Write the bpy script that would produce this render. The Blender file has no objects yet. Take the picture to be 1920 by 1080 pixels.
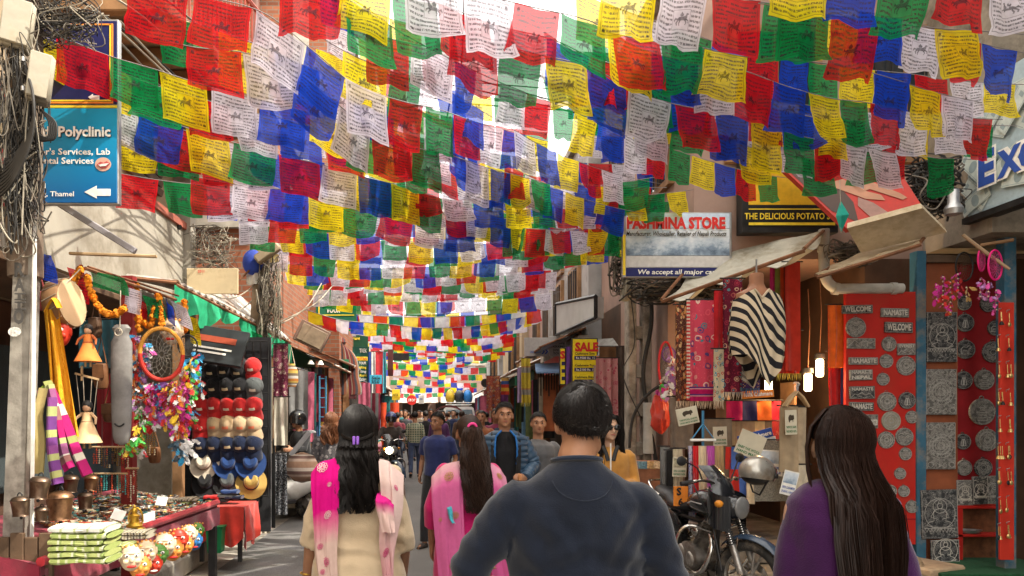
import bpy,bmesh,math,random
from mathutils import Vector,Matrix,Euler,noise as mnoise
V=Vector
PI=math.pi
R=random.Random(7)
C=bpy.context.scene.collection
SC=bpy.context.scene

# ------------------------------------------------------------------ camera, sky, sun
F=1400.0  # focal length in pixels of the 1920 px wide photograph
EYE=1.6
cd=bpy.data.cameras.new('camera')
cam=bpy.data.objects.new('camera',cd);C.objects.link(cam)
cam.location=(0,0,EYE);cam.rotation_euler=(PI/2,0,0)
cd.sensor_width=36;cd.lens=F/1920*36
cd.shift_x=140/1920;cd.shift_y=235/1920
cd.clip_start=.05;cd.clip_end=2000
SC.camera=cam
SUN_EL,SUN_AZ=math.radians(50),math.radians(24)  # azimuth: degrees behind the street's right-hand normal
to_sun=V((math.cos(SUN_EL)*math.cos(SUN_AZ),-math.cos(SUN_EL)*math.sin(SUN_AZ),math.sin(SUN_EL)))
w=bpy.data.worlds.new('World');SC.world=w;w.use_nodes= True
nt=w.node_tree
sky=nt.nodes.new('ShaderNodeTexSky');sky.sky_type='NISHITA';sky.sun_disc= False
sky.sun_elevation=SUN_EL
sky.sun_rotation=math.atan2(to_sun.x,to_sun.y)
sky.dust_density=6.0;sky.air_density=1.0;sky.ozone_density=1.0
bg=nt.nodes['Background'];bg.inputs['Strength'].default_value=.15
# thin bright cloud over the whole sky
tc=nt.nodes.new('ShaderNodeTexCoord');nz=nt.nodes.new('ShaderNodeTexNoise');nz.inputs['Scale'].default_value=2.2;nz.inputs['Detail'].default_value=5
nt.links.new(tc.outputs['Generated'],nz.inputs['Vector'])
mr=nt.nodes.new('ShaderNodeMapRange');mr.inputs[1].default_value=.3;mr.inputs[2].default_value=.65;mr.inputs[3].default_value=.55;mr.inputs[4].default_value=.95
nt.links.new(nz.outputs[0],mr.inputs[0]);mx=nt.nodes.new('ShaderNodeMix');mx.data_type='RGBA'
nt.links.new(mr.outputs[0],mx.inputs[0]);nt.links.new(sky.outputs[0],mx.inputs[6]);mx.inputs[7].default_value=(7.4,7.0,6.3,1)
nt.links.new(mx.outputs[2],bg.inputs[0])
sd=bpy.data.lights.new('sun','SUN');sd.energy=2.1;sd.angle=math.radians(.5);sd.color=(1,.93,.80)
so=bpy.data.objects.new('sun',sd);C.objects.link(so)
so.rotation_euler=to_sun.to_track_quat('Z','Y').to_euler();so.location=(20,-10,30)
SC.view_settings.view_transform='Standard'
SC.view_settings.look='None'
SC.view_settings.exposure=1.85
SC.view_settings.gamma=1
SC.view_settings.use_curve_mapping= False
SC.render.engine='CYCLES'
SC.cycles.max_bounces=8;SC.cycles.transparent_max_bounces=24
SC.cycles.transmission_bounces=8

def P(px,py,Y):
    """point of the place seen at photograph pixel (px,py), Y metres down the street"""
    return V(((px-820)/F*Y,Y,EYE+(775-py)/F*Y))
def U(seed):return random.Random(seed)

# ------------------------------------------------------------------ node helpers
class NT:
    def __init__(s,name):
        s.m=bpy.data.materials.new(name);s.m.use_nodes= True
        s.t=s.m.node_tree;s.b=s.t.nodes['Principled BSDF'];s.out=s.t.nodes['Material Output']
    def n(s,typ):return s.t.nodes.new('ShaderNode'+typ)
    def l(s,a,b):s.t.links.new(a,b)
    def put(s,sock,x):
        if isinstance(x,bpy.types.NodeSocket):s.l(x,sock)
        elif isinstance(x,(tuple,list)) and len(x)==3 and sock.type=='RGBA':sock.default_value=(*x,1)
        else:sock.default_value=x
    def math(s,op,a,b=0.0,c=None):
        n=s.n('Math');n.operation=op;s.put(n.inputs[0],a);s.put(n.inputs[1],b)
        if c is not None:s.put(n.inputs[2],c)
        return n.outputs[0]
    def mix(s,f,a,b,bt='MIX'):
        n=s.n('Mix');n.data_type='RGBA';n.blend_type=bt
        s.put(n.inputs[0],f);s.put(n.inputs[6],a);s.put(n.inputs[7],b); return n.outputs[2]
    def coord(s,k='Object'):return s.n('TexCoord').outputs[k]
    def sep(s,v):
        n=s.n('SeparateXYZ');s.l(v,n.inputs[0]); return n.outputs
    def comb(s,x,y,z=0.0):
        n=s.n('CombineXYZ');s.put(n.inputs[0],x);s.put(n.inputs[1],y);s.put(n.inputs[2],z); return n.outputs[0]
    def noise(s,v,sc,det=3,k=0,rough=.55):
        n=s.n('TexNoise');s.l(v,n.inputs['Vector']);n.inputs['Scale'].default_value=sc
        n.inputs['Detail'].default_value=det;n.inputs['Roughness'].default_value=rough; return n.outputs[k]
    def vor(s,v,sc,k='Distance',feat='F1',rnd=1.0):
        n=s.n('TexVoronoi');n.feature=feat;s.l(v,n.inputs['Vector']);n.inputs['Scale'].default_value=sc
        if 'Randomness' in n.inputs:n.inputs['Randomness'].default_value=rnd
        return n.outputs[k]
    def map(s,v,scale=(1,1,1),loc=(0,0,0),rot=(0,0,0)):
        n=s.n('Mapping');s.l(v,n.inputs[0]);n.inputs[1].default_value=loc;n.inputs[2].default_value=rot
        n.inputs[3].default_value=scale; return n.outputs[0]
    def ramp(s,f,stops,interp='LINEAR'):
        n=s.n('ValToRGB');e=n.color_ramp;e.interpolation=interp
        while len(e.elements)<len(stops):e.elements.new(1)
        for el,(p,c) in zip(e.elements,stops):el.position=p;el.color=(*c,1) if len(c)==3 else c
        s.put(n.inputs[0],f); return n.outputs[0]
    def bump(s,h,st=.3,dist=.01):
        n=s.n('Bump');n.inputs['Strength'].default_value=st;n.inputs['Distance'].default_value=dist
        s.l(h,n.inputs['Height']);s.l(n.outputs[0],s.b.inputs['Normal'])
    def rnd(s):return s.n('ObjectInfo').outputs['Random']
    def fin(s,col,rough=.8,metal=0.0,spec=.3):
        s.put(s.b.inputs['Base Color'],col);s.put(s.b.inputs['Roughness'],rough);s.put(s.b.inputs['Metallic'],metal)
        s.b.inputs['Specular IOR Level'].default_value=spec
        return s.m
_mats={}
def M(name,col=(.5,.5,.5),rough=.8,metal=0.0,var=.25,vs=6,bump=.25,bs=60,dirt=None,dk='Object',spec=.3,orand=0.0,bd=.004):
    if name in _mats:return _mats[name]
    t=NT(name);co=t.coord(dk)
    nz=t.noise(co,vs,5)
    lo=tuple(max(0,c*(1-var)) for c in col);hi=tuple(min(1,c*(1+var)) for c in col)
    c=t.ramp(nz,[(.3,lo),(.7,hi)])
    if dirt:
        d=t.noise(co,vs*.45,6,rough=.7)
        c=t.mix(t.ramp(d,[(.48,(0,0,0)),(.66,(1,1,1))]),c,dirt)
    if orand:
        h=t.n('HueSaturation');t.l(c,h.inputs['Color'])
        t.l(t.math('MULTIPLY_ADD',t.rnd(),orand*2,1-orand),h.inputs['Value']);c=h.outputs[0]
    if bump:t.bump(t.noise(co,bs,4),bump,bd)
    r=t.math('MULTIPLY_ADD',nz,.25,rough-.12)
    _mats[name]=t.fin(c,r,metal,spec); return _mats[name]
def keep(t_mat):_mats[t_mat.name]=t_mat; return t_mat

def fabric(name,col,var=.2,weave=220,rough=.9,fold=None):
    if name in _mats:return _mats[name]
    t=NT(name);co=t.coord('Object')
    c=t.ramp(t.noise(co,9,4),[(.3,tuple(x*(1-var) for x in col)),(.7,tuple(min(1,x*(1+var)) for x in col))])
    t.bump(t.math('ADD',t.noise(co,weave,2),t.math('MULTIPLY',t.noise(co,14,3),2.0)),.35,.006)
    t.b.inputs['Sheen Weight'].default_value=.25
    return keep(t.fin(c,rough,0,.15))
def striped(name,cols,axis=0,n=8,key='UV',jitter=0.0,rough=.9):
    """bands of colour across UV x (axis 0) or y (axis 1)"""
    if name in _mats:return _mats[name]
    t=NT(name);s=t.sep(t.coord(key));x=t.math('FRACT',t.math('MULTIPLY',s[axis],n))
    k=len(cols);stops=[];tot=0
    ws=[c[1] if isinstance(c[0],tuple) else 1 for c in cols];S=sum(ws)
    for c,w_ in zip(cols,ws):
        cc=c[0] if isinstance(c[0],tuple) else c
        stops.append((tot/S,cc));tot+=w_
    c=t.ramp(x,stops,'CONSTANT')
    co=t.coord('Object');c=t.mix(.35,c,t.mix(1,c,t.noise(co,25,3),'MULTIPLY'))
    t.bump(t.noise(co,160,2),.35,.004)
    return keep(t.fin(c,rough,0,.15))
def motif(name,base,cols,sc=9,ring=True,key='UV',stretch=(1,1,1)):
    """all-over woven or printed motifs: rosettes from voronoi cells"""
    if name in _mats:return _mats[name]
    t=NT(name);uv=t.map(t.coord(key),stretch)
    wob=t.n('Mix');wob.data_type='VECTOR';t.put(wob.inputs[0],.09);t.l(uv,wob.inputs[4]);t.l(t.noise(uv,5,3,1),wob.inputs[5])
    uvw=wob.outputs[1]
    d=t.vor(uvw,sc);idc=t.sep(t.vor(uvw,sc,'Color'))[0]
    pal=t.ramp(idc,[(i/len(cols),c) for i,c in enumerate(cols)],'CONSTANT')
    pal2=t.ramp(t.sep(t.vor(uvw,sc,'Color'))[1],[(i/len(cols),c) for i,c in enumerate(cols[::-1])],'CONSTANT')
    c=t.mix(t.math('LESS_THAN',d,.42),base,pal)
    if ring:
        c=t.mix(t.math('LESS_THAN',d,.30),c,base)
        c=t.mix(t.math('LESS_THAN',d,.2),c,pal2)
    d2=t.vor(uvw,sc*3.1);c=t.mix(t.math('MULTIPLY',t.math('LESS_THAN',d2,.22),t.math('GREATER_THAN',d,.46)),c,cols[-1])
    t.bump(t.noise(t.coord('Object'),180,2),.3,.004)
    return keep(t.fin(c,.9,0,.15))
def emit(name,col,st):
    if name in _mats:return _mats[name]
    t=NT(name);t.b.inputs['Emission Color'].default_value=(*col,1);t.b.inputs['Emission Strength'].default_value=st
    return keep(t.fin(col,.4))
def glass(name,col=(.02,.025,.03),rough=.08):
    if name in _mats:return _mats[name]
    t=NT(name);t.bump(t.noise(t.coord('Object'),3,2),.05,.01); return keep(t.fin(col,rough,0,.8))
def flat(name,col,rough=.55):  # printed ink and paint, with slight wear
    return M(name,col,rough,0,.12,18,.05,90)

# ------------------------------------------------------------------ mesh builder
def frame(z,x=None):
    """3x3 matrix whose z axis is z"""
    z=V(z).normalized();x=V(x) if x is not None else (V((0,0,1)) if abs(z.z)<.9 else V((1,0,0)))
    y=z.cross(x).normalized();x=y.cross(z).normalized()
    return Matrix((x,y,z)).transposed()
def rotz(a):return Matrix.Rotation(a,3,'Z')
def rot(a,ax):return Matrix.Rotation(a,3,ax)

class MB:
    def __init__(s):s.v=[];s.f=[];s.mi=[];s.uv={};s.m=0;s.loops= None
    def add(s,vs,fs,uvs=None):
        o=len(s.v);s.v+=[V(v) for v in vs]
        for f in fs:s.f.append([i+o for i in f]);s.mi.append(s.m)
        if uvs:
            for i,q in enumerate(uvs):s.uv[o+i]=q
        return o
    def box(s,c,d,rm=None,uv=False):
        c=V(c);x,y,z=d[0]/2,d[1]/2,d[2]/2
        vs=[V((a*x,b*y,e*z)) for e in (-1,1) for b in (-1,1) for a in (-1,1)]
        uvs=[((a+1)/2,(e+1)/2) for e in (-1,1) for b in (-1,1) for a in (-1,1)]
        if rm is not None:vs=[rm@v for v in vs]
        s.add([v+c for v in vs],[(0,2,3,1),(4,5,7,6),(0,1,5,4),(2,6,7,3),(0,4,6,2),(1,3,7,5)],uvs); return s
    def bb(s,x0,x1,y0,y1,z0,z1):return s.box(((x0+x1)/2,(y0+y1)/2,(z0+z1)/2),(x1-x0,y1-y0,z1-z0))
    def cbox(s,c,d,b=.01,rm=None):
        """box with chamfered edges"""
        c=V(c);h=[q/2 for q in d];b=min(b,*[q*.45 for q in h]);bm=bmesh.new()
        bmesh.ops.create_cube(bm,size=1)
        for v in bm.verts:v.co=V((v.co.x*d[0],v.co.y*d[1],v.co.z*d[2]))
        bmesh.ops.bevel(bm,geom=bm.edges[:],offset=b,segments=1,affect='EDGES')
        bm.verts.index_update()
        vs=[(rm@v.co if rm is not None else v.co)+c for v in bm.verts]
        s.add(vs,[[v.index for v in f.verts] for f in bm.faces]);bm.free(); return s
    def tube(s,pts,r,n=6,closed=False,cap=True,uvs=False,up=None):
        pts=[V(p) for p in pts];k=len(pts);rs=r if isinstance(r,(list,tuple)) else [r]*k
        vs=[];uv=[];px=V(up) if up is not None else None
        for i,p in enumerate(pts):
            if closed:t=pts[(i+1)%k]-pts[i-1]
            else:t=pts[min(i+1,k-1)]-pts[max(i-1,0)]
            if t.length<1e-9:t=V((0,0,1))
            t.normalize()
            if px is None:px=V((1,0,0)) if abs(t.x)<.8 else V((0,1,0))
            px=(px-t*px.dot(t))
            if px.length<1e-6:px=V((0,1,0))-t*t.y
            px.normalize();py=t.cross(px)
            ri=rs[i];rx,ry=ri if isinstance(ri,(tuple,list)) else (ri,ri)
            for j in range(n):
                a=2*PI*j/n;vs.append(p+px*math.cos(a)*rx+py*math.sin(a)*ry);uv.append((j/n,i/max(1,k-1)))
        fs=[]
        for i in range(k if closed else k-1):
            for j in range(n):
                a,b=i*n+j,i*n+(j+1)%n;i2=((i+1)%k)*n
                fs.append((a,b,i2+(j+1)%n,i2+j))
        if cap and not closed:fs.append(tuple(range(n-1,-1,-1)));fs.append(tuple((k-1)*n+j for j in range(n)))
        s.add(vs,fs,uv if uvs else None); return s
    def cyl(s,a,b,r0,r1=None,n=10,cap=True):return s.tube([a,b],[r0,r0 if r1 is None else r1],n,cap=cap)
    def lathe(s,prof,n=20,o=(0,0,0),rm=None,cap=False,sx=1,sy=1):
        o=V(o);vs=[];fs=[];uv=[]
        k=len(prof)
        for i,(r,z) in enumerate(prof):
            for j in range(n):
                a=2*PI*j/n;q=V((r*math.cos(a)*sx,r*math.sin(a)*sy,z));vs.append((rm@q if rm is not None else q)+o);uv.append((j/n,i/(k-1)))
        for i in range(k-1):
            for j in range(n):fs.append((i*n+j,i*n+(j+1)%n,(i+1)*n+(j+1)%n,(i+1)*n+j))
        if cap:fs.append(tuple(range(n-1,-1,-1)));fs.append(tuple((k-1)*n+j for j in range(n)))
        s.add(vs,fs,uv); return s
    def sph(s,c,r,nu=12,nv=8,rm=None):
        rr=r if isinstance(r,(tuple,list)) else (r,r,r);c=V(c);vs=[];fs=[]
        for i in range(nv+1):
            th=PI*i/nv
            for j in range(nu):
                a=2*PI*j/nu;q=V((rr[0]*math.sin(th)*math.cos(a),rr[1]*math.sin(th)*math.sin(a),rr[2]*math.cos(th)))
                vs.append((rm@q if rm is not None else q)+c)
        for i in range(nv):
            for j in range(nu):fs.append((i*nu+j,(i+1)*nu+j,(i+1)*nu+(j+1)%nu,i*nu+(j+1)%nu))
        s.add(vs,fs); return s
    def sheet(s,nu,nv,fn,u0=0,u1=1,v0=0,v1=1):
        vs=[];uv=[];fs=[]
        for j in range(nv+1):
            for i in range(nu+1):
                u,v=u0+(u1-u0)*i/nu,v0+(v1-v0)*j/nv;vs.append(V(fn(u,v)));uv.append((u,1-v))
        for j in range(nv):
            for i in range(nu):a=j*(nu+1)+i;fs.append((a,a+nu+1,a+nu+2,a+1))
        s.add(vs,fs,uv); return s
    def prism(s,poly,d,o=(0,0,0),rm=None):
        """polygon in local xy, extruded d along local z"""
        o=V(o);n=len(poly);vs=[]
        for z in (0,d):
            for x,y in poly:
                q=V((x,y,z));vs.append((rm@q if rm is not None else q)+o)
        fs=[tuple(range(n-1,-1,-1)),tuple(range(n,2*n))]+[(i,(i+1)%n,n+(i+1)%n,n+i) for i in range(n)]
        s.add(vs,fs); return s
    def poly(s,pts):s.add(pts,[tuple(range(len(pts)))]); return s
    def obj(s,name,mats,parent=None,smooth=True,ang=40,local=False):
        me=bpy.data.meshes.new(name)
        off=V((0,0,0)) if (parent is None or local) else worldloc(parent)
        me.from_pydata([v-off for v in s.v] if off.length else s.v,[],s.f)
        for m in (mats if isinstance(mats,(list,tuple)) else [mats]):me.materials.append(m)
        if len(me.materials)>1:me.polygons.foreach_set('material_index',s.mi)
        if s.uv:
            ul=me.uv_layers.new(name='UVMap');flat_=[]
            for lp in me.loops:flat_+=s.uv.get(lp.vertex_index,(0,0))
            ul.data.foreach_set('uv',flat_)
        me.update()
        if smooth:me.shade_smooth();me.set_sharp_from_angle(angle=math.radians(ang))
        o=bpy.data.objects.new(name,me);C.objects.link(o)
        if parent is not None:o.parent=parent
        return o
def worldloc(o):
    p=V(o.location);q=o.parent
    while q is not None:p=p+V(q.location);q=q.parent
    return p
def T(name,label,cat,loc=(0,0,0),rz=0,group=None):
    o=bpy.data.objects.new(name,None);C.objects.link(o);o.location=loc;o.rotation_euler=(0,0,rz)
    o.empty_display_size=.1
    o['label']=label;o['category']=cat
    if group:o['group']=group
    return o
def tag(o,label,cat,group=None):
    o['label']=label;o['category']=cat
    if group:o['group']=group
    return o
def struct(o):o['kind']='structure'; return o
def stuff(o):o['kind']='stuff'; return o
def clone(o,loc=None,label=None,parent=None,rz=None):
    c=o.copy();C.objects.link(c)
    if parent is not None:c.parent=parent
    for ch in o.children:clone(ch,parent=c)
    if loc is not None:c.location=loc
    if label:c['label']=label
    if rz is not None:c.rotation_euler.z=rz
    return c

# ------------------------------------------------------------------ text and remeshing in a scratch scene
TMP=bpy.data.scenes.new('scratch')
def bake(ob):
    TMP.collection.objects.link(ob);TMP.view_layers[0].update()
    me=bpy.data.meshes.new_from_object(ob.evaluated_get(TMP.view_layers[0].depsgraph))
    TMP.collection.objects.unlink(ob);bpy.data.objects.remove(ob); return me
def text_mesh(s,bold=0.0,shear=0.0,spacing=1.0,res=2,line=1.0):
    cu=bpy.data.curves.new('lettering','FONT');cu.body=s;cu.size=1;cu.offset=bold;cu.shear=shear
    cu.resolution_u=res;cu.space_character=spacing;cu.align_x='LEFT';cu.fill_mode='FRONT';cu.space_line=line
    me=bake(bpy.data.objects.new('lettering',cu));bpy.data.curves.remove(cu); return me
def text(s,o,w_=None,h=.1,mat=None,parent=None,r=(1,0,0),u=(0,0,1),align='C',bold=.02,shear=0,name='lettering',spacing=1.0,line=1.0,lift=.003):
    """lettering of cap height h (and, if given, width w_) with its middle (or left/right) base at o"""
    me=text_mesh(s,bold,shear,spacing,line=line)
    xs=[v.co.x for v in me.vertices];ys=[v.co.y for v in me.vertices]
    x0,x1=min(xs),max(xs);cap=.73;r=V(r);u=V(u);nrm=r.cross(u).normalized()
    sy=h/cap;sx=(w_/(x1-x0)) if w_ else sy
    ax={'C':(x0+x1)/2,'L':x0,'R':x1}[align];off=worldloc(parent) if parent is not None else V((0,0,0))
    for v in me.vertices:v.co=V(o)+r*((v.co.x-ax)*sx)+u*(v.co.y*sy)+nrm*lift-off
    me.materials.clear();me.materials.append(mat)
    ob=bpy.data.objects.new(name,me);C.objects.link(ob)
    if parent is not None:ob.parent=parent
    return ob
def remesh(mb,voxel=.01,smooth=4,name='body'):
    me=bpy.data.meshes.new(name);me.from_pydata(mb.v,[],mb.f);me.update()
    ob=bpy.data.objects.new(name,me)
    m=ob.modifiers.new('r','REMESH');m.mode='VOXEL';m.voxel_size=voxel
    if smooth:
        m=ob.modifiers.new('s','SMOOTH');m.iterations=smooth;m.factor=.5
    r_=bake(ob);r_.shade_smooth(); return r_
# ================================================================== THE SETTING
conc=M('concrete',(.36,.33,.28),.9,0,.3,4,.5,40,dirt=(.12,.10,.08))
concD=M('old_concrete',(.27,.23,.18),.92,0,.35,3,.6,30,dirt=(.07,.055,.04))
plaster=M('cream_plaster',(.36,.28,.18),.9,0,.2,2,.25,50,dirt=(.30,.23,.15))
plasterW=M('white_plaster',(.36,.33,.275),.85,0,.18,2,.25,50,dirt=(.16,.13,.09))  # patches stand for grime and for flag shadows painted into the colour
plasterP=M('pink_plaster',(.30,.20,.16),.9,0,.2,2,.3,50,dirt=(.25,.16,.12))
plasterG=M('grey_plaster',(.33,.32,.31),.9,0,.2,2,.3,50,dirt=(.14,.13,.12))
woodD=M('dark_wood',(.10,.06,.035),.7,0,.4,5,.4,60)
woodM=M('brown_wood',(.24,.13,.06),.7,0,.35,5,.4,60)
woodL=M('pale_wood',(.48,.33,.18),.7,0,.25,6,.3,60)
rust=M('rusty_iron',(.20,.09,.045),.8,.2,.4,9,.5,60)
steel=M('grey_steel',(.42,.42,.42),.4,.8,.2,10,.15,80)
blackm=M('black_metal',(.025,.024,.024),.5,.3,.3,10,.15,80)
inkW=flat('white_paint',(.80,.78,.72));inkK=flat('black_paint',(.02,.02,.02));inkY=flat('yellow_paint',(.85,.62,.04))
inkR=flat('red_paint',(.62,.03,.025));inkB=flat('blue_paint',(.03,.08,.35));inkG=flat('green_paint',(.02,.16,.08));inkO=flat('orange_paint',(.80,.25,.03))
winglass=glass('window_glass');dark=M('painted_interior_shade',(.035,.028,.022),.9,0,.4,3,.2,30)  # near-black colour stands in for the shade inside shop openings
corr=M('corrugated_iron',(.46,.44,.40),.55,.5,.3,5,.2,40,dirt=(.20,.10,.05))
tarp=M('grey_tarpaulin',(.38,.38,.36),.7,0,.25,4,.3,30,dirt=(.18,.17,.15))
def mk_asphalt():
    t=NT('asphalt');co=t.coord('Object');big=t.noise(co,.55,6,rough=.65);fine=t.noise(co,90,3)
    c=t.ramp(big,[(.3,(.10,.097,.093)),(.55,(.15,.145,.14)),(.75,(.21,.20,.19))])
    c=t.mix(.35,c,t.ramp(fine,[(.35,(.03,.03,.03)),(.7,(.30,.29,.28))]))
    st=t.noise(t.map(co,(1.6,.25,1)),1.3,5);c=t.mix(t.ramp(st,[(.55,(0,0,0)),(.75,(.55,.55,.55))]),c,(.06,.057,.055))
    t.bump(fine,.5,.006); return t.fin(c,.85,0,.3)
asphalt=mk_asphalt()
def mk_brickwall(name,c1,c2):
    t=NT(name);co=t.coord('Object');n=t.n('TexBrick');s=t.sep(co)
    t.l(t.comb(t.math('ADD',s[0],s[1]),s[2]),n.inputs['Vector']);n.inputs['Scale'].default_value=1
    n.inputs['Brick Width'].default_value=.24;n.inputs['Row Height'].default_value=.085;n.inputs['Mortar Size'].default_value=.008
    n.inputs['Color1'].default_value=(*c1,1);n.inputs['Color2'].default_value=(*c2,1);n.inputs['Mortar'].default_value=(.22,.18,.14,1)
    c=t.mix(.4,n.outputs['Color'],t.mix(1,n.outputs['Color'],t.noise(co,7,5),'MULTIPLY'))
    t.bump(n.outputs['Fac'],-.4,.01); return t.fin(c,.9)
brickwall=mk_brickwall('brick_wall_pattern',(.34,.12,.06),(.25,.085,.045))

g=MB().bb(-400,400,-400,400,-.6,-.02).obj('ground',M('dirt',(.22,.19,.15),.95,0,.3,2,.4,20));struct(g)
road=MB()
road.sheet(6,70,lambda u,v:V((-2.25+4.9*u,-6+56*v,.05*math.sin(v*9)*0+.012*math.sin(u*PI))))
struct(road.obj('road',asphalt))
struct(MB().bb(-2.55,-2.25,-6,50,-.3,-.012).obj('gutter',conc))
struct(MB().bb(-9,-2.85,-6,50,-.3,.14).obj('left_pavement',conc))
struct(MB().bb(2.75,11,-6,7.2,-.3,.07).obj('right_pavement',concD))
# kerb stones: leaning slabs along the gutter, one by one
for side in (-1,1):
    k=bpy.data.objects.new('left_kerb' if side<0 else 'right_kerb',None);C.objects.link(k);struct(k)
    ms=[]
    for q in range(4):
        rr=U(40+q);mb=MB();mb.cbox((0,0,0),(.17,.62,.20),.02)
        for v in mb.v:v+=V((rr.uniform(-.008,.008),rr.uniform(-.012,.012),rr.uniform(-.008,.008)))
        ms.append(mb)
    base=[m.obj('kerb_stone',conc,k) for m in ms]
    for b in base:b.location=(side*2.68,-5+.64*base.index(b),.04)
    rr=U(3)
    for i in range(4,60):
        c=base[i%4].copy();C.objects.link(c)
        c.location=(side*(2.66+rr.uniform(-.02,.02)),-5+.64*i,.045+rr.uniform(-.015,.015));c.rotation_euler=(rr.uniform(-.02,.02),side*rr.uniform(.0,.16),rr.uniform(-.04,.04))

def windows(b,face,pts,w_=.9,h=1.2,m=None,bars=True):
    """windows on a wall: face = ('x', X, sign) or ('y', Y, sign); pts = (along, z centre)"""
    ax,q,sg=face
    for a,z in pts:
        mb=MB();pn=MB()
        def bx(m_,da,dz,wa,wz,d0,d1):
            lo,hi=sorted((q+sg*d0,q+sg*d1))
            if ax=='x':m_.bb(lo,hi,a+da-wa/2,a+da+wa/2,z+dz-wz/2,z+dz+wz/2)
            else:m_.bb(a+da-wa/2,a+da+wa/2,lo,hi,z+dz-wz/2,z+dz+wz/2)
        for da,dz,wa,wz in ((-w_/2,0,.08,h),(w_/2,0,.08,h),(0,h/2+.04,w_+.08,.08),(0,-h/2-.04,w_+.16,.08),(0,0,.05,h)):bx(mb,da,dz,wa,wz,-.02,.07)
        bx(pn,0,0,w_-.08,h,-.02,.025)
        f=mb.obj('window',m or woodM,b,smooth=False);pn.obj('pane',winglass,f,smooth=False)
        if bars:
            br=MB()
            for j in range(5):
                da=-w_/2+w_*(j+.5)/5;bx(br,da,0,.015,h,.08,.095)
            br.obj('window_bar',blackm,f,smooth=False)
def building(label,x0,x1,y0,y1,z0,z1,m,side,wins=(),bands=(),name='building',cat='building'):
    b=T(name,label,cat,((x0+x1)/2,(y0+y1)/2,0))
    MB().bb(x0,x1,y0,y1,z0,z1).obj('wall',m,b,smooth=False)
    fx=x1 if side<0 else x0;sg=1 if side<0 else -1
    for z in bands:
        lo,hi=sorted((fx+sg*.01,fx+sg*.16));MB().bb(lo,hi,y0-.1,y1+.1,z,z+.16).obj('floor_band',conc,b,smooth=False)
    windows(b,('x',fx,sg),wins)
    MB().bb(x0-.1,x1+.1,y0-.1,y1+.1,z1+.003,z1+.15).obj('roof',conc,b,smooth=False)
    return b

# ---- left: near building with a white fascia over the market stall
LB=building('cream building with projecting balcony slab above the white fascia on the left',-8,-3.05,-5,8.75,2.62,9.2,plaster,-1,[(1.5,6.9),(6.6,7.2)],(5.0,),name='shop_building')
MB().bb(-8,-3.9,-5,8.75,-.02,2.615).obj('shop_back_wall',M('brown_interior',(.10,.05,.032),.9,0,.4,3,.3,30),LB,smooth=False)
MB().bb(-3.9,-3.05,8.55,8.75,-.02,2.615).obj('end_wall',plasterW,LB,smooth=False)
slab=MB()
poly=[(-3.06,5.9),(-2.45,5.9),(-1.92,8.45),(-2.2,8.9),(-3.06,8.9)]
slab.prism(poly,.22,(0,0,4.95));slab.obj('balcony_slab',plaster,LB,smooth=False)
rl=MB()
for i in range(30):
    t_=i/29;a=V((-2.45,5.95,0)).lerp(V((-1.95,8.45,0)),t_);rl.box(a+V((-.03,0,5.17+.45)),(.018,.018,.9))
rl.tube([(-2.48,5.95,6.08),(-1.98,8.45,6.08)],.03);rl.obj('balcony_rail',M('rust_red_rail',(.30,.06,.04),.6,0,.3),LB)
for i in range(7):
    y=5.95+.45*i;MB().cbox((-2.62+.06*i,y,4.86),(.95,.10,.15),.01).obj('timber_beam',woodM,LB,smooth=False)
for y in (6.3,7.7):
    for k in range(7):MB().cbox((-3.02,y,4.0+.1*k),(.06,.9,.075),.006,rot(.3,'Y')).obj('shutter_slat',woodD,LB,smooth=False)
MB().bb(-3.045,-2.93,4.5,8.62,2.72,3.72).obj('fascia',plasterW,LB,smooth=False)
MB().bb(-3.045,-2.9,4.45,8.66,3.723,3.80).obj('fascia_trim',M('brick_red_trim',(.38,.11,.07),.8),LB,smooth=False)
MB().bb(-3.045,-2.86,8.64,8.84,2.0,4.94).obj('corner_pilaster',plasterW,LB,smooth=False)
MB().bb(-3.045,-2.925,4.5,5.35,2.9,3.55).obj('sign_panel',M('stained_panel',(.45,.36,.22),.85,0,.3,4,.3),LB,smooth=False)
text('Cafe',(-2.925,4.95,3.25),None,.17,inkR,LB,(0,1,0),(0,0,1),lift=.006)
text('& Rest',(-2.925,4.95,3.0),None,.13,inkR,LB,(0,1,0),(0,0,1),lift=.006)
# ---- left: brick building, bricks one by one where they can be told apart
def brick_face(b,x0,x1,y,z0,z1,bw,bh,seed,mats):
    """courses of single bricks on a wall that faces the camera"""
    rr=U(seed);n=0;ms=[]
    for q in range(6):
        mb=MB();mb.cbox((0,0,0),(bw-.014,.06,bh-.014),.006)
        for v in mb.v:v+=V((rr.uniform(-.003,.003),rr.uniform(-.004,.004),rr.uniform(-.003,.003)))
        ms.append(mb)
    protos=[m.obj('brick',mats[i%len(mats)],b) for i,m in enumerate(ms)]
    off=worldloc(b);k=0;z=z0+bh/2;row=0
    while z<z1-bh*.4 and k<296:
        x=x0+(bw/2 if row%2 else bw)
        while x<x1-bw*.3 and k<296:
            o=protos[k] if k<6 else protos[rr.randrange(6)].copy()
            if k>=6:C.objects.link(o)
            o.location=V((x,y-.028+rr.uniform(-.008,.008),z))-off;o.rotation_euler=(0,rr.uniform(-.012,.012),rr.uniform(-.02,.02))
            x+=bw;k+=1
        z+=bh;row+=1
bm_=[M('red_brick',(.36,.115,.055),.9,0,.35,9,.5,60,orand=.35),M('dark_brick',(.25,.085,.05),.9,0,.35,9,.5,60,orand=.35),M('orange_brick',(.42,.17,.08),.9,0,.3,9,.5,60,orand=.3)]
B2=T('brick_building','red brick building with a bare concrete band behind the hat stall','building',(-5,13,0))
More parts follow.
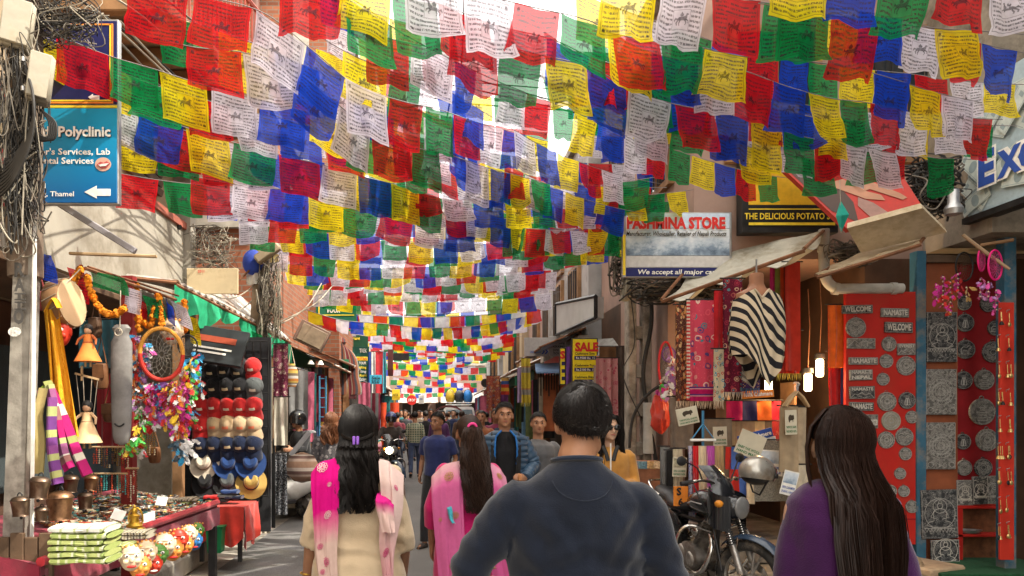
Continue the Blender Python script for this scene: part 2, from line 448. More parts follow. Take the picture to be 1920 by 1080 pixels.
MB().bb(-8,-2.62,11,15.3,0,6.2).obj('wall',[brickwall],B2,smooth=False)
MB().bb(-3.9,-2.6,10.9,10.995,4.32,4.62).obj('concrete_band',conc,B2,smooth=False)
MB().bb(-8,-2.5,10.8,15.3,6.203,6.36).obj('roof',conc,B2,smooth=False)
brick_face(B2,-3.95,-2.63,11,2.9,4.31,.21,.078,5,bm_)
B3=T('brick_building','tall red brick building with a concrete column seen above the flag strings on the left','building',(-4,17,0))
MB().bb(-8,-2.05,15.6,19.5,0,10.4).obj('wall',[brickwall],B3,smooth=False)
MB().bb(-3.0,-2.68,15.5,15.597,3,10.4).obj('concrete_column',conc,B3,smooth=False)
MB().cyl((-3.75,15.4,2.5),(-3.75,15.4,10.6),.09,n=10).obj('drain_pipe',M('brown_pipe',(.14,.06,.045),.5,0,.2),B3)
MB().bb(-8,-1.95,15.5,19.6,10.403,10.6).obj('roof',conc,B3,smooth=False)
brick_face(B3,-2.66,-2.06,15.6,5.6,10.2,.21,.085,8,bm_)
windows(B3,('x',-2.05,1),[(17.5,4.6),(17.5,7.4)])
# ---- the rest of the street
rowL=[(-2.55,19.6,24.4,6.6,plasterP,'pinkish plastered shop house on the left beyond the tall brick building'),(-2.7,24.5,30.2,5.4,plaster,'cream plastered shop house half way down the left side of the street'),
        (-2.5,30.3,37,6.2,plasterG,'grey plastered house far down the left side of the street'),(-2.9,37.1,45,5.0,plasterP,'pinkish low house at the far left end of the street')]
for x,a,b,h,m,lab in rowL:building(lab,-9,x,a,b,0,h,m,-1,[(a+1.1,3.6),(a+2.9,3.6),(a+1.1,5.1),(a+2.9,5.1)] if h>6 else [(a+1.2,3.6),(a+3.2,3.6)],(2.75,))
rowR=[(2.55,12.6,17.2,6.4,plasterG,'grey plastered shop house on the right behind the sale boards'),(2.75,17.3,22.5,5.2,plasterP,'pinkish shop house on the right beyond the sale boards'),
        (2.55,22.6,29,6.2,plaster,'cream shop house half way down the right side of the street'),(2.4,29.1,36.5,4.8,plasterG,'grey low house far down the right side of the street'),(2.9,36.6,45,4.2,concD,'dark concrete house at the far right end of the street')]
for x,a,b,h,m,lab in rowR:building(lab,x,10,a,b,0,h,m,1,[(a+1.1,3.6),(a+2.9,3.6),(a+1.1,5.1),(a+2.9,5.1)] if h>6 else [(a+1.2,3.6),(a+3.2,3.6)],(2.75,))
EB=T('building','low pale shop building closing off the far end of the street','building',(0,49,0))
MB().bb(-9,10,47,52,0,4.6).obj('wall',plasterP,EB,smooth=False)
MB().bb(-9,10,46.9,52,4.603,4.8).obj('roof',conc,EB,smooth=False)
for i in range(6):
    MB().bb(-6.4+i*2.1,-4.8+i*2.1,46.9,46.99,.1,2.3).obj('shop_opening_shade',dark,EB,smooth=False)  # dark slab on the wall paints the shade of an open shop
# ---- right: near dark building and the shop block that steps out at the cashmere shop
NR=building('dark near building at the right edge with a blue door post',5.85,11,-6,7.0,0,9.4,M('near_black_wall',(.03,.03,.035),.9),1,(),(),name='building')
CB=T('shop_building','shop block on the right holding the cashmere shop and the plaque shop','building',(6,9,0))
MB().bb(2.75,9,8.0,12.5,3.25,6.6).obj('upper_wall',plasterP,CB,smooth=False)
MB().bb(5.2,9,7.0,7.997,3.3,7.3).obj('upper_corner',concD,CB,smooth=False)
MB().bb(2.6,9.1,7.9,12.5,6.603,6.75).obj('roof',conc,CB,smooth=False)
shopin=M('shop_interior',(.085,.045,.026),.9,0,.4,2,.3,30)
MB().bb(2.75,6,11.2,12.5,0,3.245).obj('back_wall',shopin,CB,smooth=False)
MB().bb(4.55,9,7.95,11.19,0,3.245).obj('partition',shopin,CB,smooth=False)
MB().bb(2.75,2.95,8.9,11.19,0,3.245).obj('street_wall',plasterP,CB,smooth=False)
MB().bb(2.95,4.55,8.0,11.19,0,.16).obj('shop_floor',concD,CB,smooth=False)
windows(CB,('y',8.0,-1),[(3.6,5.0),(5.0,5.0),(6.4,5.0)],.9,1.3)
windows(CB,('x',2.75,-1),[(9.2,5.0),(11.2,5.0)],.9,1.3)

# ---- awnings
def awning(label,corners,m,thick=.02,name='awning',ribs=0,sag=.04,wav=None,valance=None):
    """sheet between four corners (a-b along the wall, d-c along the street edge), ribbed like iron or sagging like cloth"""
    a,b,c,d=[V(p) for p in corners];n=(b-a).cross(d-a).normalized()
    if n.z<0:n=-n
    t=T(name,label,'awning',(a+c)/2);mb=MB()
    nu=max(16,ribs*4 if ribs else 16)
    def f(u,v,o=0):
        p=a.lerp(b,u).lerp(d.lerp(c,u),v)
        if ribs:p=p+n*(.018*math.sin(u*ribs*2*PI))
        else:p=p+n*(-sag*math.sin(u*PI*3)**2*v-sag*math.sin(v*PI)+.02*mnoise.noise(V((u*5,v*4,a.x))))
        return p+n*o
    mb.sheet(nu,8,lambda u,v:f(u,v,thick));mb.sheet(nu,8,lambda u,v:f(1-u,v,0))
    mb.sheet(nu,1,lambda u,v:f(u,1,thick*(1-v)))
    mb.obj('sheet',m,t)
    pol=MB();pol.tube([a,d],.018);pol.tube([b,c],.018);pol.tube([d-n*.02,c-n*.02],.018);pol.obj('awning_frame',rust,t)
    if valance:
        vm,h=valance;mv=MB();mv.sheet(24,3,lambda u,v:d.lerp(c,u)+V((.012*math.sin(u*30),-.012*math.cos(u*23),-h*v-.01*math.sin(u*14*PI)*v)))
        mv.obj('valance',vm,t)
    return t
awning('rusty corrugated awning with green netting over the hat stall on the left',(P(235,520,6.9),P(455,560,10.4),P(545,640,10.6),P(330,530,7.2)),corr,ribs=22)
netm=M('green_netting',(.02,.34,.16),.8,0,.3,8,.4,90)
net=MB();net.sheet(40,8,lambda u,v:P(335,528,7.15).lerp(P(548,640,10.55),u)+V((-.04-.05*math.sin(u*40)*v,.03*math.sin(u*25),-.03-(.16+.10*math.sin(u*11)+.06*math.sin(u*37))*v)))
tag(net.obj('netting',netm),'torn green plastic netting hanging below the rusty awning edge','netting')
far_aw=[(-1,12.6,15.2,2.55,tarp,'grey tarpaulin awning over the left clothes shop'),(-1,15.6,19.2,2.7,corr,'iron awning over the left trekking shop'),(-1,20,24,2.6,tarp,'faded awning left, past the striped poncho shop'),(-1,25,29.6,2.6,corr,'iron awning left, half way down the street'),(-1,31,36,2.6,tarp,'small far awning on the left near the stop sign'),
          (1,12.8,16.8,2.85,tarp,'grey awning right behind the sale boards'),(1,17.6,22,2.7,corr,'iron awning right, above the yellow scarf shop'),(1,23,28.4,2.6,tarp,'sagging awning right, half way down the street'),(1,29.6,36,2.6,corr,'far iron awning on the right by the van')]
for sd_,a,b,z,m,lab in far_aw:
    xw=sd_*2.62;awning(lab,((xw,a,z+.25),(xw,b,z+.25),(sd_*1.75,b,z-.12),(sd_*1.75,a,z-.12)),m,ribs=14 if m is corr else 0)
for i in range(4):
    x=-3.3+i*1.75;awning(['leftmost','second','third','rightmost'][i]+' of the grey awnings across the far end of the street',((x,46.8,2.9),(x+1.6,46.8,2.9),(x+1.6,45.2,2.25),(x,45.2,2.25)),tarp)
awning('cream plastic awning sheet sagging over the hanging shawls',(P(1300,490,8.2),P(1545,432,7.6),P(1508,466,6.6),P(1240,562,7.4)),M('cream_plastic',(.44,.42,.35),.6,0,.2,6,.35,30,dirt=(.24,.21,.15)),.006,ribs=0,sag=.10)
awning('whitish slanting roof sheet beside the pashmina sign',(P(1395,395,9.6),P(1520,375,8.4),P(1500,440,8.2),P(1290,525,9.4)),M('white_sheet_roof',(.62,.66,.68),.6,0,.15,4,.2),ribs=10)
awning('plywood flap awning hanging above the red plaque board',(P(1560,500,7.4),P(1745,430,7.2),P(1725,455,6.7),P(1530,517,6.9)),M('cream_board',(.55,.46,.32),.8,0,.2,4,.3,dirt=(.3,.22,.13)),sag=.02)
awning('faded awning with a pink valance between the concrete pole and the sale board',(P(1110,640,11.9),P(1262,625,11.2),P(1262,662,10.3),P(1118,668,11)),tarp,valance=(M('pink_valance',(.55,.22,.17),.9,0,.2),.19))

# ================================================================== PRAYER FLAGS
FC={'B':(.012,.06,.52),'W':(.74,.70,.80),'R':(.60,.012,.02),'G':(.006,.25,.07),'Y':(.86,.68,.015)}
def flag_mat(k,name,printed):
    t=NT(name);uv=t.coord('UV');s=t.sep(uv);u,v=s[0],s[1]
    rnd=t.rnd();co=t.coord('Object')
    col=t.ramp(t.noise(co,12,3),[(.3,tuple(c*.78 for c in FC[k])),(.7,tuple(min(1,c*1.12) for c in FC[k]))])
    if printed:
        lv=t.math('ADD',t.math('MULTIPLY',v,13),t.math('MULTIPLY',t.noise(uv,3,1),.5));fr=t.math('FRACT',lv)
        line=t.math('MULTIPLY',t.math('GREATER_THAN',fr,.33),t.math('LESS_THAN',fr,.80))
        gl=t.noise(t.comb(t.math('MULTIPLY',u,30),t.math('MULTIPLY',t.math('FLOOR',lv),5.3),t.math('MULTIPLY',rnd,40)),1.6,3)
        gl2=t.noise(t.comb(t.math('MULTIPLY',u,70),t.math('MULTIPLY',lv,3),rnd),1.0,2)
        ink=t.math('MULTIPLY',line,t.math('GREATER_THAN',t.math('ADD',t.math('MULTIPLY',gl,.6),t.math('MULTIPLY',gl2,.4)),.47))
        au=t.math('ABSOLUTE',t.math('SUBTRACT',u,.5));av=t.math('ABSOLUTE',t.math('SUBTRACT',v,.5))
        mx=t.math('MAXIMUM',au,av)
        ink=t.math('MULTIPLY',ink,t.math('LESS_THAN',mx,.43));ink=t.math('MULTIPLY',ink,t.math('GREATER_THAN',mx,.18))
        rim=t.math('MULTIPLY',t.math('GREATER_THAN',mx,.445),t.math('LESS_THAN',mx,.458))
        rim2=t.math('MULTIPLY',t.math('GREATER_THAN',mx,.165),t.math('LESS_THAN',mx,.175))
        ink=t.math('MINIMUM',t.math('ADD',ink,t.math('MULTIPLY',t.math('ADD',rim,rim2),.7)),1)
        col=t.mix(t.math('MULTIPLY',ink,.72),col,(.03,.022,.03))
    d=t.n('BsdfDiffuse');tr=t.n('BsdfTranslucent');t.l(col,d.inputs[0]);t.l(col,tr.inputs[0])
    wv=t.noise(t.map(uv,(1,1,1)),240,1);b=t.n('Bump');b.inputs['Strength'].default_value=.25;b.inputs['Distance'].default_value=.004
    t.l(t.math('ADD',wv,t.math('MULTIPLY',t.noise(co,11,3),3)),b.inputs['Height']);t.l(b.outputs[0],d.inputs['Normal']);t.l(b.outputs[0],tr.inputs['Normal'])
    m1=t.n('MixShader');m1.inputs[0].default_value=.55;t.l(d.outputs[0],m1.inputs[1]);t.l(tr.outputs[0],m1.inputs[2])
    tp=t.n('BsdfTransparent');t.l(t.mix(.55,(1,1,1),col),tp.inputs[0])  # light through the open weave takes some dye
    m2=t.n('MixShader');m2.inputs[0].default_value=.24;t.l(m1.outputs[0],m2.inputs[1]);t.l(tp.outputs[0],m2.inputs[2])
    t.l(m2.outputs[0],t.out.inputs[0]); return t.m
nm={'B':'blue','W':'white','R':'red','G':'green','Y':'yellow'}
FM={k:flag_mat(k,nm[k]+'_flag_cloth',True) for k in FC};FP={k:flag_mat(k,nm[k]+'_plain_flag_cloth',False) for k in FC}
def mk_ink():
    t=NT('flag_ink');d=t.n('BsdfDiffuse');d.inputs[0].default_value=(.03,.022,.03,1);tp=t.n('BsdfTransparent');m=t.n('MixShader');t.put(m.inputs[0],t.math('MULTIPLY_ADD',t.noise(t.coord('Object'),60,2),.6,.1));t.l(d.outputs[0],m.inputs[1]);t.l(tp.outputs[0],m.inputs[2]);t.l(m.outputs[0],t.out.inputs[0]); return t.m
ink_f=mk_ink()
cordm=M('flag_cord',(.22,.2,.2),.9)
# wind horse in the middle of each large flag: outline with neck, head, legs, tail and the jewel on its back
HORSE=[[(.40,.50),(.44,.53),(.52,.53),(.57,.555),(.59,.60),(.63,.59),(.635,.57),(.61,.565),(.605,.52),(.58,.47),(.45,.465),(.41,.48)],
         [(.41,.485),(.44,.47),(.405,.43),(.42,.39),(.40,.385),(.38,.43)],[(.45,.47),(.475,.465),(.455,.41),(.47,.385),(.45,.38),(.435,.42)],
         [(.545,.475),(.58,.475),(.61,.44),(.59,.40),(.575,.405),(.59,.435)],[(.57,.48),(.60,.50),(.645,.47),(.65,.43),(.635,.43),(.63,.46)],
         [(.41,.50),(.37,.53),(.345,.48),(.355,.44),(.37,.48),(.405,.485)],[(.47,.535),(.52,.535),(.535,.575),(.51,.60),(.495,.63),(.48,.60),(.455,.575)]]
CORN=[[(x+dx,y+dy) for dx,dy in ((-.03,-.02),(.03,-.025),(.035,.01),(.01,.03),(-.02,.025))] for x,y in ((.1,.1),(.9,.1),(.1,.9),(.9,.9))]
def bez(pts,n):
    """smooth curve through points (Catmull-Rom)"""
    out=[];pts=[V(p) for p in pts];k=len(pts)
    for i in range(k-1):
        p0,p1,p2,p3=pts[max(i-1,0)],pts[i],pts[i+1],pts[min(i+2,k-1)]
        for j in range(n):
            t=j/n;out.append(.5*((2*p1)+(p2-p0)*t+(2*p0-5*p1+4*p2-p3)*t*t+(3*p1-p0-3*p2+p3)*t**3))
    out.append(pts[-1]); return out
def flag_string(label,ctrl,cols,fw=.30,fh=.28,start=.05,near=True,seed=0,gap=.004,group=None,lean=0.0,skip=.0):
    """one cord hung across the street and its cloth flags, each a part"""
    rr=U(seed+100);pts=bez([V(p) for p in ctrl],14)
    L=[0]
    for a,b in zip(pts,pts[1:]):L.append(L[-1]+(b-a).length)
    def at(s):
        s=min(max(s,0),L[-1]-1e-6)
        for i in range(len(L)-1):
            if L[i+1]>=s:return pts[i].lerp(pts[i+1],(s-L[i])/max(1e-9,L[i+1]-L[i]))
        return pts[-1]
    t=T('prayer_flag_string',label,'prayer flags',pts[0],group=group)
    cr=MB();cr.tube(pts,.003 if near else .006,4);cr.obj('cord',cordm,t)
    s=start;i=0;nu,nv=(9,9) if near else (4,3)
    while s+fw<=L[-1]-.02:
        k=cols[i%len(cols)];i+=1
        a,b=at(s),at(s+fw);s+=fw+gap+(rr.uniform(0,.03))
        if k==' ' or rr.random()<skip:continue
        al=b-a;ph=rr.uniform(0,6.28);am=rr.uniform(.008,.03)*(fh/.3);sw=rr.uniform(-.10,.10)*fh;yl=rr.uniform(-.22,.22)*fh
        hh=fh*rr.uniform(.95,1.04);dn=V((lean*hh+sw,yl,-hh));fq=rr.uniform(5,9);sk=rr.uniform(-.05,.05)*fh;cu=rr.uniform(-.06,.05)*fh
        curl=V((rr.uniform(-.04,.04),rr.uniform(-.08,.08),rr.uniform(0,.07)))*(fh/.3) if rr.random()<.55 else V((0,0,0));cs=rr.choice((0,1))
        nz=rr.uniform(0,50)
        def fn(u,v,o=0.0):
            p=a+al*u+dn*v
            p=p+V((sk*v*v,am*(math.sin(u*fq+ph+v*2.2)*(.25+v)+.5*math.sin(u*fq*1.9+ph*2)*v),cu*math.sin(u*PI)*v+.02*fh*math.sin(u*PI)*(1-v)*-1))
            p=p+curl*(v*v*(u if cs else 1-u)**2)
            p=p+V((mnoise.noise(V((u*2.2,v*2.2,nz)))*.012*v,mnoise.noise(V((u*3.5+7,v*3.5,nz)))*.03*fh/.3*(.3+v),0))
            p.y+=o; return p
        mb=MB();mb.sheet(nu,nv,fn)
        if near:
            mb.m=1
            flip=rr.random()<.25
            for pl in HORSE+(CORN if rr.random()<.8 else []):
                for o in (-.003,):
                    vs=[fn((1-x) if flip else x,1-y,o) for x,y in pl];mb.add(vs,[tuple(range(len(vs)))])
        mb.obj('flag',[FM[k],ink_f] if near else FP[k],t)
    return t
def pp(*l):return [P(*q) for q in l]
ords_=['first','second','third','fourth','fifth','sixth','seventh']
RG='rows of prayer flags over the near street'
NEAR=[
 ('string from the clinic sign pole, red then green flags first, drooping rightwards',pp((100,62,4.6),(200,103,4.75),(294,131,4.8),(394,163,4.9),(528,198,5.0),(613,219,5.1),(688,241,5.3),(764,259,5.5),(898,304,6.1),(967,324,6.4),(1036,335,6.8),(1103,348,7.1),(1250,352,8)),'RGYWBYGRWBYGRWBYGRW',.02),
 ('crumpled second string close behind the red and green flags at the clinic sign',pp((60,62,4.75),(150,95,4.9),(262,150,5.0),(360,180,5.1),(450,205,5.2),(600,240,5.4),(760,285,5.8),(900,325,6.4),(1050,345,7.2)),'YYGRWBRYGRWBYG',.0),
 ('string starting with a yellow and a green flag just right of the clinic sign edge',pp((215,246,5.4),(270,253,5.5),(355,268,5.5),(440,284,5.6),(520,291,5.75),(593,302,5.9),(665,319,6),(740,334,6.05),(812,346,6.2),(885,359,6.4),(965,367,6.6),(1095,372,7.2),(1250,362,7.8),(1320,352,8.1)),'YGRWBYGRWBYGRWBYG',.0),
 ('low string with the pale orange, blue and white flags below the clinic arrow height',pp((222,325,5.9),(300,338,6),(380,347,6.1),(470,352,6.2),(560,358,6.4),(660,372,6.7),(760,384,7),(880,396,7.2),(1000,392,7.6),(1150,380,8),(1260,378,8.4)),'RGWRBYWBYRGYBWRG',.0),
 ('steep string at upper left with dark red, white and big blue flags',pp((240,-28,3.9),(310,-12,3.95),(393,-4,4.0),(498,26,4.05),(595,102,4.15),(668,160,4.4),(755,190,4.6),(823,205,4.9),(905,233,5.3),(975,250,5.7),(1060,275,6.2)),'RRWBWRGRWBYG',.0),
 ('second steep string tucked behind the dark red and white flags at upper left',pp((300,20,4.3),(400,55,4.4),(500,90,4.5),(600,135,4.7),(720,175,5),(830,225,5.4),(960,255,6)),'GYBWYGRWBY',.0),
 ('long diagonal string from top left of centre down to the potato sign',pp((525,-38,3.5),(652,-5,3.65),(750,60,3.9),(840,108,4.3),(932,152,4.9),(1018,186,5.3),(1088,214,5.7),(1155,241,6),(1222,264,6.3),(1280,286,6.6),(1334,303,6.8),(1392,319,7.05),(1447,330,7.3),(1520,338,7.6)),'RG WB WRGYBWRGYB',.0),
 ('diagonal string with the yellow flag printed over the bright sky at centre left',pp((560,40,4.2),(640,93,4.4),(738,135,4.6),(830,165,5),(940,230,5.4),(1040,285,6),(1150,325,6.6),(1240,345,7)),' YG B WBYRW',.0),
 ('string across top centre with a rust red, a large white and a blue flag',pp((640,-40,3.6),(735,-12,3.8),(826,8,4),(932,48,4.1),(1036,74,4.2),(1115,110,4.35),(1200,132,4.5),(1300,168,4.7),(1400,190,4.9),(1500,215,5.1),(1620,235,5.3)),'YGRWBRGBWRBY',.0),
 ('string with a white flag at top centre, then red and green, ending blue',pp((760,-70,3.4),(866,-22,3.55),(993,12,3.8),(1108,40,4.0),(1196,90,4.15),(1297,118,4.25),(1386,130,4.4),(1470,160,4.6),(1557,184,4.8),(1629,193,5),(1718,213,5.2),(1795,220,5.35),(1880,224,5.5)),'WWRGYBWRBYGR',.0),
 ('short string of yellow, green and purple blue flags at upper right of centre',pp((1080,-20,4.4),(1170,20,4.5),(1290,60,4.6),(1394,98,4.8),(1474,112,5),(1550,120,5.2),(1616,130,5.3),(1702,138,5.4),(1785,150,5.5),(1865,156,5.6),(1950,160,5.7)),'YWGBRBGYBRW',.0),
 ('topmost long string, dark red and grey green flags, with the large golden horse flag',pp((1130,-50,3.5),(1237,-28,3.6),(1343,-14,3.75),(1429,4,3.85),(1539,12,3.95),(1642,26,4.1),(1733,48,4.2),(1825,78,4.35),(1925,100,4.5)),'YWRGYBWRB',.0),
 ('topmost corner string of green, orange red and white flags at the upper right',pp((1440,-95,3.3),(1560,-75,3.4),(1678,-58,3.5),(1796,-45,3.6),(1900,-38,3.7),(2010,-30,3.8)),'YBGRW',.0),
 ('lower right string with a blue, two white and a red flag above the potato sign',pp((1190,185,5.2),(1284,210,5.3),(1372,232,5.4),(1429,240,5.5),(1500,268,5.6),(1570,275,5.7),(1650,275,5.8),(1720,268,6)),'YGBWWRGR',.0),
 ('string of grey green and rust flags directly above the pashmina sign, nearest of that cluster',pp((1020,60,4.9),(1110,118,5),(1210,175,5.2),(1300,190,5.3),(1400,205,5.5),(1480,210,5.6),(1600,225,5.8),(1700,240,6)),'WRGGRWBYG',.0),
]
for i,(lab,ct,cols,st) in enumerate(NEAR):
    flag_string(lab,ct,cols,start=st,seed=i,lean=R.uniform(-.05,.05),group=RG)
    if i in (3,5,6,13,14):continue
    sh_=V((R.uniform(-.05,.10),R.uniform(.28,.5),R.uniform(-.16,-.05)-.02));o=R.randrange(3);cc_=cols.replace(' ','B')
    flag_string('row peeping out close behind the '+' '.join(lab.split(',')[0].split()[:10]),[p+sh_*(p.y/4.6) for p in ct],cc_[o+1:]+cc_[:o+1],start=R.uniform(.05,.2),seed=300+i,lean=R.uniform(-.06,.06),group=RG,skip=.12 if i not in (7,8,4) else .35)
for j in range(7):
    y=20+52*j;q=6.6+.45*j;flag_string('high string of flags across the bright gap of sky, %s from the top'%ords_[j],pp((560-6*j,y-50,q),(700,y+5,q+.1),(850,y+45,q+.3),(1000,y+70,q+.5),(1150,y+80,q+.7),(1290,y+82,q+.9)),'BWYGRWBYGR'[j:]+'RGYWB',seed=400+j,start=R.uniform(0,.3),group='high strings across the sky gap',skip=.15,lean=.04)
# rows farther down the street: the spacing and colours follow the photograph's density
cyc='WRGYB';rr=U(21)
ords=['first','second','third','fourth','fifth','sixth','seventh','eighth','ninth','tenth','eleventh','twelfth','thirteenth','fourteenth','fifteenth','sixteenth','seventeenth','eighteenth','nineteenth','twentieth','twenty-first','twenty-second','twenty-third','twenty-fourth','twenty-fifth','twenty-sixth','twenty-seventh','twenty-eighth','twenty-ninth','thirtieth','thirty-first','thirty-second','thirty-third','thirty-fourth','thirty-fifth','thirty-sixth']
Y=7.3;i=0
while Y<27:
    zl=3.80+rr.uniform(-.12,.20);zr=3.84+rr.uniform(-.12,.2);sag=rr.uniform(.07,.17)
    xl,xr=-2.15-rr.uniform(0,.2),2.25+rr.uniform(-.1,.2);dy=rr.uniform(-.5,.5)
    ctrl=[V((xl+(xr-xl)*u,Y+dy*(u-.5)+.1*math.sin(u*4),zl+(zr-zl)*u-sag*4*u*(1-u))) for u in (0,.2,.4,.6,.8,1)]
    o=rr.randrange(5)
    flag_string('string of small flags above the street, %s row beyond the near strings'%ords[i],ctrl,(cyc if rr.random()<.6 else cyc[::-1])[o:]+cyc[:o] if True else '',seed=50+i,near=Y<15,fw=.29,fh=.29,start=rr.uniform(0,.1),group='rows of prayer flags down the street',skip=.04)
    Y+=rr.uniform(.58,.76);i+=1
flag_string('lit string of plain flags sloping from the brown board on the left towards street centre',[P(572,580,12),P(640,600,12.3),P(720,607,12.8),P(800,615,13.5),P(900,610,14.5),P(1000,590,15.5)],'YRWBYGRWBYG',fw=.24,fh=.22,seed=90,near=False)
for j in range(9):
    Y=29+j*1.75;z=3.75-.10*j+rr.uniform(-.1,.1);o=rr.randrange(5)
    ctrl=[V((-2.3+4.6*u,Y,z+rr.uniform(-.03,.03)-.5*u*(1-u)+(.5*(.5-u) if j%2 else .5*(u-.5))*.6)) for u in (0,.25,.5,.75,1)]
    flag_string('tiny string of flags at the far end of the street, %s from the near side'%ords[j],ctrl,cyc[o:]+cyc[:o],seed=200+j,near=False,fw=.31,fh=.26,group='tiny far strings of prayer flags',skip=.16)
# ================================================================== SIGNS, POLES, CABLES
def panel(parent,x0,y0,x1,y1,Y,m,name='board',d=.03,b=.004):
    """upright board facing the camera side of the street; d thick, front at Y"""
    a,c=P(x0,y0,Y),P(x1,y1,Y)
    return MB().cbox(((a.x+c.x)/2,Y+d/2,(a.z+c.z)/2),(abs(c.x-a.x),d,abs(a.z-c.z)),b).obj(name,m,parent,smooth=False)
def ppoly(parent,pts,Y,m,name,d=.004):
    mb=MB();q=[P(x,y,Y) for x,y in pts];n=len(q)
    ar=sum(q[i].x*q[(i+1)%n].z-q[(i+1)%n].x*q[i].z for i in range(n))
    if ar<0:q=q[::-1]
    mb.add(q+[v+V((0,d,0)) for v in q],[tuple(range(n)),tuple(range(2*n-1,n-1,-1))]+[(i,n+i,n+(i+1)%n,(i+1)%n) for i in range(n)])
    return mb.obj(name,m,parent,smooth=False)
def ptext(parent,s,x,y,cap,Y,m,w_=None,align='C',**k):
    sc=Y/F
    return text(s,P(x,y,Y),w_*sc if w_ else None,cap*sc,m,parent,align=align,**k)
def ell(cx,cy,rx,ry,n=20,a0=0):return [(cx+rx*math.cos(a0+2*PI*i/n),cy+ry*math.sin(a0+2*PI*i/n)) for i in range(n)]
def board(label,x0,y0,x1,y1,Y,m,cat='sign',name='sign_board',d=.03):
    t=T(name,label,cat,P((x0+x1)/2,y1,Y));panel(t,x0,y0,x1,y1,Y,m,'board',d); return t

# ---- clinic sign
def grad(name,c0,c1):
    t=NT(name);s=t.sep(t.coord('Generated'));c=t.ramp(t.math('ADD',s[2],t.math('MULTIPLY',t.noise(t.coord('Object'),3,4),.15)),[(.1,c0),(.95,c1)])
    t.bump(t.noise(t.coord('Object'),40,3),.06,.003); return keep(t.fin(c,.45,0,.4))
Yc=4.85
cs=T('clinic_sign','tall navy and blue clinic sign with white arrows behind the near left pole','sign',P(140,382,Yc))
panel(cs,18,36,222,383,Yc,steel,'sign_backing',.05)
panel(cs,20,203,219,380,Yc-.006,grad('clinic_blue',(.0,.10,.30),(.0,.27,.47)),'lower_panel',.008)
panel(cs,20,39,219,195,Yc-.006,flat('clinic_navy',(.012,.015,.085),.4),'upper_panel',.008)
panel(cs,20,197,219,202,Yc-.006,inkY,'yellow_stripe',.008)
for x0,y0,x1,y1,m in ((205,44,208,190,inkY),(209,44,212,194,inkO),(20,187,205,190,inkY),(20,191,209,194,inkO),(20,44,209,47,inkO)):panel(cs,x0,y0,x1,y1,Yc-.010,m,'border_stripe',.003)
ptext(cs,'Health Polyclinic',209,257,19,Yc-.008,inkK,176,'R',bold=.035);ptext(cs,'Health Polyclinic',207.5,255.5,19,Yc-.010,inkW,176,'R',bold=.03)
ptext(cs,"Doctor's Services, Lab",207,290,12,Yc-.008,inkW,170,'R',bold=.02)
ptext(cs,'Dental Services',176,307,12,Yc-.008,inkW,115,'R',bold=.02)
ptext(cs,': 01',86,353,9.5,Yc-.008,inkW,20,'R',bold=.01);ptext(cs,'Marg, Thamel',139,368,9.5,Yc-.008,inkW,82,'R',bold=.015)
ppoly(cs,[(158,360),(181,348),(181,354),(207,354),(207,367),(181,367),(181,372)],Yc-.009,inkW,'arrow')
ppoly(cs,[(165,182),(174,176),(174,179),(186,179),(186,187),(174,187),(174,189)],Yc-.009,inkW,'arrow')
ppoly(cs,ell(193,308,15,13),Yc-.009,flat('skin_print',(.62,.36,.27)),'emblem');ppoly(cs,[(181,309),(188,303),(194,305),(200,302),(206,306),(200,314),(190,316)],Yc-.013,flat('lip_print',(.45,.08,.08)),'emblem_lips');ppoly(cs,[(184,309),(193,307),(204,306),(198,311),(188,312)],Yc-.017,inkW,'emblem_teeth')

# ---- near left pole
Yp=4.3
np_=T('utility_pole','near utility pole at left with painted letters RAIIO on its concrete foot','pole',P(20,1262,Yp))
a,b=P(12,1262,Yp),P(39,478,Yp)
mb=MB();mb.tube([a+V((0,.07,0)),b+V((0,.07,0))],[(.085,.085),(.073,.08)],4,up=(1,1,0));mb.obj('concrete_foot',M('pole_concrete',(.30,.275,.235),.9,0,.3,9,.5,60,dirt=(.14,.12,.10)),np_)
mb=MB();mb.tube([P(57,1262,Yp-.01),P(66,380,Yp-.01)],.012,6);mb.obj('sunlit_edge',inkW,np_)  # white tube paints the sunlit right edge of the pole
pts=[P(48,520,Yp+.09),P(45,350,Yp+.09),P(46,150,Yp+.1),P(48,-60,Yp+.1),P(50,-250,Yp+.1)]
MB().tube(pts,[.095,.1,.098,.095,.09],14).obj('wooden_shaft',M('weathered_pole',(.20,.15,.11),.9,0,.4,5,.7,40,dirt=(.07,.05,.04)),np_)
for s_,y,h,wd in (('R',518,26,20),('A',545,23,20),('I',562,12,22),('I',580,14,22),('O',606,27,20)):
    ptext(np_,s_,37.5-(y-518)*.022,y,h,Yp-.017+(y-478)*.00000,flat('grey_paint',(.07,.065,.06)),wd if s_!='I' else 6,bold=.05,name='painted_letter')
    if s_=='I':
        panel(np_,27,y-h-1,48,y-h+2,Yp-.02,flat('grey_paint',(.07,.065,.06)),'painted_letter',.003);panel(np_,27,y-2,48,y+1,Yp-.02,flat('grey_paint',(.07,.065,.06)),'painted_letter',.003)
ppoly(np_,ell(27,622,12,9),Yp-.02,M('paper_sticker',(.62,.6,.55),.8,0,.5,60,.2),'sticker')
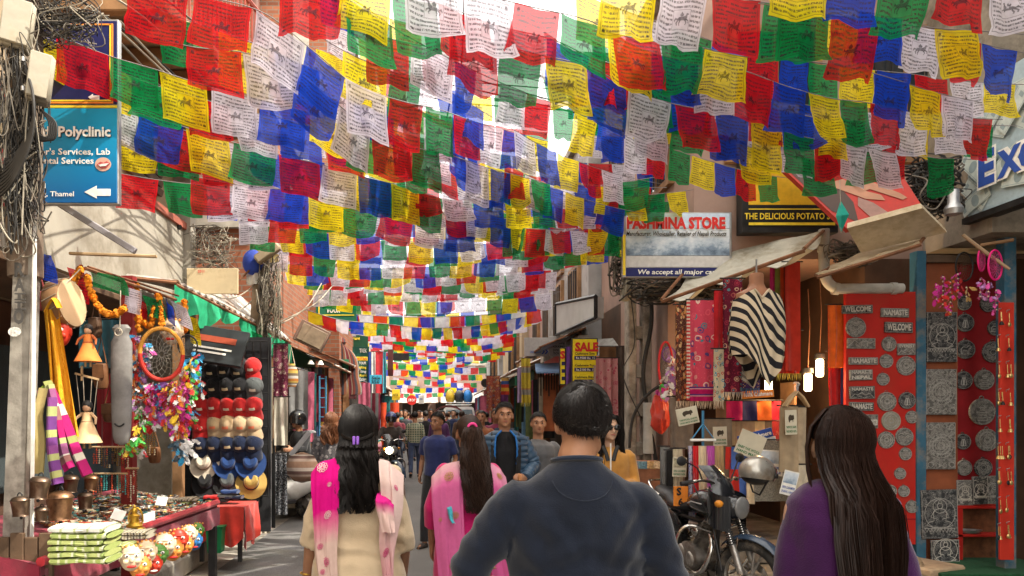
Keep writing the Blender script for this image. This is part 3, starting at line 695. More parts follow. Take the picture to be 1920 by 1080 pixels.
def junction(label,x0,y0,x1,y1,Y,d,lid=True):
    t=T('junction_box',label,'electrical box',P((x0+x1)/2,y1,Y));a,c=P(x0,y0,Y),P(x1,y1,Y)
    m=M('box_cream',(.36,.33,.26),.6,0,.15,8,.15,40,dirt=(.33,.28,.2))
    rm=rotz(math.radians(28))@rot(math.radians(7),'Y')
    MB().cbox(((a.x+c.x)/2,Y,(a.z+c.z)/2),(c.x-a.x,d,a.z-c.z),.015,rm).obj('case',m,t)
    MB().cbox(((a.x+c.x)/2+.025,Y-d*.62,(a.z+c.z)/2),((c.x-a.x)*.88,.025,(a.z-c.z)*.93),.012,rm).obj('lid',m,t)
    h=MB()
    for k in (-.3,.3):h.cyl(V(((a.x+c.x)/2-.45*(c.x-a.x),Y-d*.75,(a.z+c.z)/2+k*(a.z-c.z)-.012)),V(((a.x+c.x)/2-.45*(c.x-a.x),Y-d*.75,(a.z+c.z)/2+k*(a.z-c.z)+.012)),.012)
    h.obj('hinge',steel,t); return t
junction('cream junction box tilted on the near left pole beside the clinic sign',55,105,97,195,4.2,.1)
junction('larger cream junction box high on the near left pole at the top edge',6,5,60,95,4.2,.1)
def wire(mb,pts,r,n=5):mb.tube(bez([V(p) for p in pts],7),r,n)
cabk=M('black_cable',(.03,.028,.026),.6,0,.3,8,.1);cabg=M('grey_cable',(.15,.13,.105),.7,0,.3,8,.1);cabw=M('white_cable',(.36,.32,.25),.6,0,.2,8,.1)
def tangle(label,c,size,n,seed,r=(.004,.010),mats=(cabk,cabg,cabw),name='cable_tangle',hang=.5):
    """a knot of loose wires: loops drooping about a centre"""
    rr=U(seed);mb=MB();c=V(c)
    for i in range(n):
        mb.m=rr.choice((0,0,0,1,1,2)[:6]) if len(mats)>2 else 0
        k=rr.randint(4,7);p=c+V((rr.gauss(0,size[0]*.4),rr.gauss(0,size[1]*.4),rr.uniform(-.5,.5)*size[2]));pts=[p]
        for j in range(k):
            p=p+V((rr.gauss(0,size[0]*.5),rr.gauss(0,size[1]*.4),rr.gauss(-.02,size[2]*.22)));q=p-c
            if abs(q.x)>size[0]:p.x=c.x+size[0]*rr.uniform(-.8,.8)
            if abs(q.z)>size[2]*.6:p.z=c.z+size[2]*rr.uniform(-.5,.5)
            if abs(q.y)>size[1]:p.y=c.y+size[1]*rr.uniform(-.7,.7)
            pts.append(p)
        wire(mb,pts,rr.uniform(*r))
    return stuff(tag(mb.obj(name,list(mats)),label,'cables'))
tangle('tangle of black and pale wires knotted round the near left pole top',P(40,260,4.22),(.14,.1,1.1),90,1,(.002,.0045))
tangle('fuzzy knot of wires above the clinic sign at upper left',P(110,25,4.4),(.26,.12,.35),60,2,(.002,.004))
for i,(x,y) in enumerate([(0,0)]*1):
    mb=MB();rr=U(4)
    for k in range(9):o=k*.012;wire(mb,[P(-30,330+k*7,4.2),P(20,300+k*6,4.16-o),P(58,240+k*3,4.15-o),P(62,180,4.16-o),P(40,90,4.2),P(20+k*4,-20,4.22)],.008)
    tag(mb.obj('cable_bundle',cabk),'thick bundle of black cables sweeping round the near left pole','cables')
mb=MB()
for k in range(5):wire(mb,[P(75,205,4.2),P(92+k*3,230,4.18),P(88+k*3,262,4.17),P(66,262-k*3,4.2)],.006)
tag(mb.obj('cable_loop',cabk),'black cable loop hanging under the tilted junction box','cables')
CR=U(12)
spans=[([(215,-30,5),(330,70,6),(440,190,7.2),(520,320,9.3)],0),([(235,-30,5),(350,60,6),(450,170,7.2),(505,330,9.3)],1),([(190,-20,5),(300,60,6),(420,200,7.2),(500,345,9.3)],2),
         ([(260,-30,5),(350,30,6),(470,150,7.5),(510,350,9.4)],1),([(170,10,5),(280,110,6),(400,230,7.4),(495,380,9.4)],2),([(225,40,5),(310,130,6),(400,220,7.4),(490,400,9.4)],2),
         ([(225,80,5),(290,150,6),(390,270,7.4),(490,420,9.4)],1),([(150,0,5),(260,80,6),(390,210,7.4),(480,360,9.3)],0),([(222,205,5),(280,235,6),(370,270,7.4),(480,440,9.4)],2),
         ([(222,140,5),(300,200,6),(380,300,7.4),(492,460,9.4)],2),([(500,470,9.4),(640,150,12),(820,150,14),(1190,180,9.3)],0),([(640,60,8),(760,140,9),(900,170,9),(1200,240,9.3)],0),
         ([(560,-30,7),(700,90,8),(860,140,9),(1190,230,9.3)],0),([(700,120,9),(800,180,9.3),(950,200,9.3),(1240,215,9.3)],0),([(840,-40,7),(850,120,8),(830,260,9),(800,340,10)],0),([(870,-40,7.1),(865,120,8),(845,260,9),(825,340,10)],0),
         ([(1195,420,9.3),(1300,330,9),(1400,290,8),(1700,300,7)],0),([(1200,440,9.3),(1350,380,8.8),(1480,400,8),(1760,330,7)],0),([(1150,215,9.5),(1250,260,9.5),(1330,300,9.2),(1390,330,8.6)],0),([(1130,200,9.5),(1180,225,9.5),(1260,215,9.3),(1330,240,9.1)],0),
         ([(345,520,8.6),(420,560,9),(470,540,9.3),(492,500,9.4)],2),([(345,560,8.6),(400,590,9),(460,575,9.3),(492,530,9.4)],2),([(500,620,9.4),(570,580,10),(610,520,11),(640,480,12)],2),([(510,610,9.4),(590,570,10),(630,530,11),(700,470,13)],2)]
for i,(pts,k) in enumerate(spans):
    mb=MB();q=[P(*p) for p in pts];wire(mb,q,.009 if k!=2 else .008)
    tag(mb.obj('overhead_cable',(cabk,cabg,cabw)[k]),'%s overhead cable, %s'%(('black','grey','pale')[k],('fanning from clinic sign to hat stall pole, %s strand'%ords[i] if i<10 else 'crossing the street behind the flags, %s span'%ords[i-10] if i<20 else 'drooping from the hat stall pole, %s loop'%ords[i-20])),'cable','overhead cables')

# ---- second left pole with lamp and wire bundles
p2=T('utility_pole','weathered utility pole beside the hat rack with wires wound round its top','pole',P(488,960,9.4))
mb=MB();mb.tube([P(436,965,9.4),P(474,760,9.4),P(486,600,9.4),P(492,480,9.4)],[.13,.12,.115,.1],12);mb.obj('shaft',M('bark_brown',(.23,.17,.11),.9,0,.4,6,.7,40,dirt=(.08,.06,.04)),p2)
tangle('pale wire bundle round the hat stall pole',P(505,560,9.25),(.16,.1,.95),60,6,(.003,.006),(cabg,cabw,cabk))
tangle('pale nest of wires over the white pilaster on the left',P(395,470,8.7),(.34,.15,.5),44,7,(.003,.006),(cabw,cabg,cabk))
lm=T('street_lamp','boxy brown street lamp head on a thin arm above the hat stall','street lamp',P(500,470,9.2))
MB().cbox(P(502,474,9.2),(.34,.14,.12),.02,rot(math.radians(-36),'Y')).obj('lamp_head',M('tan_metal',(.36,.28,.19),.6,.1,.2),lm);mb=MB();wire(mb,[P(490,490,9.3),P(470,505,9.25),P(450,525,9.2)],.014);mb.obj('lamp_arm',rust,lm)
bb=T('blank_board','blank cream board marked 2011 on the white pilaster','sign',P(397,550,8.4));panel(bb,350,503,446,551,8.4,M('cream_tin',(.58,.47,.29),.7,0,.15,4,.2,30,dirt=(.4,.3,.17)),'board',.03);ptext(bb,'2011',377,511,5,8.395,inkR,12)
bs=T('small_board','small yellowish cloth board with faint writing by the street lamp','sign',P(500,500,9.6));panel(bs,470,449,522,492,9.6,M('old_yellow',(.52,.42,.18),.8),'board',.02);ptext(bs,'Small',494,468,7,9.595,inkK,34)
dr=T('paper_lantern','blue round cloth lantern hanging by the street lamp','lantern',P(478,500,9.3));MB().sph(P(474,492,9.3),(.13,.1,.16),14,10).obj('shade',M('lantern_blue',(.03,.06,.34),.8),dr)
MB().sheet(8,4,lambda u,v:P(462+34*u,507+26*v,9.3)+V((0,.04*math.sin(u*9),0))).obj('fringe',M('white_fringe',(.7,.66,.6),.9),dr)
cc=T('security_camera','small cream security camera on the corner pilaster','camera',P(325,425,8.5));MB().cbox(P(318,420,8.5),(.2,.09,.09),.02,rot(.25,'Y')).obj('body',plasterW,cc);MB().cyl(P(332,424,8.45),P(337,426,8.42),.03,n=10).obj('lens',blackm,cc);MB().cyl(P(312,414,8.52),P(312,398,8.6),.015).obj('bracket',steel,cc)

# ---- right: concrete pole
rp=T('utility_pole','pitted concrete utility pole with slots and cables right of the sale board','pole',P(1197,1010,9.3))
cp=M('pitted_concrete',(.33,.29,.24),.92,0,.35,7,.8,30,dirt=(.12,.10,.08));mb=MB()
for xa in (1182,1210):mb.cbox((P(xa,0,9.3).x,9.3,1.9),(.105,.2,4.3),.015)
for z in range(9):mb.cbox((P(1196,0,9.3).x,9.3,.2+z*.48),(.12,.16,.16),.01)
mb.obj('shaft',cp,rp);MB().cbox((P(1205,0,9.3).x+.1,9.25,.45),(.62,.5,1.06),.03).obj('plinth',conc,rp)
MB().tube([P(1218,755,9.15),P(1218,850,9.15)],.08,12).obj('plastic_pipe',M('grey_pvc',(.45,.44,.40),.5),rp)
mb=MB();wire(mb,[P(1215,500,9.15),P(1222,600,9.15),P(1206,700,9.15),P(1220,800,9.1),P(1232,880,9.1)],.025,8);wire(mb,[P(1280,700,8.9),P(1220,735,9.05),P(1188,780,9.1),P(1180,840,9.1)],.018,8);wire(mb,[P(1178,520,9.15),P(1190,640,9.15),P(1168,700,9.1),P(1200,780,9.1)],.007);mb.obj('cable',cabk,rp)
tangle('knot of brown wires round the top of the concrete pole',P(1165,505,9.15),(.16,.1,.6),42,9,(.004,.008),(cabk,cabg,cabg))
junction('grey meter box on the right concrete pole',1164,525,1180,565,9.15,.08)
tangle('dark nest of cables under the cream plastic awning',P(1270,535,8.8),(.62,.3,.4),60,10,(.005,.011),(cabk,cabk,cabg))
tangle('dark nest of cables between the red billboard and the exchange sign',P(1745,350,7.1),(.32,.2,.5),70,11,(.004,.010),(cabk,cabk,cabg))
tangle('coil of grey wires over the drain pipe at right',P(1590,475,7.5),(.25,.12,.25),34,13,(.004,.009),(cabg,cabk,cabg))
# ---- shawl store sign
Ys=7.9
ss=T('shop_sign','large store sign with red lettering, mountain picture and navy band','sign',P(1270,520,Ys))
panel(ss,1168,398,1372,520,Ys,steel,'sign_backing',.06);panel(ss,1174,400,1368,428,Ys-.006,flat('pale_sky_print',(.55,.66,.78)),'title_panel',.008)
panel(ss,1168,440,1173,516,Ys-.006,inkY,'edge_strip',.008)
def mk_mount():
    t=NT('mountain_print');s=t.sep(t.coord('Generated'));co=t.coord('Object')
    h=t.math('ADD',t.noise(t.map(co,(1.3,1,1.8)),3.2,8,rough=.7),t.math('MULTIPLY',s[2],.25))
    c=t.ramp(h,[(.38,(.10,.14,.2)),(.52,(.24,.32,.42)),(.62,(.50,.58,.66)),(.78,(.72,.76,.8))]); return keep(t.fin(c,.5))
panel(ss,1174,429,1368,479,Ys-.006,mk_mount(),'mountain_picture',.008);panel(ss,1174,480,1368,501,Ys-.006,flat('pale_grey_print',(.58,.57,.55)),'plain_band',.008);panel(ss,1174,502,1368,518,Ys-.006,flat('navy_print',(.015,.02,.12)),'navy_band',.008)
ptext(ss,'PASHMINA STORE',1361.5,430,22,Ys-.009,inkW,188,'R',bold=.06);ptext(ss,'PASHMINA STORE',1360,428,21,Ys-.013,inkR,185,'R',bold=.05)
ptext(ss,'Manufacturer, Wholesaller, Retailer of Nepali Products',1362,442,8.5,Ys-.013,inkW,188,'R',bold=.05,shear=.2);ptext(ss,'Manufacturer, Wholesaller, Retailer of Nepali Products',1362,442,8.5,Ys-.017,inkK,188,'R',bold=.02,shear=.2)
ptext(ss,'We accept all major cards',1196,514,9,Ys-.009,inkW,158,'L',bold=.02,shear=.15)
# ---- potato snack sign
Yo=7.75
ps=T('snack_sign','black and yellow snack sign with bold potato lettering','sign',P(1480,432,Yo));panel(ps,1392,288,1572,436,Yo,blackm,'cabinet',.16)
panel(ps,1404,385,1566,425,Yo-.006,flat('sign_black',(.012,.012,.012)),'lower_panel',.008);panel(ps,1404,291,1566,384,Yo-.006,flat('sign_amber',(.72,.42,.02)),'upper_panel',.008);panel(ps,1404,417,1566,422,Yo-.010,inkY,'stripe',.003);panel(ps,1404,391,1566,393,Yo-.010,inkY,'stripe',.003)
ptext(ps,'THE DELICIOUS POTATO STICK',1396,411,12,Yo-.009,inkY,190,'L',bold=.02);ptext(ps,'Potato',1436,318,26,Yo-.009,inkK,120,'L',bold=.02,shear=.35)
# ---- red billboard seen from below
rb=T('billboard','slanting red billboard showing bare arms and legs above the plaque shop','billboard',P(1600,420,6.9))
q=[P(1432,282,7.5),P(1660,280,7.1),P(1730,388,6.55),P(1588,428,6.9)]
nq=(q[1]-q[0]).cross(q[3]-q[0]).normalized();ey=V((0,0,EYE));q[2]=ey+(q[2]-ey)*(nq.dot(q[0]-ey)/nq.dot(q[2]-ey));nq=nq if nq.y<0 else -nq
def onb(u,v,o=0.0):return q[0].lerp(q[1],u).lerp(q[3].lerp(q[2],u),v)+nq*o
mb=MB();mb.sheet(1,1,lambda u,v:onb(u,v,0));mb.sheet(1,1,lambda u,v:onb(1-u,v,-.07))
for e in ((0,0,1,0),(1,0,1,1),(1,1,0,1),(0,1,0,0)):mb.sheet(1,1,lambda u,v:onb(e[0]+(e[2]-e[0])*u,e[1]+(e[3]-e[1])*u,-.07*v))
mb.obj('board',flat('billboard_red',(.42,.03,.02)),rb,smooth=False)
skin_p=M('skin_print_dark',(.40,.19,.11),.5,0,.25,3,.05);hair_p=M('hair_print',(.06,.03,.02),.5,0,.3,3,.05)
def onpoly(pts,m,nm_,o):MB().poly([onb(u,v,o) for u,v in pts][::-1]).obj(nm_,m,rb,smooth=False)
onpoly([(.02,.05),(.30,.02),(.36,.3),(.33,.75),(.18,.98),(.03,.8)],hair_p,'printed_hair',.004)
onpoly([(.22,.25),(.40,.36),(.52,.62),(.66,.72),(.66,.80),(.48,.74),(.32,.58),(.20,.45)],skin_p,'printed_arm',.008)
onpoly([(.36,.99),(.34,.8),(.42,.70),(.52,.80),(.60,.99)],M('dress_print',(.30,.17,.14),.6),'printed_dress',.007);onpoly([(.45,.5),(.56,.40),(.64,.48),(.86,.74),(.90,.82),(.84,.84),(.60,.62),(.48,.66)],skin_p,'printed_arm',.008)
q2=[P(1588,428,6.9),P(1730,390,6.55),P(1776,436,6.75),P(1614,474,7.1)]
mb=MB();mb.add(q2+[v+V((0,.03,.05)) for v in q2],[(0,1,2,3),(7,6,5,4),(0,4,5,1),(1,5,6,2),(2,6,7,3),(3,7,4,0)]);mb.obj('soffit',M('cream_soffit',(.60,.50,.36),.8,0,.15,4,.25,dirt=(.35,.27,.16)),rb,smooth=False)
# ---- money exchange sign on the side wall at right
ex=T('exchange_sign','money exchange sign printed with grey banknotes at the right edge','sign',(5.15,6,3.5))
MB().bb(5.15,5.24,4.6,7.25,3.50,4.72).obj('board',flat('note_blue',(.36,.46,.50)),ex,smooth=False);MB().bb(5.12,5.25,4.55,7.29,3.44,3.497).obj('frame',blackm,ex,smooth=False)
rr=U(31);n1=flat('banknote_print',(.50,.56,.52));n2=flat('banknote_dark',(.26,.33,.34))
for i in range(34):
    y,z,a=rr.uniform(5.3,7.15),rr.uniform(3.6,4.6),rr.uniform(-.8,.8);o=5.148-.0012*i
    def nn(pts):return [V((o,y-(px*math.cos(a)-pz*math.sin(a)),min(4.71,max(3.505,z+px*math.sin(a)+pz*math.cos(a))))) for px,pz in pts]
    w_,h_=.19,.08
    mb=MB();mb.poly(nn([(-w_,-h_),(w_,-h_),(w_,h_),(-w_,h_)]));mb.m=1
    o-=.0004;mb.poly(nn([(x,z_) for x,z_ in ell(0,0,.05,.06,14)]))
    for e in (-1,1):mb.poly(nn([(e*.15-.02,-.03),(e*.15+.02,-.03),(e*.15+.02,.03),(e*.15-.02,.03)]))
    mb.poly(nn([(-w_+.012,-h_+.01),(w_-.012,-h_+.01),(w_-.012,-h_+.016),(-w_+.012,-h_+.016)]));mb.poly(nn([(-w_+.012,h_-.016),(w_-.012,h_-.016),(w_-.012,h_-.01),(-w_+.012,h_-.01)]))
    mb.obj('printed_banknote',[n1,n2],ex,smooth=False)
text('E',(5.10,6.93,3.74),None,.30,inkW,ex,(0,-1,0),(0,0,1),'C',bold=.10);text('E',(5.096,6.93,3.74),None,.30,inkB,ex,(0,-1,0),(0,0,1),'C',bold=.05)
text('XCHANGE',(5.10,6.80,3.74),None,.23,inkW,ex,(0,-1,0),(0,0,1),'L',bold=.10);text('XCHANGE',(5.096,6.80,3.74),None,.23,inkB,ex,(0,-1,0),(0,0,1),'L',bold=.05)
# ---- kite on a thread, drain pipe, lamp
kt=T('kite','small teal paper kite caught on a thread below the flags','kite',P(1578,436,6.6));km=FM['G'] and M('teal_paper',(.02,.38,.30),.7)
mb=MB();mb.add([P(1576,376,6.6),P(1592,402,6.57),P(1577,437,6.6),P(1567,405,6.63),P(1578,404,6.55)],[(0,4,1),(1,4,2),(2,4,3),(3,4,0)]);mb.obj('sail',km,kt,smooth=False)
mb=MB();mb.tube([P(1574,322,6.6),P(1575,350,6.6),P(1576,376,6.59)],.003,4);mb.tube([P(1576,376,6.59),P(1577,437,6.59)],.003,4);mb.obj('thread',cabw,kt)
dp=T('drain_pipe','grey plastic drain pipe bending above the red plaque board','pipe',P(1548,520,7.6));pv=M('grey_pvc',(.45,.44,.40),.5);mb=MB()
mb.tube(bez([P(1545,430,7.6),P(1545,480,7.6),P(1548,520,7.6),P(1566,540,7.6),P(1600,541,7.6),P(1692,541,7.6)],6),.052,12);mb.obj('pipe',pv,dp);mb=MB();mb.cyl(P(1562,541,7.6),P(1572,542,7.6),.062,n=12);mb.cyl(P(1670,541,7.6),P(1680,541,7.6),.062,n=12);mb.cyl(P(1545,462,7.6),P(1545,472,7.6),.062,n=12);mb.obj('pipe_collar',pv,dp)
ml=T('wall_lamp','grey weatherproof wall lamp among the cables near the exchange sign','lamp',P(1790,400,6.8));MB().lathe([(.0,.0),(.07,.02),(.08,.07),(.05,.12),(.045,.24),(.0,.25)],14,P(1788,406,6.8)).obj('housing',steel,ml)
# ---- sale boards and other signs on the right
Yq=11
def sale(x0,x1,y0,y1,lab,lines):
    t=board(lab,x0,y0,x1,y1,Yq,blackm,'sign');panel(t,x0+2,y0+2,x1-2,y1-2,Yq-.006,flat('sale_yellow',(.82,.66,.02)),'face',.008); return t
s1=sale(1072,1121,634,722,'yellow cashmere sale board above the man in navy, with prices',0)
ptext(s1,'SALE',1078,658,16,Yq-.009,inkR,44,'L',bold=.05)
for i,(a_,b_) in enumerate((('Cashmere Swe','Rs.3500 Rs. 12'),('Cashmere Pon','Rs.2100 Rs. 10'),('Cashmere Shawl','Rs.2500 Rs. 70'))):
    y=665+22*i;ptext(s1,a_,1078,y,4.6,Yq-.009,inkK,37,'L',bold=.02);panel(s1,1077,y+2.5,1118,y+9.5,Yq-.010,flat('sale_navy',(.02,.02,.09)),'price_strip',.003);ptext(s1,b_,1080,y+8.2,4.4,Yq-.012,inkW,36,'L',bold=.02)
s2=sale(1049,1061,652,722,'narrow edge-on yellow sale board left of the larger one',0);ptext(s2,'S',1055,672,14,Yq-.009,inkR,None,'C',bold=.05)
for i in range(3):panel(s2,1053,678+14*i,1059,685+14*i,Yq-.010,flat('sale_navy',(.02,.02,.09)),'price_strip',.003)
fl=board('grey floor direction sign with blue double arrow, hung left of the sale boards',983,633,1028,668,13.5,flat('sign_grey',(.36,.34,.33)));ptext(fl,'2ND FLOOR',1004,662,4.4,13.49,inkB,20)
for k in (0,6):ppoly(fl,[(1015+k,655),(1018+k,655),(1022+k,659),(1018+k,664),(1015+k,664),(1019+k,659)],13.49,inkB,'arrow')
tk=board('grey trekking shop sign beside the floor direction sign',1029,630,1062,668,13.5,flat('sign_grey',(.36,.34,.33)))
for i,s_ in enumerate(('Climbing','TREKKING','JUNGLE','TOUR')):ptext(tk,s_,1046,645+6.5*i,4,13.49,inkK,26 if i<2 else 18)
lg=T('shop_light_sign','large blank grey light box sign tilted on the right, left of the concrete pole','sign',P(1090,620,12.5));mb=MB();a,b,c,d=P(1043,570,13.5),P(1117,555,11),P(1117,595,11),P(1043,628,13.5)
o=V((.14,.10,0));mb.add([a,b,c,d,a+o,b+o,c+o,d+o],[(3,2,1,0),(4,5,6,7),(0,1,5,4),(1,2,6,5),(2,3,7,6),(3,0,4,7)]);mb.obj('cabinet',M('pale_grey_sheet',(.42,.43,.42),.5,0,.15,3,.1),lg,smooth=False)
mb=MB();mb.tube([a,b,c,d],.03,4,closed=True);mb.obj('frame',blackm,lg)
bsn=board('small blue sign with a round emblem glimpsed between flags at upper right of centre',1066,183,1124,222,9.6,flat('sign_teal',(.05,.25,.38)));ppoly(bsn,ell(1100,202,14,13),9.594,flat('pale_print',(.4,.5,.55)),'emblem');ppoly(bsn,ell(1100,202,11,10),9.590,flat('sign_teal',(.05,.25,.38)),'emblem')
wsn=board('white shop sign showing days lettering between the flags at upper right of centre',1126,205,1190,240,9.7,flat('sign_white',(.66,.68,.68)));ptext(wsn,'Days 265',1150,224,8,9.693,inkK,60)
# ---- left trekking signs
bt=board('green tour agency sign with red bhutan lettering high on the left',592,550,668,604,15,flat('sign_green',(.01,.11,.06)))
panel(bt,604,562,660,575,14.99,inkY,'name_strip',.008);ptext(bt,'BHUTAN',632,573.5,9.5,14.987,inkR,50,bold=.05);ptext(bt,'TOUR',625,586,8,14.99,inkW,26,bold=.03)
for x0,y0,x1,y1 in ((597,556,664,557.5),(597,590,664,591.5),(597,556,599,591)):panel(bt,x0,y0,x1,y1,14.99,inkY,'border_line',.006)
b2=board('wide dark green shop fascia behind the striped poncho',598,625,690,650,18.2,flat('sign_green2',(.012,.07,.035)));ptext(b2,'Bangla Restaurant',645,637,6,18.19,inkY,60)
tr=board('tall dark green trekking sign beside the striped poncho',661,650,692,725,17,flat('sign_teal_green',(.012,.085,.06)))
ptext(tr,'TREK',688,661,7.5,16.993,inkW,14,'R',bold=.01);panel(tr,664,669,689,676,16.993,inkY,'name_strip',.006);ptext(tr,'BHUTAN',677,675,5,16.99,inkR,22,bold=.02)
for s_,y,m in (('TOUR',683,inkW),('Trekking',691,inkY),('Rafting',698.5,inkW),('Safari',706,inkY),('Air Ticket',713,inkW)):ptext(tr,s_,687,y,5,16.993,m,{'TOUR':14}.get(s_,22),'R',bold=.02)
panel(tr,665,717,685,721,16.993,inkR,'red_strip',.006)
sp=board('handwritten blue price card on the hanging red and white cloths',693,703,716,720,16.6,flat('card_blue',(.05,.42,.62)),'price card','price_card',.01);ptext(sp,'Sale',705,711,5.5,16.594,inkK,16);ptext(sp,'350',704,718.5,5.5,16.594,inkK,15)
wb=T('wind_sign','brown translucent sign box tilted over the left clothes shop','sign',P(590,660,12));mb=MB();mb.cbox(P(585,630,12),(.5,.14,.36),.01,rot(math.radians(26),'Y'));mb.obj('case',M('brown_panel',(.20,.13,.10),.5,0,.3,4,.1),wb);mb=MB();mb.cbox(P(585,630,11.92),(.42,.02,.28),.005,rot(math.radians(26),'Y'));mb.obj('pane',M('tan_pane',(.30,.23,.16),.4,0,.3,6,.1),wb)
# ================================================================== LEFT MARKET STALL
def drape(mb,tl,tr,h,amp=.02,nf=4,seed=0,out=V((0,-1,0)),nu=18,nv=10,taper=0.0,hem=0.0,double=0.0):
    """cloth hung from a line, with folds deepening downwards"""
    rr=U(seed);ph=rr.uniform(0,6);tl=V(tl);tr=V(tr);mid=(tl+tr)/2
    def fn(u,v,o=0.0):
        p=tl.lerp(tr,u);p=p+(mid-p)*taper*v
        w_=math.sin(u*nf*2*PI+ph+.8*math.sin(v*3+ph));w2=math.sin(u*nf*3.7+ph*2)
        n=mnoise.noise(V((u*3,v*3,seed*1.7)))
        return p+V((.3*amp*w2*v,0,-h*v-hem*(.5+.5*math.sin(u*9+ph))*v))+out*(amp*(w_*(.35+.65*v)+.5*w2*v+.6*n)+o)
    mb.sheet(nu,nv,fn)
    if double:mb.sheet(nu,nv,lambda u,v:fn(1-u,v,-double))
    return mb
def hung(name,label,cat,x0,y0,x1,y1,Y,m,amp=.02,nf=3,seed=0,Y2=None,group=None,taper=0,fringe=None,hem=0.0,tilt=0,nu=18,nv=10,part='cloth',rail=True,double=.012):
    """a hanging cloth filling a pixel rectangle at Y (Y2 = depth at its right edge)"""
    Y2=Y2 or Y;a,b=P(x0,y0,Y),P(x1,y0+tilt,Y2);h=(y1-y0)*Y/F
    t=T(name,label,cat,(a+b)/2,group=group)
    drape(MB(),a,b,h,amp,nf,seed,nu=nu,nv=nv,taper=taper,hem=hem,double=double).obj(part,m,t)
    if rail:MB().tube([a+V((-.03,.006,.008)),b+V((.03,.006,.008))],.007,6).obj('hanging_rail',blackm,t)
    if fringe:
        mb=MB();rr=U(seed+5);n=int((b-a).length/.012)
        for i in range(n):
            p=a.lerp(b,(i+.5)/n)+V((0,rr.uniform(-.012,.004),-h));mb.tube([p,p+V((rr.uniform(-.008,.008),0,-.035)),p+V((rr.uniform(-.012,.012),0,-.06-rr.uniform(0,.02)))],[.0035,.003,.001],4)
        stuff(mb.obj('fringe',fringe,t))
    return t
velvet=fabric('maroon_velvet',(.22,.015,.035));redcloth=fabric('red_cloth',(.58,.045,.03));
# ---- long display table with goods
tb=T('display_table','long market table covered in maroon velvet along the left kerb','table',(-2.3,5.4,.14))
A,B,Cc,D=V((-2.19,4.12,.76)),V((-1.93,6.55,.80)),V((-2.85,6.6,.93)),V((-3.0,4.3,.90))
mb=MB();mb.add([A,B,Cc,D]+[p-V((0,0,.06)) for p in (A,B,Cc,D)],[(0,1,2,3),(7,6,5,4),(0,4,5,1),(1,5,6,2),(2,6,7,3),(3,7,4,0)]);mb.obj('tabletop',velvet,tb,smooth=False)
MB().tube([A+V((0,0,.02)),B+V((0,0,.02))],.028,8).obj('edge_roll',fabric('edge_red',(.48,.03,.04)),tb)
drape(MB(),A+V((.02,0,-.02)),B+V((.02,0,-.02)),.16,.012,9,4,out=V((1,-.15,0)),nu=50).obj('table_skirt',velvet,tb);drape(MB(),D+V((0,-.012,0)),A+V((0,-.012,0)),.6,.012,4,5,nu=30).obj('end_skirt',velvet,tb)
for p in (A,B,Cc,D):
    MB().bb(p.x-.03-.04*(p.x>-2.5),p.x+.03-.04*(p.x>-2.5),p.y-.03,p.y+.03,.1,p.z-.06).obj('leg',blackm,tb,smooth=False)
def ontab(u,v):return A.lerp(B,u).lerp(D.lerp(Cc,u),v)
# jewellery heap: nobody could count it
rr=U(2);cols=[M('bead_'+n,c,.3,m_,.3,20,0) for n,c,m_ in (('silver',(.5,.5,.48),.9),('dark',(.03,.03,.03),.2),('brown',(.14,.06,.03),0),('turquoise',(.05,.25,.25),0),('bone',(.6,.52,.38),0),('coral',(.45,.07,.03),0),('brass',(.5,.33,.10),.9))]
jw=MB()
for i in range(2600):
    u,v=rr.uniform(.30,.98),rr.uniform(.05,.85);p=ontab(u,v)+V((0,0,.012+.03*abs(mnoise.noise(V((u*9,v*9,1))))));jw.m=rr.choice((0,1,1,2,2,3,4,4,5,6));k=rr.random()
    if k<.5:jw.sph(p,(rr.uniform(.008,.02),rr.uniform(.008,.02),.01),6,4)
    elif k<.8:
        a=rr.uniform(0,6.28);q=rr.uniform(.02,.05);jw.tube([p+V((math.cos(a+t_*1.0)*q,math.sin(a+t_*1.0)*q,.004*math.sin(t_*3))) for t_ in range(6)],.004,4)
    else:jw.cbox(p,(rr.uniform(.02,.06),rr.uniform(.02,.05),rr.uniform(.012,.03)),.004,rotz(rr.uniform(0,3)))
stuff(tag(jw.obj('jewellery',cols),'heap of beads, bracelets and silver trinkets spread on the velvet table','jewellery'))
for i,(x,y,Y,a,lab) in enumerate(((222,968,5.1,.3,'white price card tilted among the jewellery, left of the gold statue'),(280,972,5.4,-.3,'small white price card among the jewellery right of the gold statue'),(303,942,5.9,.1,'white tag standing at the back of the jewellery table'))):
    tag(MB().cbox(P(x,y,Y)+V((0,0,.01)),(.085,.003,.075),.001,rot(a,'Y')@rot(-.5,'X')).obj('price_card',inkW,smooth=False),lab,'card')
gold=M('gold_brass',(.62,.38,.05),.35,.7,.2,20,.2)
st=T('statuette','small golden seated statuette on the jewellery table','statue',P(252,998,5.0));mb=MB();o=P(252,1000,5.0);mb.cbox(o+V((0,0,.02)),(.13,.07,.04),.01);mb.lathe([(.05,.04),(.055,.055),(.03,.075),(.028,.10),(.035,.12),(.012,.135)],14,o);mb.sph(o+V((0,0,.15)),(.02,.02,.024));mb.lathe([(.008,.17),(.01,.18),(0,.195)],8,o);mb.obj('figure',gold,st);mb=MB()
mb.tube([o+V((.048*math.cos(a),.02,.10+.07*math.sin(a))) for a in [PI*(-.2+1.4*i/12) for i in range(13)]],.006,5);mb.obj('halo',gold,st)
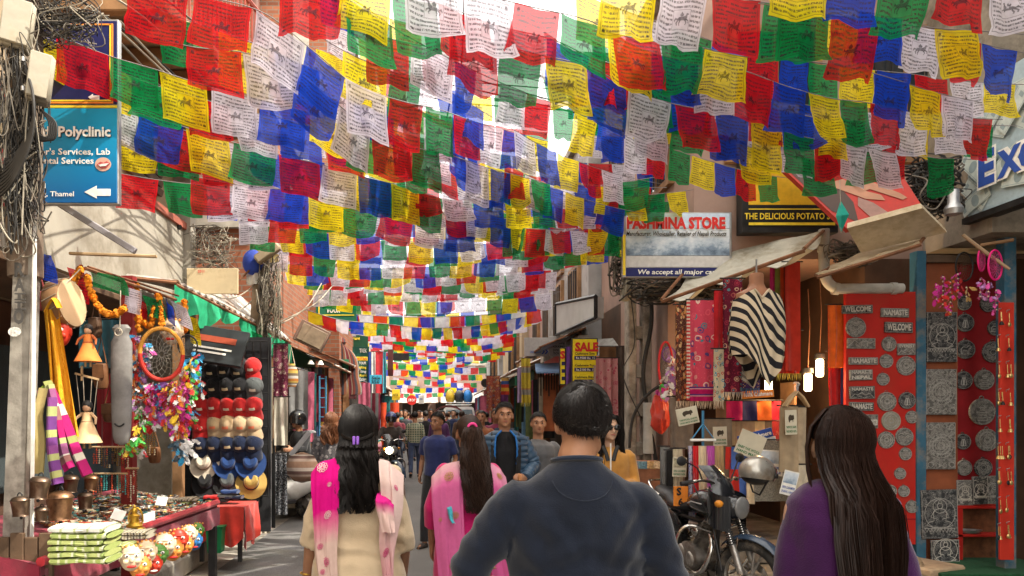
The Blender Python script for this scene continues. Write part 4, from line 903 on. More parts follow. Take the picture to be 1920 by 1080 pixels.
# folded cloth packs
packm=[striped('pack_green',[((.42,.50,.16),3),((.66,.68,.42),1),((.36,.44,.12),2),((.60,.62,.40),1)],0,3),striped('pack_lime',[((.50,.56,.20),4),((.70,.70,.50),1),((.30,.38,.12),1)],0,4),striped('pack_white',[((.70,.70,.62),5),((.45,.5,.25),1)],0,4)]
def pack(c,d,seed):
    """cloth folded into a cushion-like pack with a rolled edge"""
    rr=U(seed);mb=MB();hx,hy,hz=d[0]/2,d[1]/2,d[2]/2;prof=[]
    def f(u,v):
        a=2*PI*v;sx=(abs(math.cos(a))**.5)*(1 if math.cos(a)>0 else -1);sz=(abs(math.sin(a))**.75)*(1 if math.sin(a)>0 else -1)
        n=mnoise.noise(V((u*4,sx*2,seed+sz)))*.006
        return V(c)+V(((u-.5)*d[0],sx*hy+n,sz*hz+n+.004*math.sin(u*7+seed)))
    mb.sheet(16,16,f);mb.tube([V(c)+V((-hx,0,0)),V(c)+V((-hx-.001,0,0))],[(hy*.95,hz*.95)]*2,10,up=(0,1,0));mb.tube([V(c)+V((hx,0,0)),V(c)+V((hx+.001,0,0))],[(hy*.95,hz*.95)]*2,10,up=(0,1,0))
    for k in (-.3,.0,.3):mb.sheet(10,1,lambda u,v:V(c)+V(((u-.5)*d[0]*.96,-hy-.001-.003*math.sin(u*9+k),k*hz*1.2+.006*v)))
    return mb
ordn=['bottom','second from bottom','third from bottom','third from top','second from top','topmost']
for i in range(6):
    c=P(147,1052-11.5*i,4.05)+V((R.uniform(-.01,.01),.1,0));tag(pack(c,(.30,.24,.036),10+i).obj('folded_cloth',packm[(0,1,0,1,0,2)[i]]),'pale green folded cloth, %s of the stack at the table corner'%ordn[i],'cloth','folded green cloths at the table corner')
for i in range(3):tag(pack(P(218,1040-7*i,4.4)+V((0,.08,0)),(.14,.18,.024),20+i).obj('folded_cloth',packm[i%2]),'small green folded cloth, %s of the short pile beside the tall stack'%('bottom','middle','top')[i],'cloth','small green cloth pile')
pats=[striped('textile_a',[(.5,.46,.36),(.12,.1,.08),(.6,.55,.42),(.32,.26,.16)],0,6),striped('textile_b',[(.62,.6,.52),(.3,.28,.25)],0,7),packm[1]]
for i in range(2):tag(pack(P(237,1008-7*i,4.75)+V((0,.08,0)),(.25,.2,.026),25+i).obj('folded_cloth',pats[0]),'beige striped cloth folded on the table, %s of two'%('lower','upper')[i],'cloth','beige striped cloths')
for i in range(4):tag(pack(P(345+4*(i%2),955-5.5*i,6.3)+V((-.1,.1,0)),(.30,.22,.026),30+i).obj('folded_cloth',pats[i%3]),'striped cloth folded at the far end of the jewellery table, %s'%('lowest','second up','third up','uppermost')[i],'cloth','striped cloths at the far table end')
cr_=T('wooden_crate','dark upright plank crate behind the foot of the near left pole','crate',P(50,1200,4.2))
for i in range(5):x=-36+27*i;panel(cr_,x,1000+8*(i%2),x+25,1250,4.16+.006*(i%2),woodD,'plank',.03)
# ---- carved masks hung along the table edge
mk_cols=[M('mask_orange',(.62,.24,.05),.4,0,.25,12,.15),M('mask_cream',(.70,.54,.36),.4,0,.2,12,.15),M('mask_red',(.50,.04,.02),.4,0,.25,12,.15),M('mask_green',(.12,.30,.06),.4,0,.25,12,.15),M('mask_blue',(.03,.14,.35),.4,0,.25,12,.15)]
def mask(c,s,m,label,beak=0.0,rz=0.0,group='painted masks along the table edge'):
    t=T('painted_mask',label,'mask',c,rz,group);eyew=inkW;z=0
    mb=MB();mb.sph((0,0,0),(s*.5,s*.34,s*.62),14,12);mb.sph((0,-s*.30,-s*.05),(s*.12,s*.16,s*.15),8,6);mb.sph((0,-s*.26,s*.26),(s*.34,s*.1,s*.08),10,6)
    for e in (-1,1):mb.sph((e*s*.25,-s*.22,-s*.12),(s*.16,s*.14,s*.14),8,6);mb.sph((e*s*.5,0,.05*s),(s*.06,s*.1,s*.2),6,6)
    if beak:mb.tube([(0,-s*.25,-.05*s),(0,-s*.6,-.12*s),(0,-s*.75,-.35*s)],[s*.18,s*.12,s*.02],8)
    mb.obj('face',m,t,local=True)
    for e in (-1,1):
        MB().sph((e*s*.2,-s*.31,s*.14),(s*.11,s*.05,s*.09),10,6).obj('eye',eyew,t,local=True);MB().sph((e*s*.2,-s*.36,s*.14),(s*.045,s*.02,s*.045),8,5).obj('pupil',inkK,t,local=True)
    MB().sph((0,-s*.27,-s*.36),(s*.22,s*.09,s*.07),10,6).obj('mouth',inkR if m is not mk_cols[2] else inkW,t,local=True)
    cr=MB()
    for k in range(5):cr.lathe([(0,s*.09),(s*.06,s*.05),(s*.08,0),(s*.05,-s*.05),(0,-s*.06)],8,((k-2)*s*.2,-s*.06,s*(.58-.03*abs(k-2))))
    cr.obj('crown',mk_cols[0] if m is not mk_cols[0] else mk_cols[2],t,local=True); return t
mlist=[(246,1046,4.35,.125,1,'cream mask with red mouth nearest on the table edge'),(274,1035,4.55,.12,1,'cream mask with bulging cheeks second along the table edge'),(262,1062,4.4,.12,0,'small orange mask hanging low near the table corner'),(296,1040,4.75,.12,3,'green beaked mask on the table edge'),(308,1022,4.95,.14,1,'cream mask left of the orange mask pair'),(324,1030,5.05,.13,0,'orange mask hanging low in the middle of the table edge'),(334,1012,5.25,.13,2,'red mask in the middle of the table edge'),(346,1022,5.4,.12,0,'orange mask right of the red mask'),(354,1002,5.6,.12,1,'cream mask under the velvet roll toward the far end'),(364,1014,5.8,.12,4,'blue mask hanging low at the far end of the table edge'),(369,995,6.05,.11,3,'green mask last on the table edge'),(288,1058,4.65,.1,2,'small red mask hanging below the green beaked mask')]
for x,y,Y,s,k,lab in mlist:mask(P(x,y,Y),s,mk_cols[k],lab,beak=k==3,rz=.45)
# ---- cow bells under the hanging scarves
bronze=M('dark_bronze',(.17,.12,.085),.32,.85,.4,9,.35,40,dirt=(.10,.05,.03));copperb=M('copper_bronze',(.30,.16,.085),.33,.85,.35,9,.35,40,dirt=(.10,.05,.03))
def bell(x,y,wpx,Y,m,label):
    s=wpx*Y/F;c=P(x,y,Y);t=T('cow_bell',label,'bell',c,group='bronze bells hanging at the pole');rm=rot(R.uniform(-.12,.12),'Y')@rot(R.uniform(-.1,.1),'X')
    mb=MB();mb.lathe([(.0,.50),(.20,.49),(.36,.44),(.44,.36),(.50,.28),(.505,.24),(.47,.20),(.43,-.1),(.40,-.42),(.405,-.52),(.43,-.55),(.40,-.55),(.37,-.5),(.36,-.2),(.0,.3)],24,c,rm@Matrix.Scale(s,3),sy=.8);mb.obj('bell_body',m,t)
    MB().lathe([(.49,.27),(.525,.25),(.49,.23)],24,c,rm@Matrix.Scale(s,3),sy=.8).obj('rim_band',bronze,t);mb=MB();mb.tube([c+rm@V((.12*s*math.cos(a),0,s*.5+.16*s*math.sin(a))) for a in [PI*i/8 for i in range(9)]],s*.035,6);mb.obj('loop',blackm,t)
    mb=MB();mb.tube([c+rm@V((0,0,-.2*s)),c+rm@V((.02*s,0,-.62*s))],s*.03,6);mb.sph(c+rm@V((.02*s,0,-.64*s)),s*.08,8,6);mb.obj('clapper',blackm,t)
for a in ((38,948,36,4.12,bronze,'dark bronze bell at the far left, lowest beside the pole'),(74,913,40,4.2,bronze,'dark bronze bell hung above between the left bell and the big copper bell'),(112,946,52,4.35,copperb,'largest copper brown bell in the middle of the bell cluster'),(132,905,31,4.7,bronze,'round shouldered bell above and right of the largest bell'),(171,904,28,4.75,copperb,'small tilted bronze bell at upper right of the cluster'),(160,938,30,4.6,bronze,'narrow dark bell at the right of the cluster'),(78,962,26,4.22,bronze,'small dark bell half hidden behind the largest bell')):bell(*a)
# ---- knitted striped scarves and the yellow scarf
knit=[((.42,.015,.11),3),((.62,.58,.48),.6),((.22,.10,.20),2),((.36,.48,.10),2),((.40,.015,.10),3),((.32,.24,.10),2)]
kn=[striped('knit_a',[((.40,.015,.10),3),((.24,.42,.05),2.2),((.65,.6,.5),.4),((.40,.015,.10),2),((.28,.40,.05),2)],1,2),striped('knit_b',[((.38,.30,.12),3),((.42,.33,.14),2)],1,1),striped('knit_c',[((.10,.32,.30),1.5),((.42,.3,.14),1.5),((.05,.18,.16),2)],1,1),striped('knit_d',[((.40,.015,.13),3),((.30,.14,.13),2),((.65,.6,.55),.4),((.30,.10,.22),2.4),((.40,.42,.18),1)],1,2),striped('knit_e',[((.17,.05,.22),1.2),((.40,.42,.16),1),((.16,.05,.22),1.4),((.40,.44,.18),1),((.24,.07,.25),1.3)],1,2),striped('knit_f',[((.40,.015,.13),2.6),((.62,.56,.46),1),((.40,.015,.13),1.6),((.28,.30,.10),1)],1,2)]
def strip(name,label,cat,pts,w0,w1,m,Y,ydir=-.02,seed=0,group=None,n=14):
    """long narrow knitted strip following pixel points"""
    q=bez([P(x,y,Y+ydir*i) for i,(x,y) in enumerate(pts)],8);k=len(q)-1
    def f(u,v):
        i=min(int(v*k),k-1);p=q[i].lerp(q[i+1],v*k-i);w_=(w0+(w1-w0)*v)*Y/F;t_=(q[i+1]-q[i]).normalized();sd=t_.cross(V((0,1,0))).normalized()
        return p+sd*((u-.5)*w_)+V((0,-.012*math.sin(u*PI*2+seed)-.02*math.sin(u*PI),.0))
    t=tag(MB().sheet(6,40,f).sheet(6,40,lambda u,v:f(1-u,v)+V((0,.012,0))).obj(name,m),label,cat,group); return t
for i,(pts,w0,w1,k,Y,lab) in enumerate((([(88,725),(64,760),(57,830),(48,905)],12,17,0,4.5,'crimson and lime striped knitted scarf, leftmost of the bunch'),([(82,728),(72,780),(76,830),(72,888)],12,15,1,4.42,'mustard ribbed knitted scarf in the middle of the bunch'),([(80,735),(68,790),(66,860)],10,13,2,4.52,'teal and tan knitted scarf between mustard and crimson ones'),([(92,722),(106,790),(118,850),(130,880)],13,17,3,4.45,'crimson and mauve striped knitted scarf right of the mustard one'),([(96,745),(94,810),(98,860),(106,908)],13,17,4,4.38,'violet and olive striped knitted scarf hanging lowest in the bunch'),([(86,716),(120,790),(140,845),(162,892)],12,16,5,4.5,'crimson and white knitted scarf swinging farthest right'),([(74,740),(48,790),(46,840)],10,12,1,4.58,'tan knitted scarf peeping out at the far left of the bunch'))):
    strip('knitted_scarf',lab,'scarf',pts,w0*1.3,w1*1.3,kn[k],Y,seed=i,group='striped knitted scarves at the pole')
ylw=motif('saffron_print',(.70,.34,.02),[(.58,.22,.01),(.75,.42,.05)],16)
ys=T('scarf','saffron yellow printed scarf hanging beside the drum','scarf',P(108,820,4.6));mb=MB();a,b=P(84,585,4.65),P(112,575,4.6)
def fy(u,v):
    x=82+26*u+(-6+34*u+22)*v*.9+4*math.sin(u*9+v*2);y=580+(220+20*u)*v; return P(x,y,4.62-.03*math.sin(u*14+v*2)-.05*v)
mb.sheet(24,16,fy);mb.obj('cloth',ylw,ys);strip('scarf_tie','x','x',[(85,585),(100,560),(112,578)],8,8,ylw,4.62).parent=ys
for ch in ys.children:
    for k in ('label','category'):
        if k in ch.keys():del ch[k]
    if ch.name.startswith('scarf_tie'):ch.location=-worldloc(ys)
# ---- drum, masks and puppets
drm=T('frame_drum','round hide drum with a sunlit face hanging at the stall corner','drum',P(132,570,4.75));c=P(135,568,4.75);ax=V((.97,-.12,.12)).normalized();fm=frame(ax)
MB().lathe([(.0,.0),(.150,.0),(.158,-.01),(.158,-.10),(.15,-.11),(.0,-.11)],28,c,fm).obj('shell',woodM,drm);MB().lathe([(.0,.006),(.12,.005),(.15,.002)],28,c,fm).obj('drum_skin',M('drum_hide',(.58,.42,.24),.6,0,.15,4,.15),drm);mb=MB()
for k in range(14):
    a0,a1=2*PI*k/14,2*PI*(k+.5)/14;mb.tube([c+fm@V((.16*math.cos(a0),.16*math.sin(a0),0)),c+fm@V((.16*math.cos(a1),.16*math.sin(a1),-.1))],.003,4)
mb.obj('lacing',cabw,drm);mb=MB();mb.tube([c+fm@V((0,.155,-.05)),P(150,505,4.8)],.004,4);mb.obj('hanging_cord',cabw,drm)
mask(P(112,625,4.7),.14,mk_cols[2],'red grinning mask tucked under the drum',group=None)
mask(P(116,590,4.78),.10,mk_cols[4],'small dark blue mask behind the drum rim',group=None)
mask(P(322,622,5.9),.17,mk_cols[1],'pale carved face mask behind the big dreamcatcher',group=None)
def puppet(x,y,Y,h,m,m2,label,cross):
    """string puppet: head, hair, bodice, flared skirt, arms, strings and its wooden cross"""
    s=h*Y/F;c=P(x,y,Y);t=T('string_puppet',label,'puppet',c,group='string puppets in the left stall')
    mb=MB();mb.lathe([(.08,.62),(.09,.55),(.10,.45),(.12,.40),(.20,.2),(.30,0),(.28,.0),(.0,.3)],18,c,Matrix.Scale(s,3));mb.obj('dress',m,t);MB().lathe([(.10,.455),(.115,.44),(.11,.41)],14,c,Matrix.Scale(s,3)).obj('sash',m2,t)
    MB().sph(c+V((0,0,.72*s)),(.085*s,.085*s,.11*s),12,8).obj('head',M('puppet_skin',(.55,.33,.2),.5),t);MB().sph(c+V((0,.02*s,.76*s)),(.105*s,.10*s,.11*s),12,8).obj('hair',inkK,t)
    for e in (-1,1):MB().tube([c+V((e*.08*s,0,.6*s)),c+V((e*.2*s,-.04*s,.5*s)),c+V((e*.22*s,-.1*s,.38*s))],[.035*s,.03*s,.02*s],6).obj('arm',m2,t)
    for e in (-1,1):MB().tube([c+V((e*.06*s,0,.05*s)),c+V((e*.06*s,0,-.12*s))],.025*s,6).obj('leg',woodL,t)
    if cross:
        k=V((0,0,1.35*s));mb=MB();mb.box(c+k,(.5*s,.03*s,.04*s),rot(.25,'Y'));mb.obj('control_bar',woodL,t);MB().box(c+k+V((-.1*s,0,.02)),(.04*s,.03*s,.3*s)).obj('control_bar',woodL,t);mb=MB()
        for e in (-.22,-.08,.1,.22):mb.tube([c+k+V((e*s,0,-e*.25*s)),c+V((e*.6*s,0,.75*s-abs(e)*.9*s))],.0025,4)
        stuff(mb.obj('strings',cabw,t))
puppet(165,678,4.75,82,M('puppet_orange',(.62,.20,.04),.8),M('puppet_rust',(.38,.10,.03),.8),'orange skirted puppet hanging by the drum',False)
puppet(163,830,4.75,92,M('puppet_cream',(.62,.42,.22),.8),M('puppet_tan',(.5,.32,.18),.8),'cream dressed string puppet with dark hair under its wooden cross',True)
gm=T('wooden_carving','tall grey carved wooden face plank hanging in the stall','carving',P(228,835,5));c=P(228,722,5);gw=M('grey_wood',(.19,.18,.17),.6,0,.35,4,.5,30,dirt=(.08,.075,.07));s=5/F
mb=MB();mb.tube([c+V((0,0,z*s)) for z in (113,106,98,90,80,20,-60,-95,-108,-113)],[(q*s,q*s*.5) for q in (12,18,14,15,20,20.5,19,17,13,4)],18,up=(1,0,0));mb.obj('plank',gw,gm);mb=MB();mb.tube([c+V(((-9+18*i/8)*s,-10.2*s,(-72-5*math.sin(PI*i/8))*s)) for i in range(9)],1.6*s,6);mb.obj('carved_mouth',inkK,gm)
mb=MB();mb.tube([c+V((0,-.03,100*s)),P(226,545,5)],.004,4);mb.tube([c+V((7*s*math.cos(a),-.05,(98+7*math.sin(a))*s)) for a in [2*PI*i/10 for i in range(10)]],.004,4,closed=True);mb.obj('hanging_cord',cabw,gm)
# ---- dreamcatchers and feather strings
def dreamcatcher(c,rx,ry,label,m,web,Y,rim=.010,ang=0.0,m2=None,tails=0,group=None):
    t=T('dreamcatcher',label,'dreamcatcher',c,group=group);rm=rotz(ang);e=[c+rm@V((rx*math.cos(2*PI*i/28),0,ry*math.sin(2*PI*i/28))) for i in range(28)]
    mb=MB();mb.tube(e,rim,8,closed=True)
    if m2 is not None:
        k=len(mb.f)
        for i in range(k):mb.mi[i]=1 if sum(mb.v[q_].z for q_ in mb.f[i])/len(mb.f[i])<c.z-.1*ry else 0
    mb.obj('hoop',[m,m2] if m2 is not None else m,t);w_=MB();prev=[c+rm@V((rx*math.cos(2*PI*i/14),0,ry*math.sin(2*PI*i/14))) for i in range(14)]
    for lev in range(6):
        f_=1-.15*(lev+1);cur=[c+rm@V((f_*rx*math.cos(2*PI*(i+.5*(lev+1))/14),-.004,f_*ry*math.sin(2*PI*(i+.5*(lev+1))/14))) for i in range(14)]
        for i in range(14):w_.tube([prev[i],cur[i]],.0018,3);w_.tube([cur[i],prev[(i+1)%14]],.0018,3)
        prev=cur
    w_.obj('web',web,t)
    return t
def feather_mb(l,w_,seed):
    """soft feather: curved quill with a two sided ragged vane"""
    rr=U(seed);mb=MB();n=8
    for sd in (-1,1):
        for i in range(n):
            z0,z1=-l*i/n,-l*(i+1.25)/n;ww=w_*math.sin(PI*(i+.7)/(n+.6))**.7*rr.uniform(.75,1.15);y=rr.uniform(-.4,.4)*w_
            mb.add([(0,0,z0),(sd*ww,y,z0-l*.12),(sd*ww*.85,y*.8,z1-l*.10),(0,0,z1)],[(0,1,2,3)])
    mb.tube([(0,0,0),(0,0,-l)],.0012,3); return mb
FEM={k:fabric('feather_'+k,c,.15) for k,c in {'red':(.58,.03,.03),'yellow':(.78,.52,.04),'white':(.76,.74,.72),'blue':(.04,.32,.58),'pink':(.62,.08,.32),'green':(.08,.45,.08),'orange':(.72,.22,.04),'purple':(.30,.12,.42),'dark':(.05,.09,.13),'magenta':(.55,.03,.28),'lilac':(.42,.2,.45),'gold':(.5,.3,.1)}.items()}
fmesh=[feather_mb(.075,.022,i) for i in range(4)];fproto={}
def feather_at(parent,p,k,sc,rr,droop=1.0):
    q=rr.randrange(4)
    if (k,q) not in fproto:o=fmesh[q].obj('feather',FEM[k],parent,local=True);fproto[(k,q)]=o.data
    else:o=bpy.data.objects.new('feather',fproto[(k,q)]);C.objects.link(o);o.parent=parent
    o.location=p-worldloc(parent);o.scale=(sc,sc,sc);o.rotation_euler=(rr.uniform(-1.1,1.1)*droop,rr.uniform(-1.1,1.1)*droop,rr.uniform(0,6.28))
def feather_string(label,x0,y0,x1,y1,Y,ks,n,seed,sc=1.0,per=3,group='feather strings in the left stall',spread=7):
    rr=U(seed);a,b=P(x0,y0,Y),P(x1,y1,Y);t=T('feather_string',label,'feathers',a,group=group);mb=MB();mb.tube([a,a.lerp(b,.5)+V((.01,0,0)),b],.003,4);mb.obj('thread',cabk,t);bd=MB()
    for i in range(n):
        p=a.lerp(b,(i+.5)/n);bd.sph(p,.008,6,4)
        for j in range(per):feather_at(t,p+V((rr.gauss(0,spread*.5)*Y/F,rr.uniform(-.03,.03),rr.uniform(-.012,.02))),rr.choice(ks),sc*rr.uniform(.75,1.25),rr)
    stuff(bd.obj('beads',cols[4],t))
dreamcatcher(P(303,664,5.5),.150,.19,'large orange and red hooped dreamcatcher in front of the feather strings',M('hoop_orange',(.62,.28,.04),.7,0,.2,30,.4,200),cabg,5.5,.016,.5,M('hoop_red',(.45,.03,.02),.7,0,.2,30,.4,200))
dreamcatcher(P(352,648,6.1),.075,.085,'small dark dreamcatcher right of the large orange one',blackm,cabk,6.1,.007,.3)
fs=[(257,625,256,770,5.5,['white','lilac','red','blue','orange'],12,'white and lilac feather string left of the grey carving'),(262,760,263,850,5.45,['green','red','yellow','white','green'],8,'green and red feather cluster beside the grey carving'),(238,818,240,850,5.2,['green','yellow','red'],4,'short green and yellow feather tuft below the carving'),(282,715,280,800,5.5,['pink','orange','red','white'],9,'pink and orange feather string under the left of the hoop'),(298,715,297,790,5.55,['magenta','blue','pink'],8,'magenta and blue feather string under the middle of the hoop'),(315,715,313,800,5.5,['purple','pink','red','yellow'],9,'purple and pink feather string under the hoop'),(330,712,332,822,5.5,['yellow','orange','red','white','magenta'],11,'yellow and orange feather string under the right of the hoop'),(345,690,345,815,5.7,['pink','yellow','red','magenta'],12,'pink and yellow feather string right of the hoop'),(358,670,357,800,5.8,['blue','red','white','green','yellow'],12,'blue and red feather string beside the caps'),(372,660,371,740,5.9,['blue','dark','white','red'],8,'blue and dark feather string nearest the caps'),(333,820,332,858,5.5,['dark','dark','blue'],4,'dark feather tuft at the bottom of the feather strings'),(352,818,350,858,5.6,['white'],4,'white feather tuft at the bottom right of the strings'),(272,640,270,700,5.6,['blue','pink','lilac','white'],6,'pale feather string against the left of the hoop')]
for i,(x0,y0,x1,y1,Y,ks,n,lab) in enumerate(fs):feather_string(lab,x0,y0,x1,y1,Y,ks,n,i,.85,6)
# ---- marigold garlands
mar=MB()
rr=U(5)
for i in range(26):
    a=rr.uniform(0,6.28);b=rr.uniform(-1,1);d=V((math.cos(a)*math.sqrt(1-b*b),math.sin(a)*math.sqrt(1-b*b),b));o=d*.018;sx=d.cross(V((0,.3,1))).normalized()*.008;sy=d.cross(sx).normalized()*.008
    mar.add([o-sx-sy,o+sx-sy*.8,o+sx+sy+d*.006,o-sx+sy+d*.006],[(0,1,2,3)])
mar.sph((0,0,0),.017,8,6);mard= None;mm=M('marigold',(.66,.22,.01),.8,0,.35,30,0,orand=.3)
def garland(pts,Y,label,sp=.027):
    global mard
    q=bez([P(x,y,Y) for x,y in pts],12);t=T('marigold_garland',label,'garland',q[0],group='marigold garlands on the left stall');mb=MB();mb.tube(q,.004,4);mb.obj('thread',cabk,t);acc=0;rr=U(int(pts[0][0]))
    for a,b in zip(q,q[1:]):
        L=(b-a).length;acc+=L
        while acc>sp:
            acc-=sp;p=b-(b-a)*(acc/max(L,1e-6))
            if mard is None:o=mar.obj('marigold',mm,t,local=True);mard=o.data
            else:o=bpy.data.objects.new('marigold',mard);C.objects.link(o);o.parent=t
            o.location=p-worldloc(t);o.rotation_euler=(rr.uniform(0,6),rr.uniform(0,6),0);k=rr.uniform(.85,1.2);o.scale=(k,k,k)
garland([(163,512),(168,540),(185,575),(205,590),(228,583),(234,572)],4.9,'marigold garland looping between the drum and the grey carving')
garland([(155,498),(142,520),(135,530)],4.85,'short marigold garland above the drum');garland([(255,530),(258,560),(259,600),(262,622)],5.6,'straight marigold garland hanging left of the hoop');garland([(266,600),(280,612),(288,590),(290,575)],5.6,'small marigold loop over the hoop');garland([(295,548),(300,570),(303,605),(303,615)],5.6,'marigold garland dropping behind the top of the hoop');garland([(345,560),(348,590),(348,620)],6.4,'marigold garland beside the green netting');garland([(67,455),(72,480),(66,505)],4.6,'short marigold garland beside the near pole')
# ---- odd small flags over the stall
for x0,y0,x1,y1,Y,k,lab in ((70,470,100,520,4.6,'B','crumpled blue flag hanging beside the near pole'),(165,505,232,535,5,'G','green flag strip lying along the stall line'),(232,540,262,585,5.3,'W','white and lilac flag folded over the stall line'),(270,552,305,590,5.6,'G','pale green flag fluttering over the stall line'),(322,562,352,602,5.9,'W','white flag fluttering right of the green one'),(128,500,160,560,4.95,'R','red flag hanging behind the drum'),(262,560,272,605,5.65,'R','narrow red flag behind the marigolds'),(308,560,322,600,5.8,'B','dark blue flag behind the white fluttering flag'),(352,590,372,640,6.4,'Y','lime strip flag under the netting'),(470,620,492,660,9.0,'G','bright green cloth scrap under the netting end')):
    mb=MB();rr=U(x0);ph=rr.uniform(0,6);sl=rr.uniform(5,18)
    mb.sheet(8,8,lambda u,v:P(x0+(x1-x0)*u+sl*.5*v,y0+(y1-y0)*v+sl*u,Y)+V((0,.03*math.sin(u*6+ph+v*3),.01*math.sin(v*5+ph))));tag(mb.obj('loose_flag',FM[k]),lab,'flag','loose flags over the left stall')
mb=MB();mb.tube([P(160,503,4.9),P(330,562,6.2)],.012,6);mb.tube([P(165,500,4.95),P(335,555,6.3)],.008,6)
tag(mb.obj('awning_rod',rust),'rusty rod along the front of the left stall roof','rod');MB().tube([P(95,370,4.9),P(250,468,5.6)],.018,6)
tag(MB().cbox(P(172,420,5.2),(.72,.04,.045),.006,rot(math.radians(32),'Y')).obj('roof_batten',M('grey_batten',(.33,.31,.33),.6)),'grey metal batten slanting across the white fascia','batten');tag(MB().cbox(P(212,478,5.3),(.62,.03,.02),.004,rot(math.radians(2),'Y')).obj('roof_batten',woodL),'thin pale stick under the grey batten','batten')
# stall shelter: posts, dark back and shelves
sf=T('stall_frame','dark wooden frame and red posts of the market stall','stall',(-3.2,6,.14));
for x,Y,m in ((242,5.9,M('red_post',(.22,.02,.02),.7,0,.3)),(335,7.3,woodM)):
    p=P(x,775,Y);MB().bb(p.x-.045,p.x+.045,Y-.045,Y+.045,.1,2.68).obj('post',m,sf,smooth=False)
MB().bb(-3.85,-3.3,7.6,7.68,.14,2.6).obj('glass_case',winglass,sf,smooth=False);MB().cbox((-3.2,5.9,2.60),(.9,3.2,.06),.01).obj('roof_board',woodD,sf,smooth=False)
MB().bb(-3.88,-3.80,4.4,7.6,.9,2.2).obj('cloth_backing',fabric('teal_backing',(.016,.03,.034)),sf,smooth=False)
hung('hanging_cloth','dark blue green cloth hung behind the marigold garland','cloth',150,600,250,690,5.9,fabric('teal_cloth',(.03,.10,.13)),.03,3,9);hung('hanging_cloth','dark red cloth hung behind the dangling puppet','cloth',182,700,240,840,6.1,fabric('dark_red_cloth',(.20,.015,.02)),.02,3,10)
for x,y,w_,h_,Y,c_,l in ((190,700,26,62,5.7,(.16,.07,.03),'brown leather bag hung left of the grey carving'),(206,770,24,46,5.75,(.10,.045,.02),'dark brown pouch hung low by the red post'),(246,745,20,54,5.75,(.22,.10,.04),'tan leather bag hung right of the red post'),(75,560,22,46,4.9,(.20,.03,.03),'dark red bag hung beside the near pole'),(180,610,20,50,5.6,(.09,.05,.03),'small dark satchel hung behind the orange puppet'),(290,850,22,40,6.4,(.13,.06,.03),'brown satchel hung under the feather strings')):
    k=Y/F;c=P(x,y,Y);t=T('leather_bag',l,'bag',c,group='leather bags in the left stall');m=M('leather_'+str(c_)[1:4].replace('.','x')+l[:4].strip(),c_,.5,0,.35,12,.4,50);mb=MB();mb.tube([c+V((0,0,z*h_*k)) for z in (.3,.27,.1,-.25,-.44,-.48)],[(w_*.36*k,.02),(w_*.46*k,.035),(w_*.5*k,.05),(w_*.52*k,.055),(w_*.42*k,.04),(w_*.2*k,.015)],16,up=(1,0,0));mb.obj('bag_body',m,t);MB().cbox(c+V((0,-.052,.05*h_*k)),(w_*.85*k,.012,h_*.42*k),.005).obj('flap',m,t);MB().tube([c+V((-w_*.4*k,0,.25*h_*k)),c+V((0,0,h_*1.1*k)),c+V((w_*.4*k,0,.25*h_*k))],.006,5).obj('strap',m,t)
# bead curtains in the stall
def beads(label,x0,x1,y0,y1,Y,n,seed,ks):
    rr=U(seed);mb=MB()
    for i in range(n):
        x=x0+(x1-x0)*i/(n-1);L=int((y1-y0)/4*rr.uniform(.75,1));mb.m=rr.choice(ks)
        for j in range(L):
            if rr.random()<.15:mb.m=rr.choice(ks)
            mb.sph(P(x+rr.uniform(-.5,.5),y0+4*j,Y),.007,5,4)
    stuff(tag(mb.obj('bead_necklaces',cols),label,'beads'));tag(MB().tube([P(x0-4,y0-2,Y),P(x1+4,y0-2,Y)],.008,6).obj('bead_rail',woodL),'thin rail from which '+label.split(' hang')[0]+' hang','rail')
beads('upper row of bead necklaces hanging below the puppets',176,240,840,885,5.6,14,1,(1,2,4,5,6,6));beads('lower row of dark bead necklaces hanging behind the bells',165,235,890,935,5.5,15,2,(1,2,2,3,5));beads('bundle of bone charms hanging by the red post',240,256,880,950,5.6,4,3,(4,2,5));beads('brass key rings hanging beside the tall post',276,290,800,865,5.7,4,4,(6,6,4))
# ---- caps and hats on their rack
rk=T('hat_rack','black mesh rack panel on which the caps hang','rack',P(430,960,8.2));a,b=P(345,640,8.25),P(503,930,8.25);mb=MB()
for i in range(12):x=a.x+(b.x-a.x)*i/11;mb.tube([(x,8.25,a.z),(x,8.25,b.z)],.006,4)
for i in range(10):z=a.z+(b.z-a.z)*i/9;mb.tube([(a.x,8.25,z),(b.x,8.25,z)],.006,4)
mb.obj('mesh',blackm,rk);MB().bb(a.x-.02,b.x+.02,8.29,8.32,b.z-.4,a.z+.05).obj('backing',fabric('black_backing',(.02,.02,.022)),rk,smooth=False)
CAPM={k:fabric('cap_'+k,c,.12) for k,c in {'black':(.016,.016,.018),'red':(.50,.022,.022),'tan':(.52,.38,.23),'navy':(.010,.017,.045),'grey':(.09,.1,.1),'cream':(.62,.54,.42),'royal':(.016,.045,.15),'khaki':(.42,.28,.08)}.items()}
logo=M('cap_logo',(.6,.55,.45),.8)
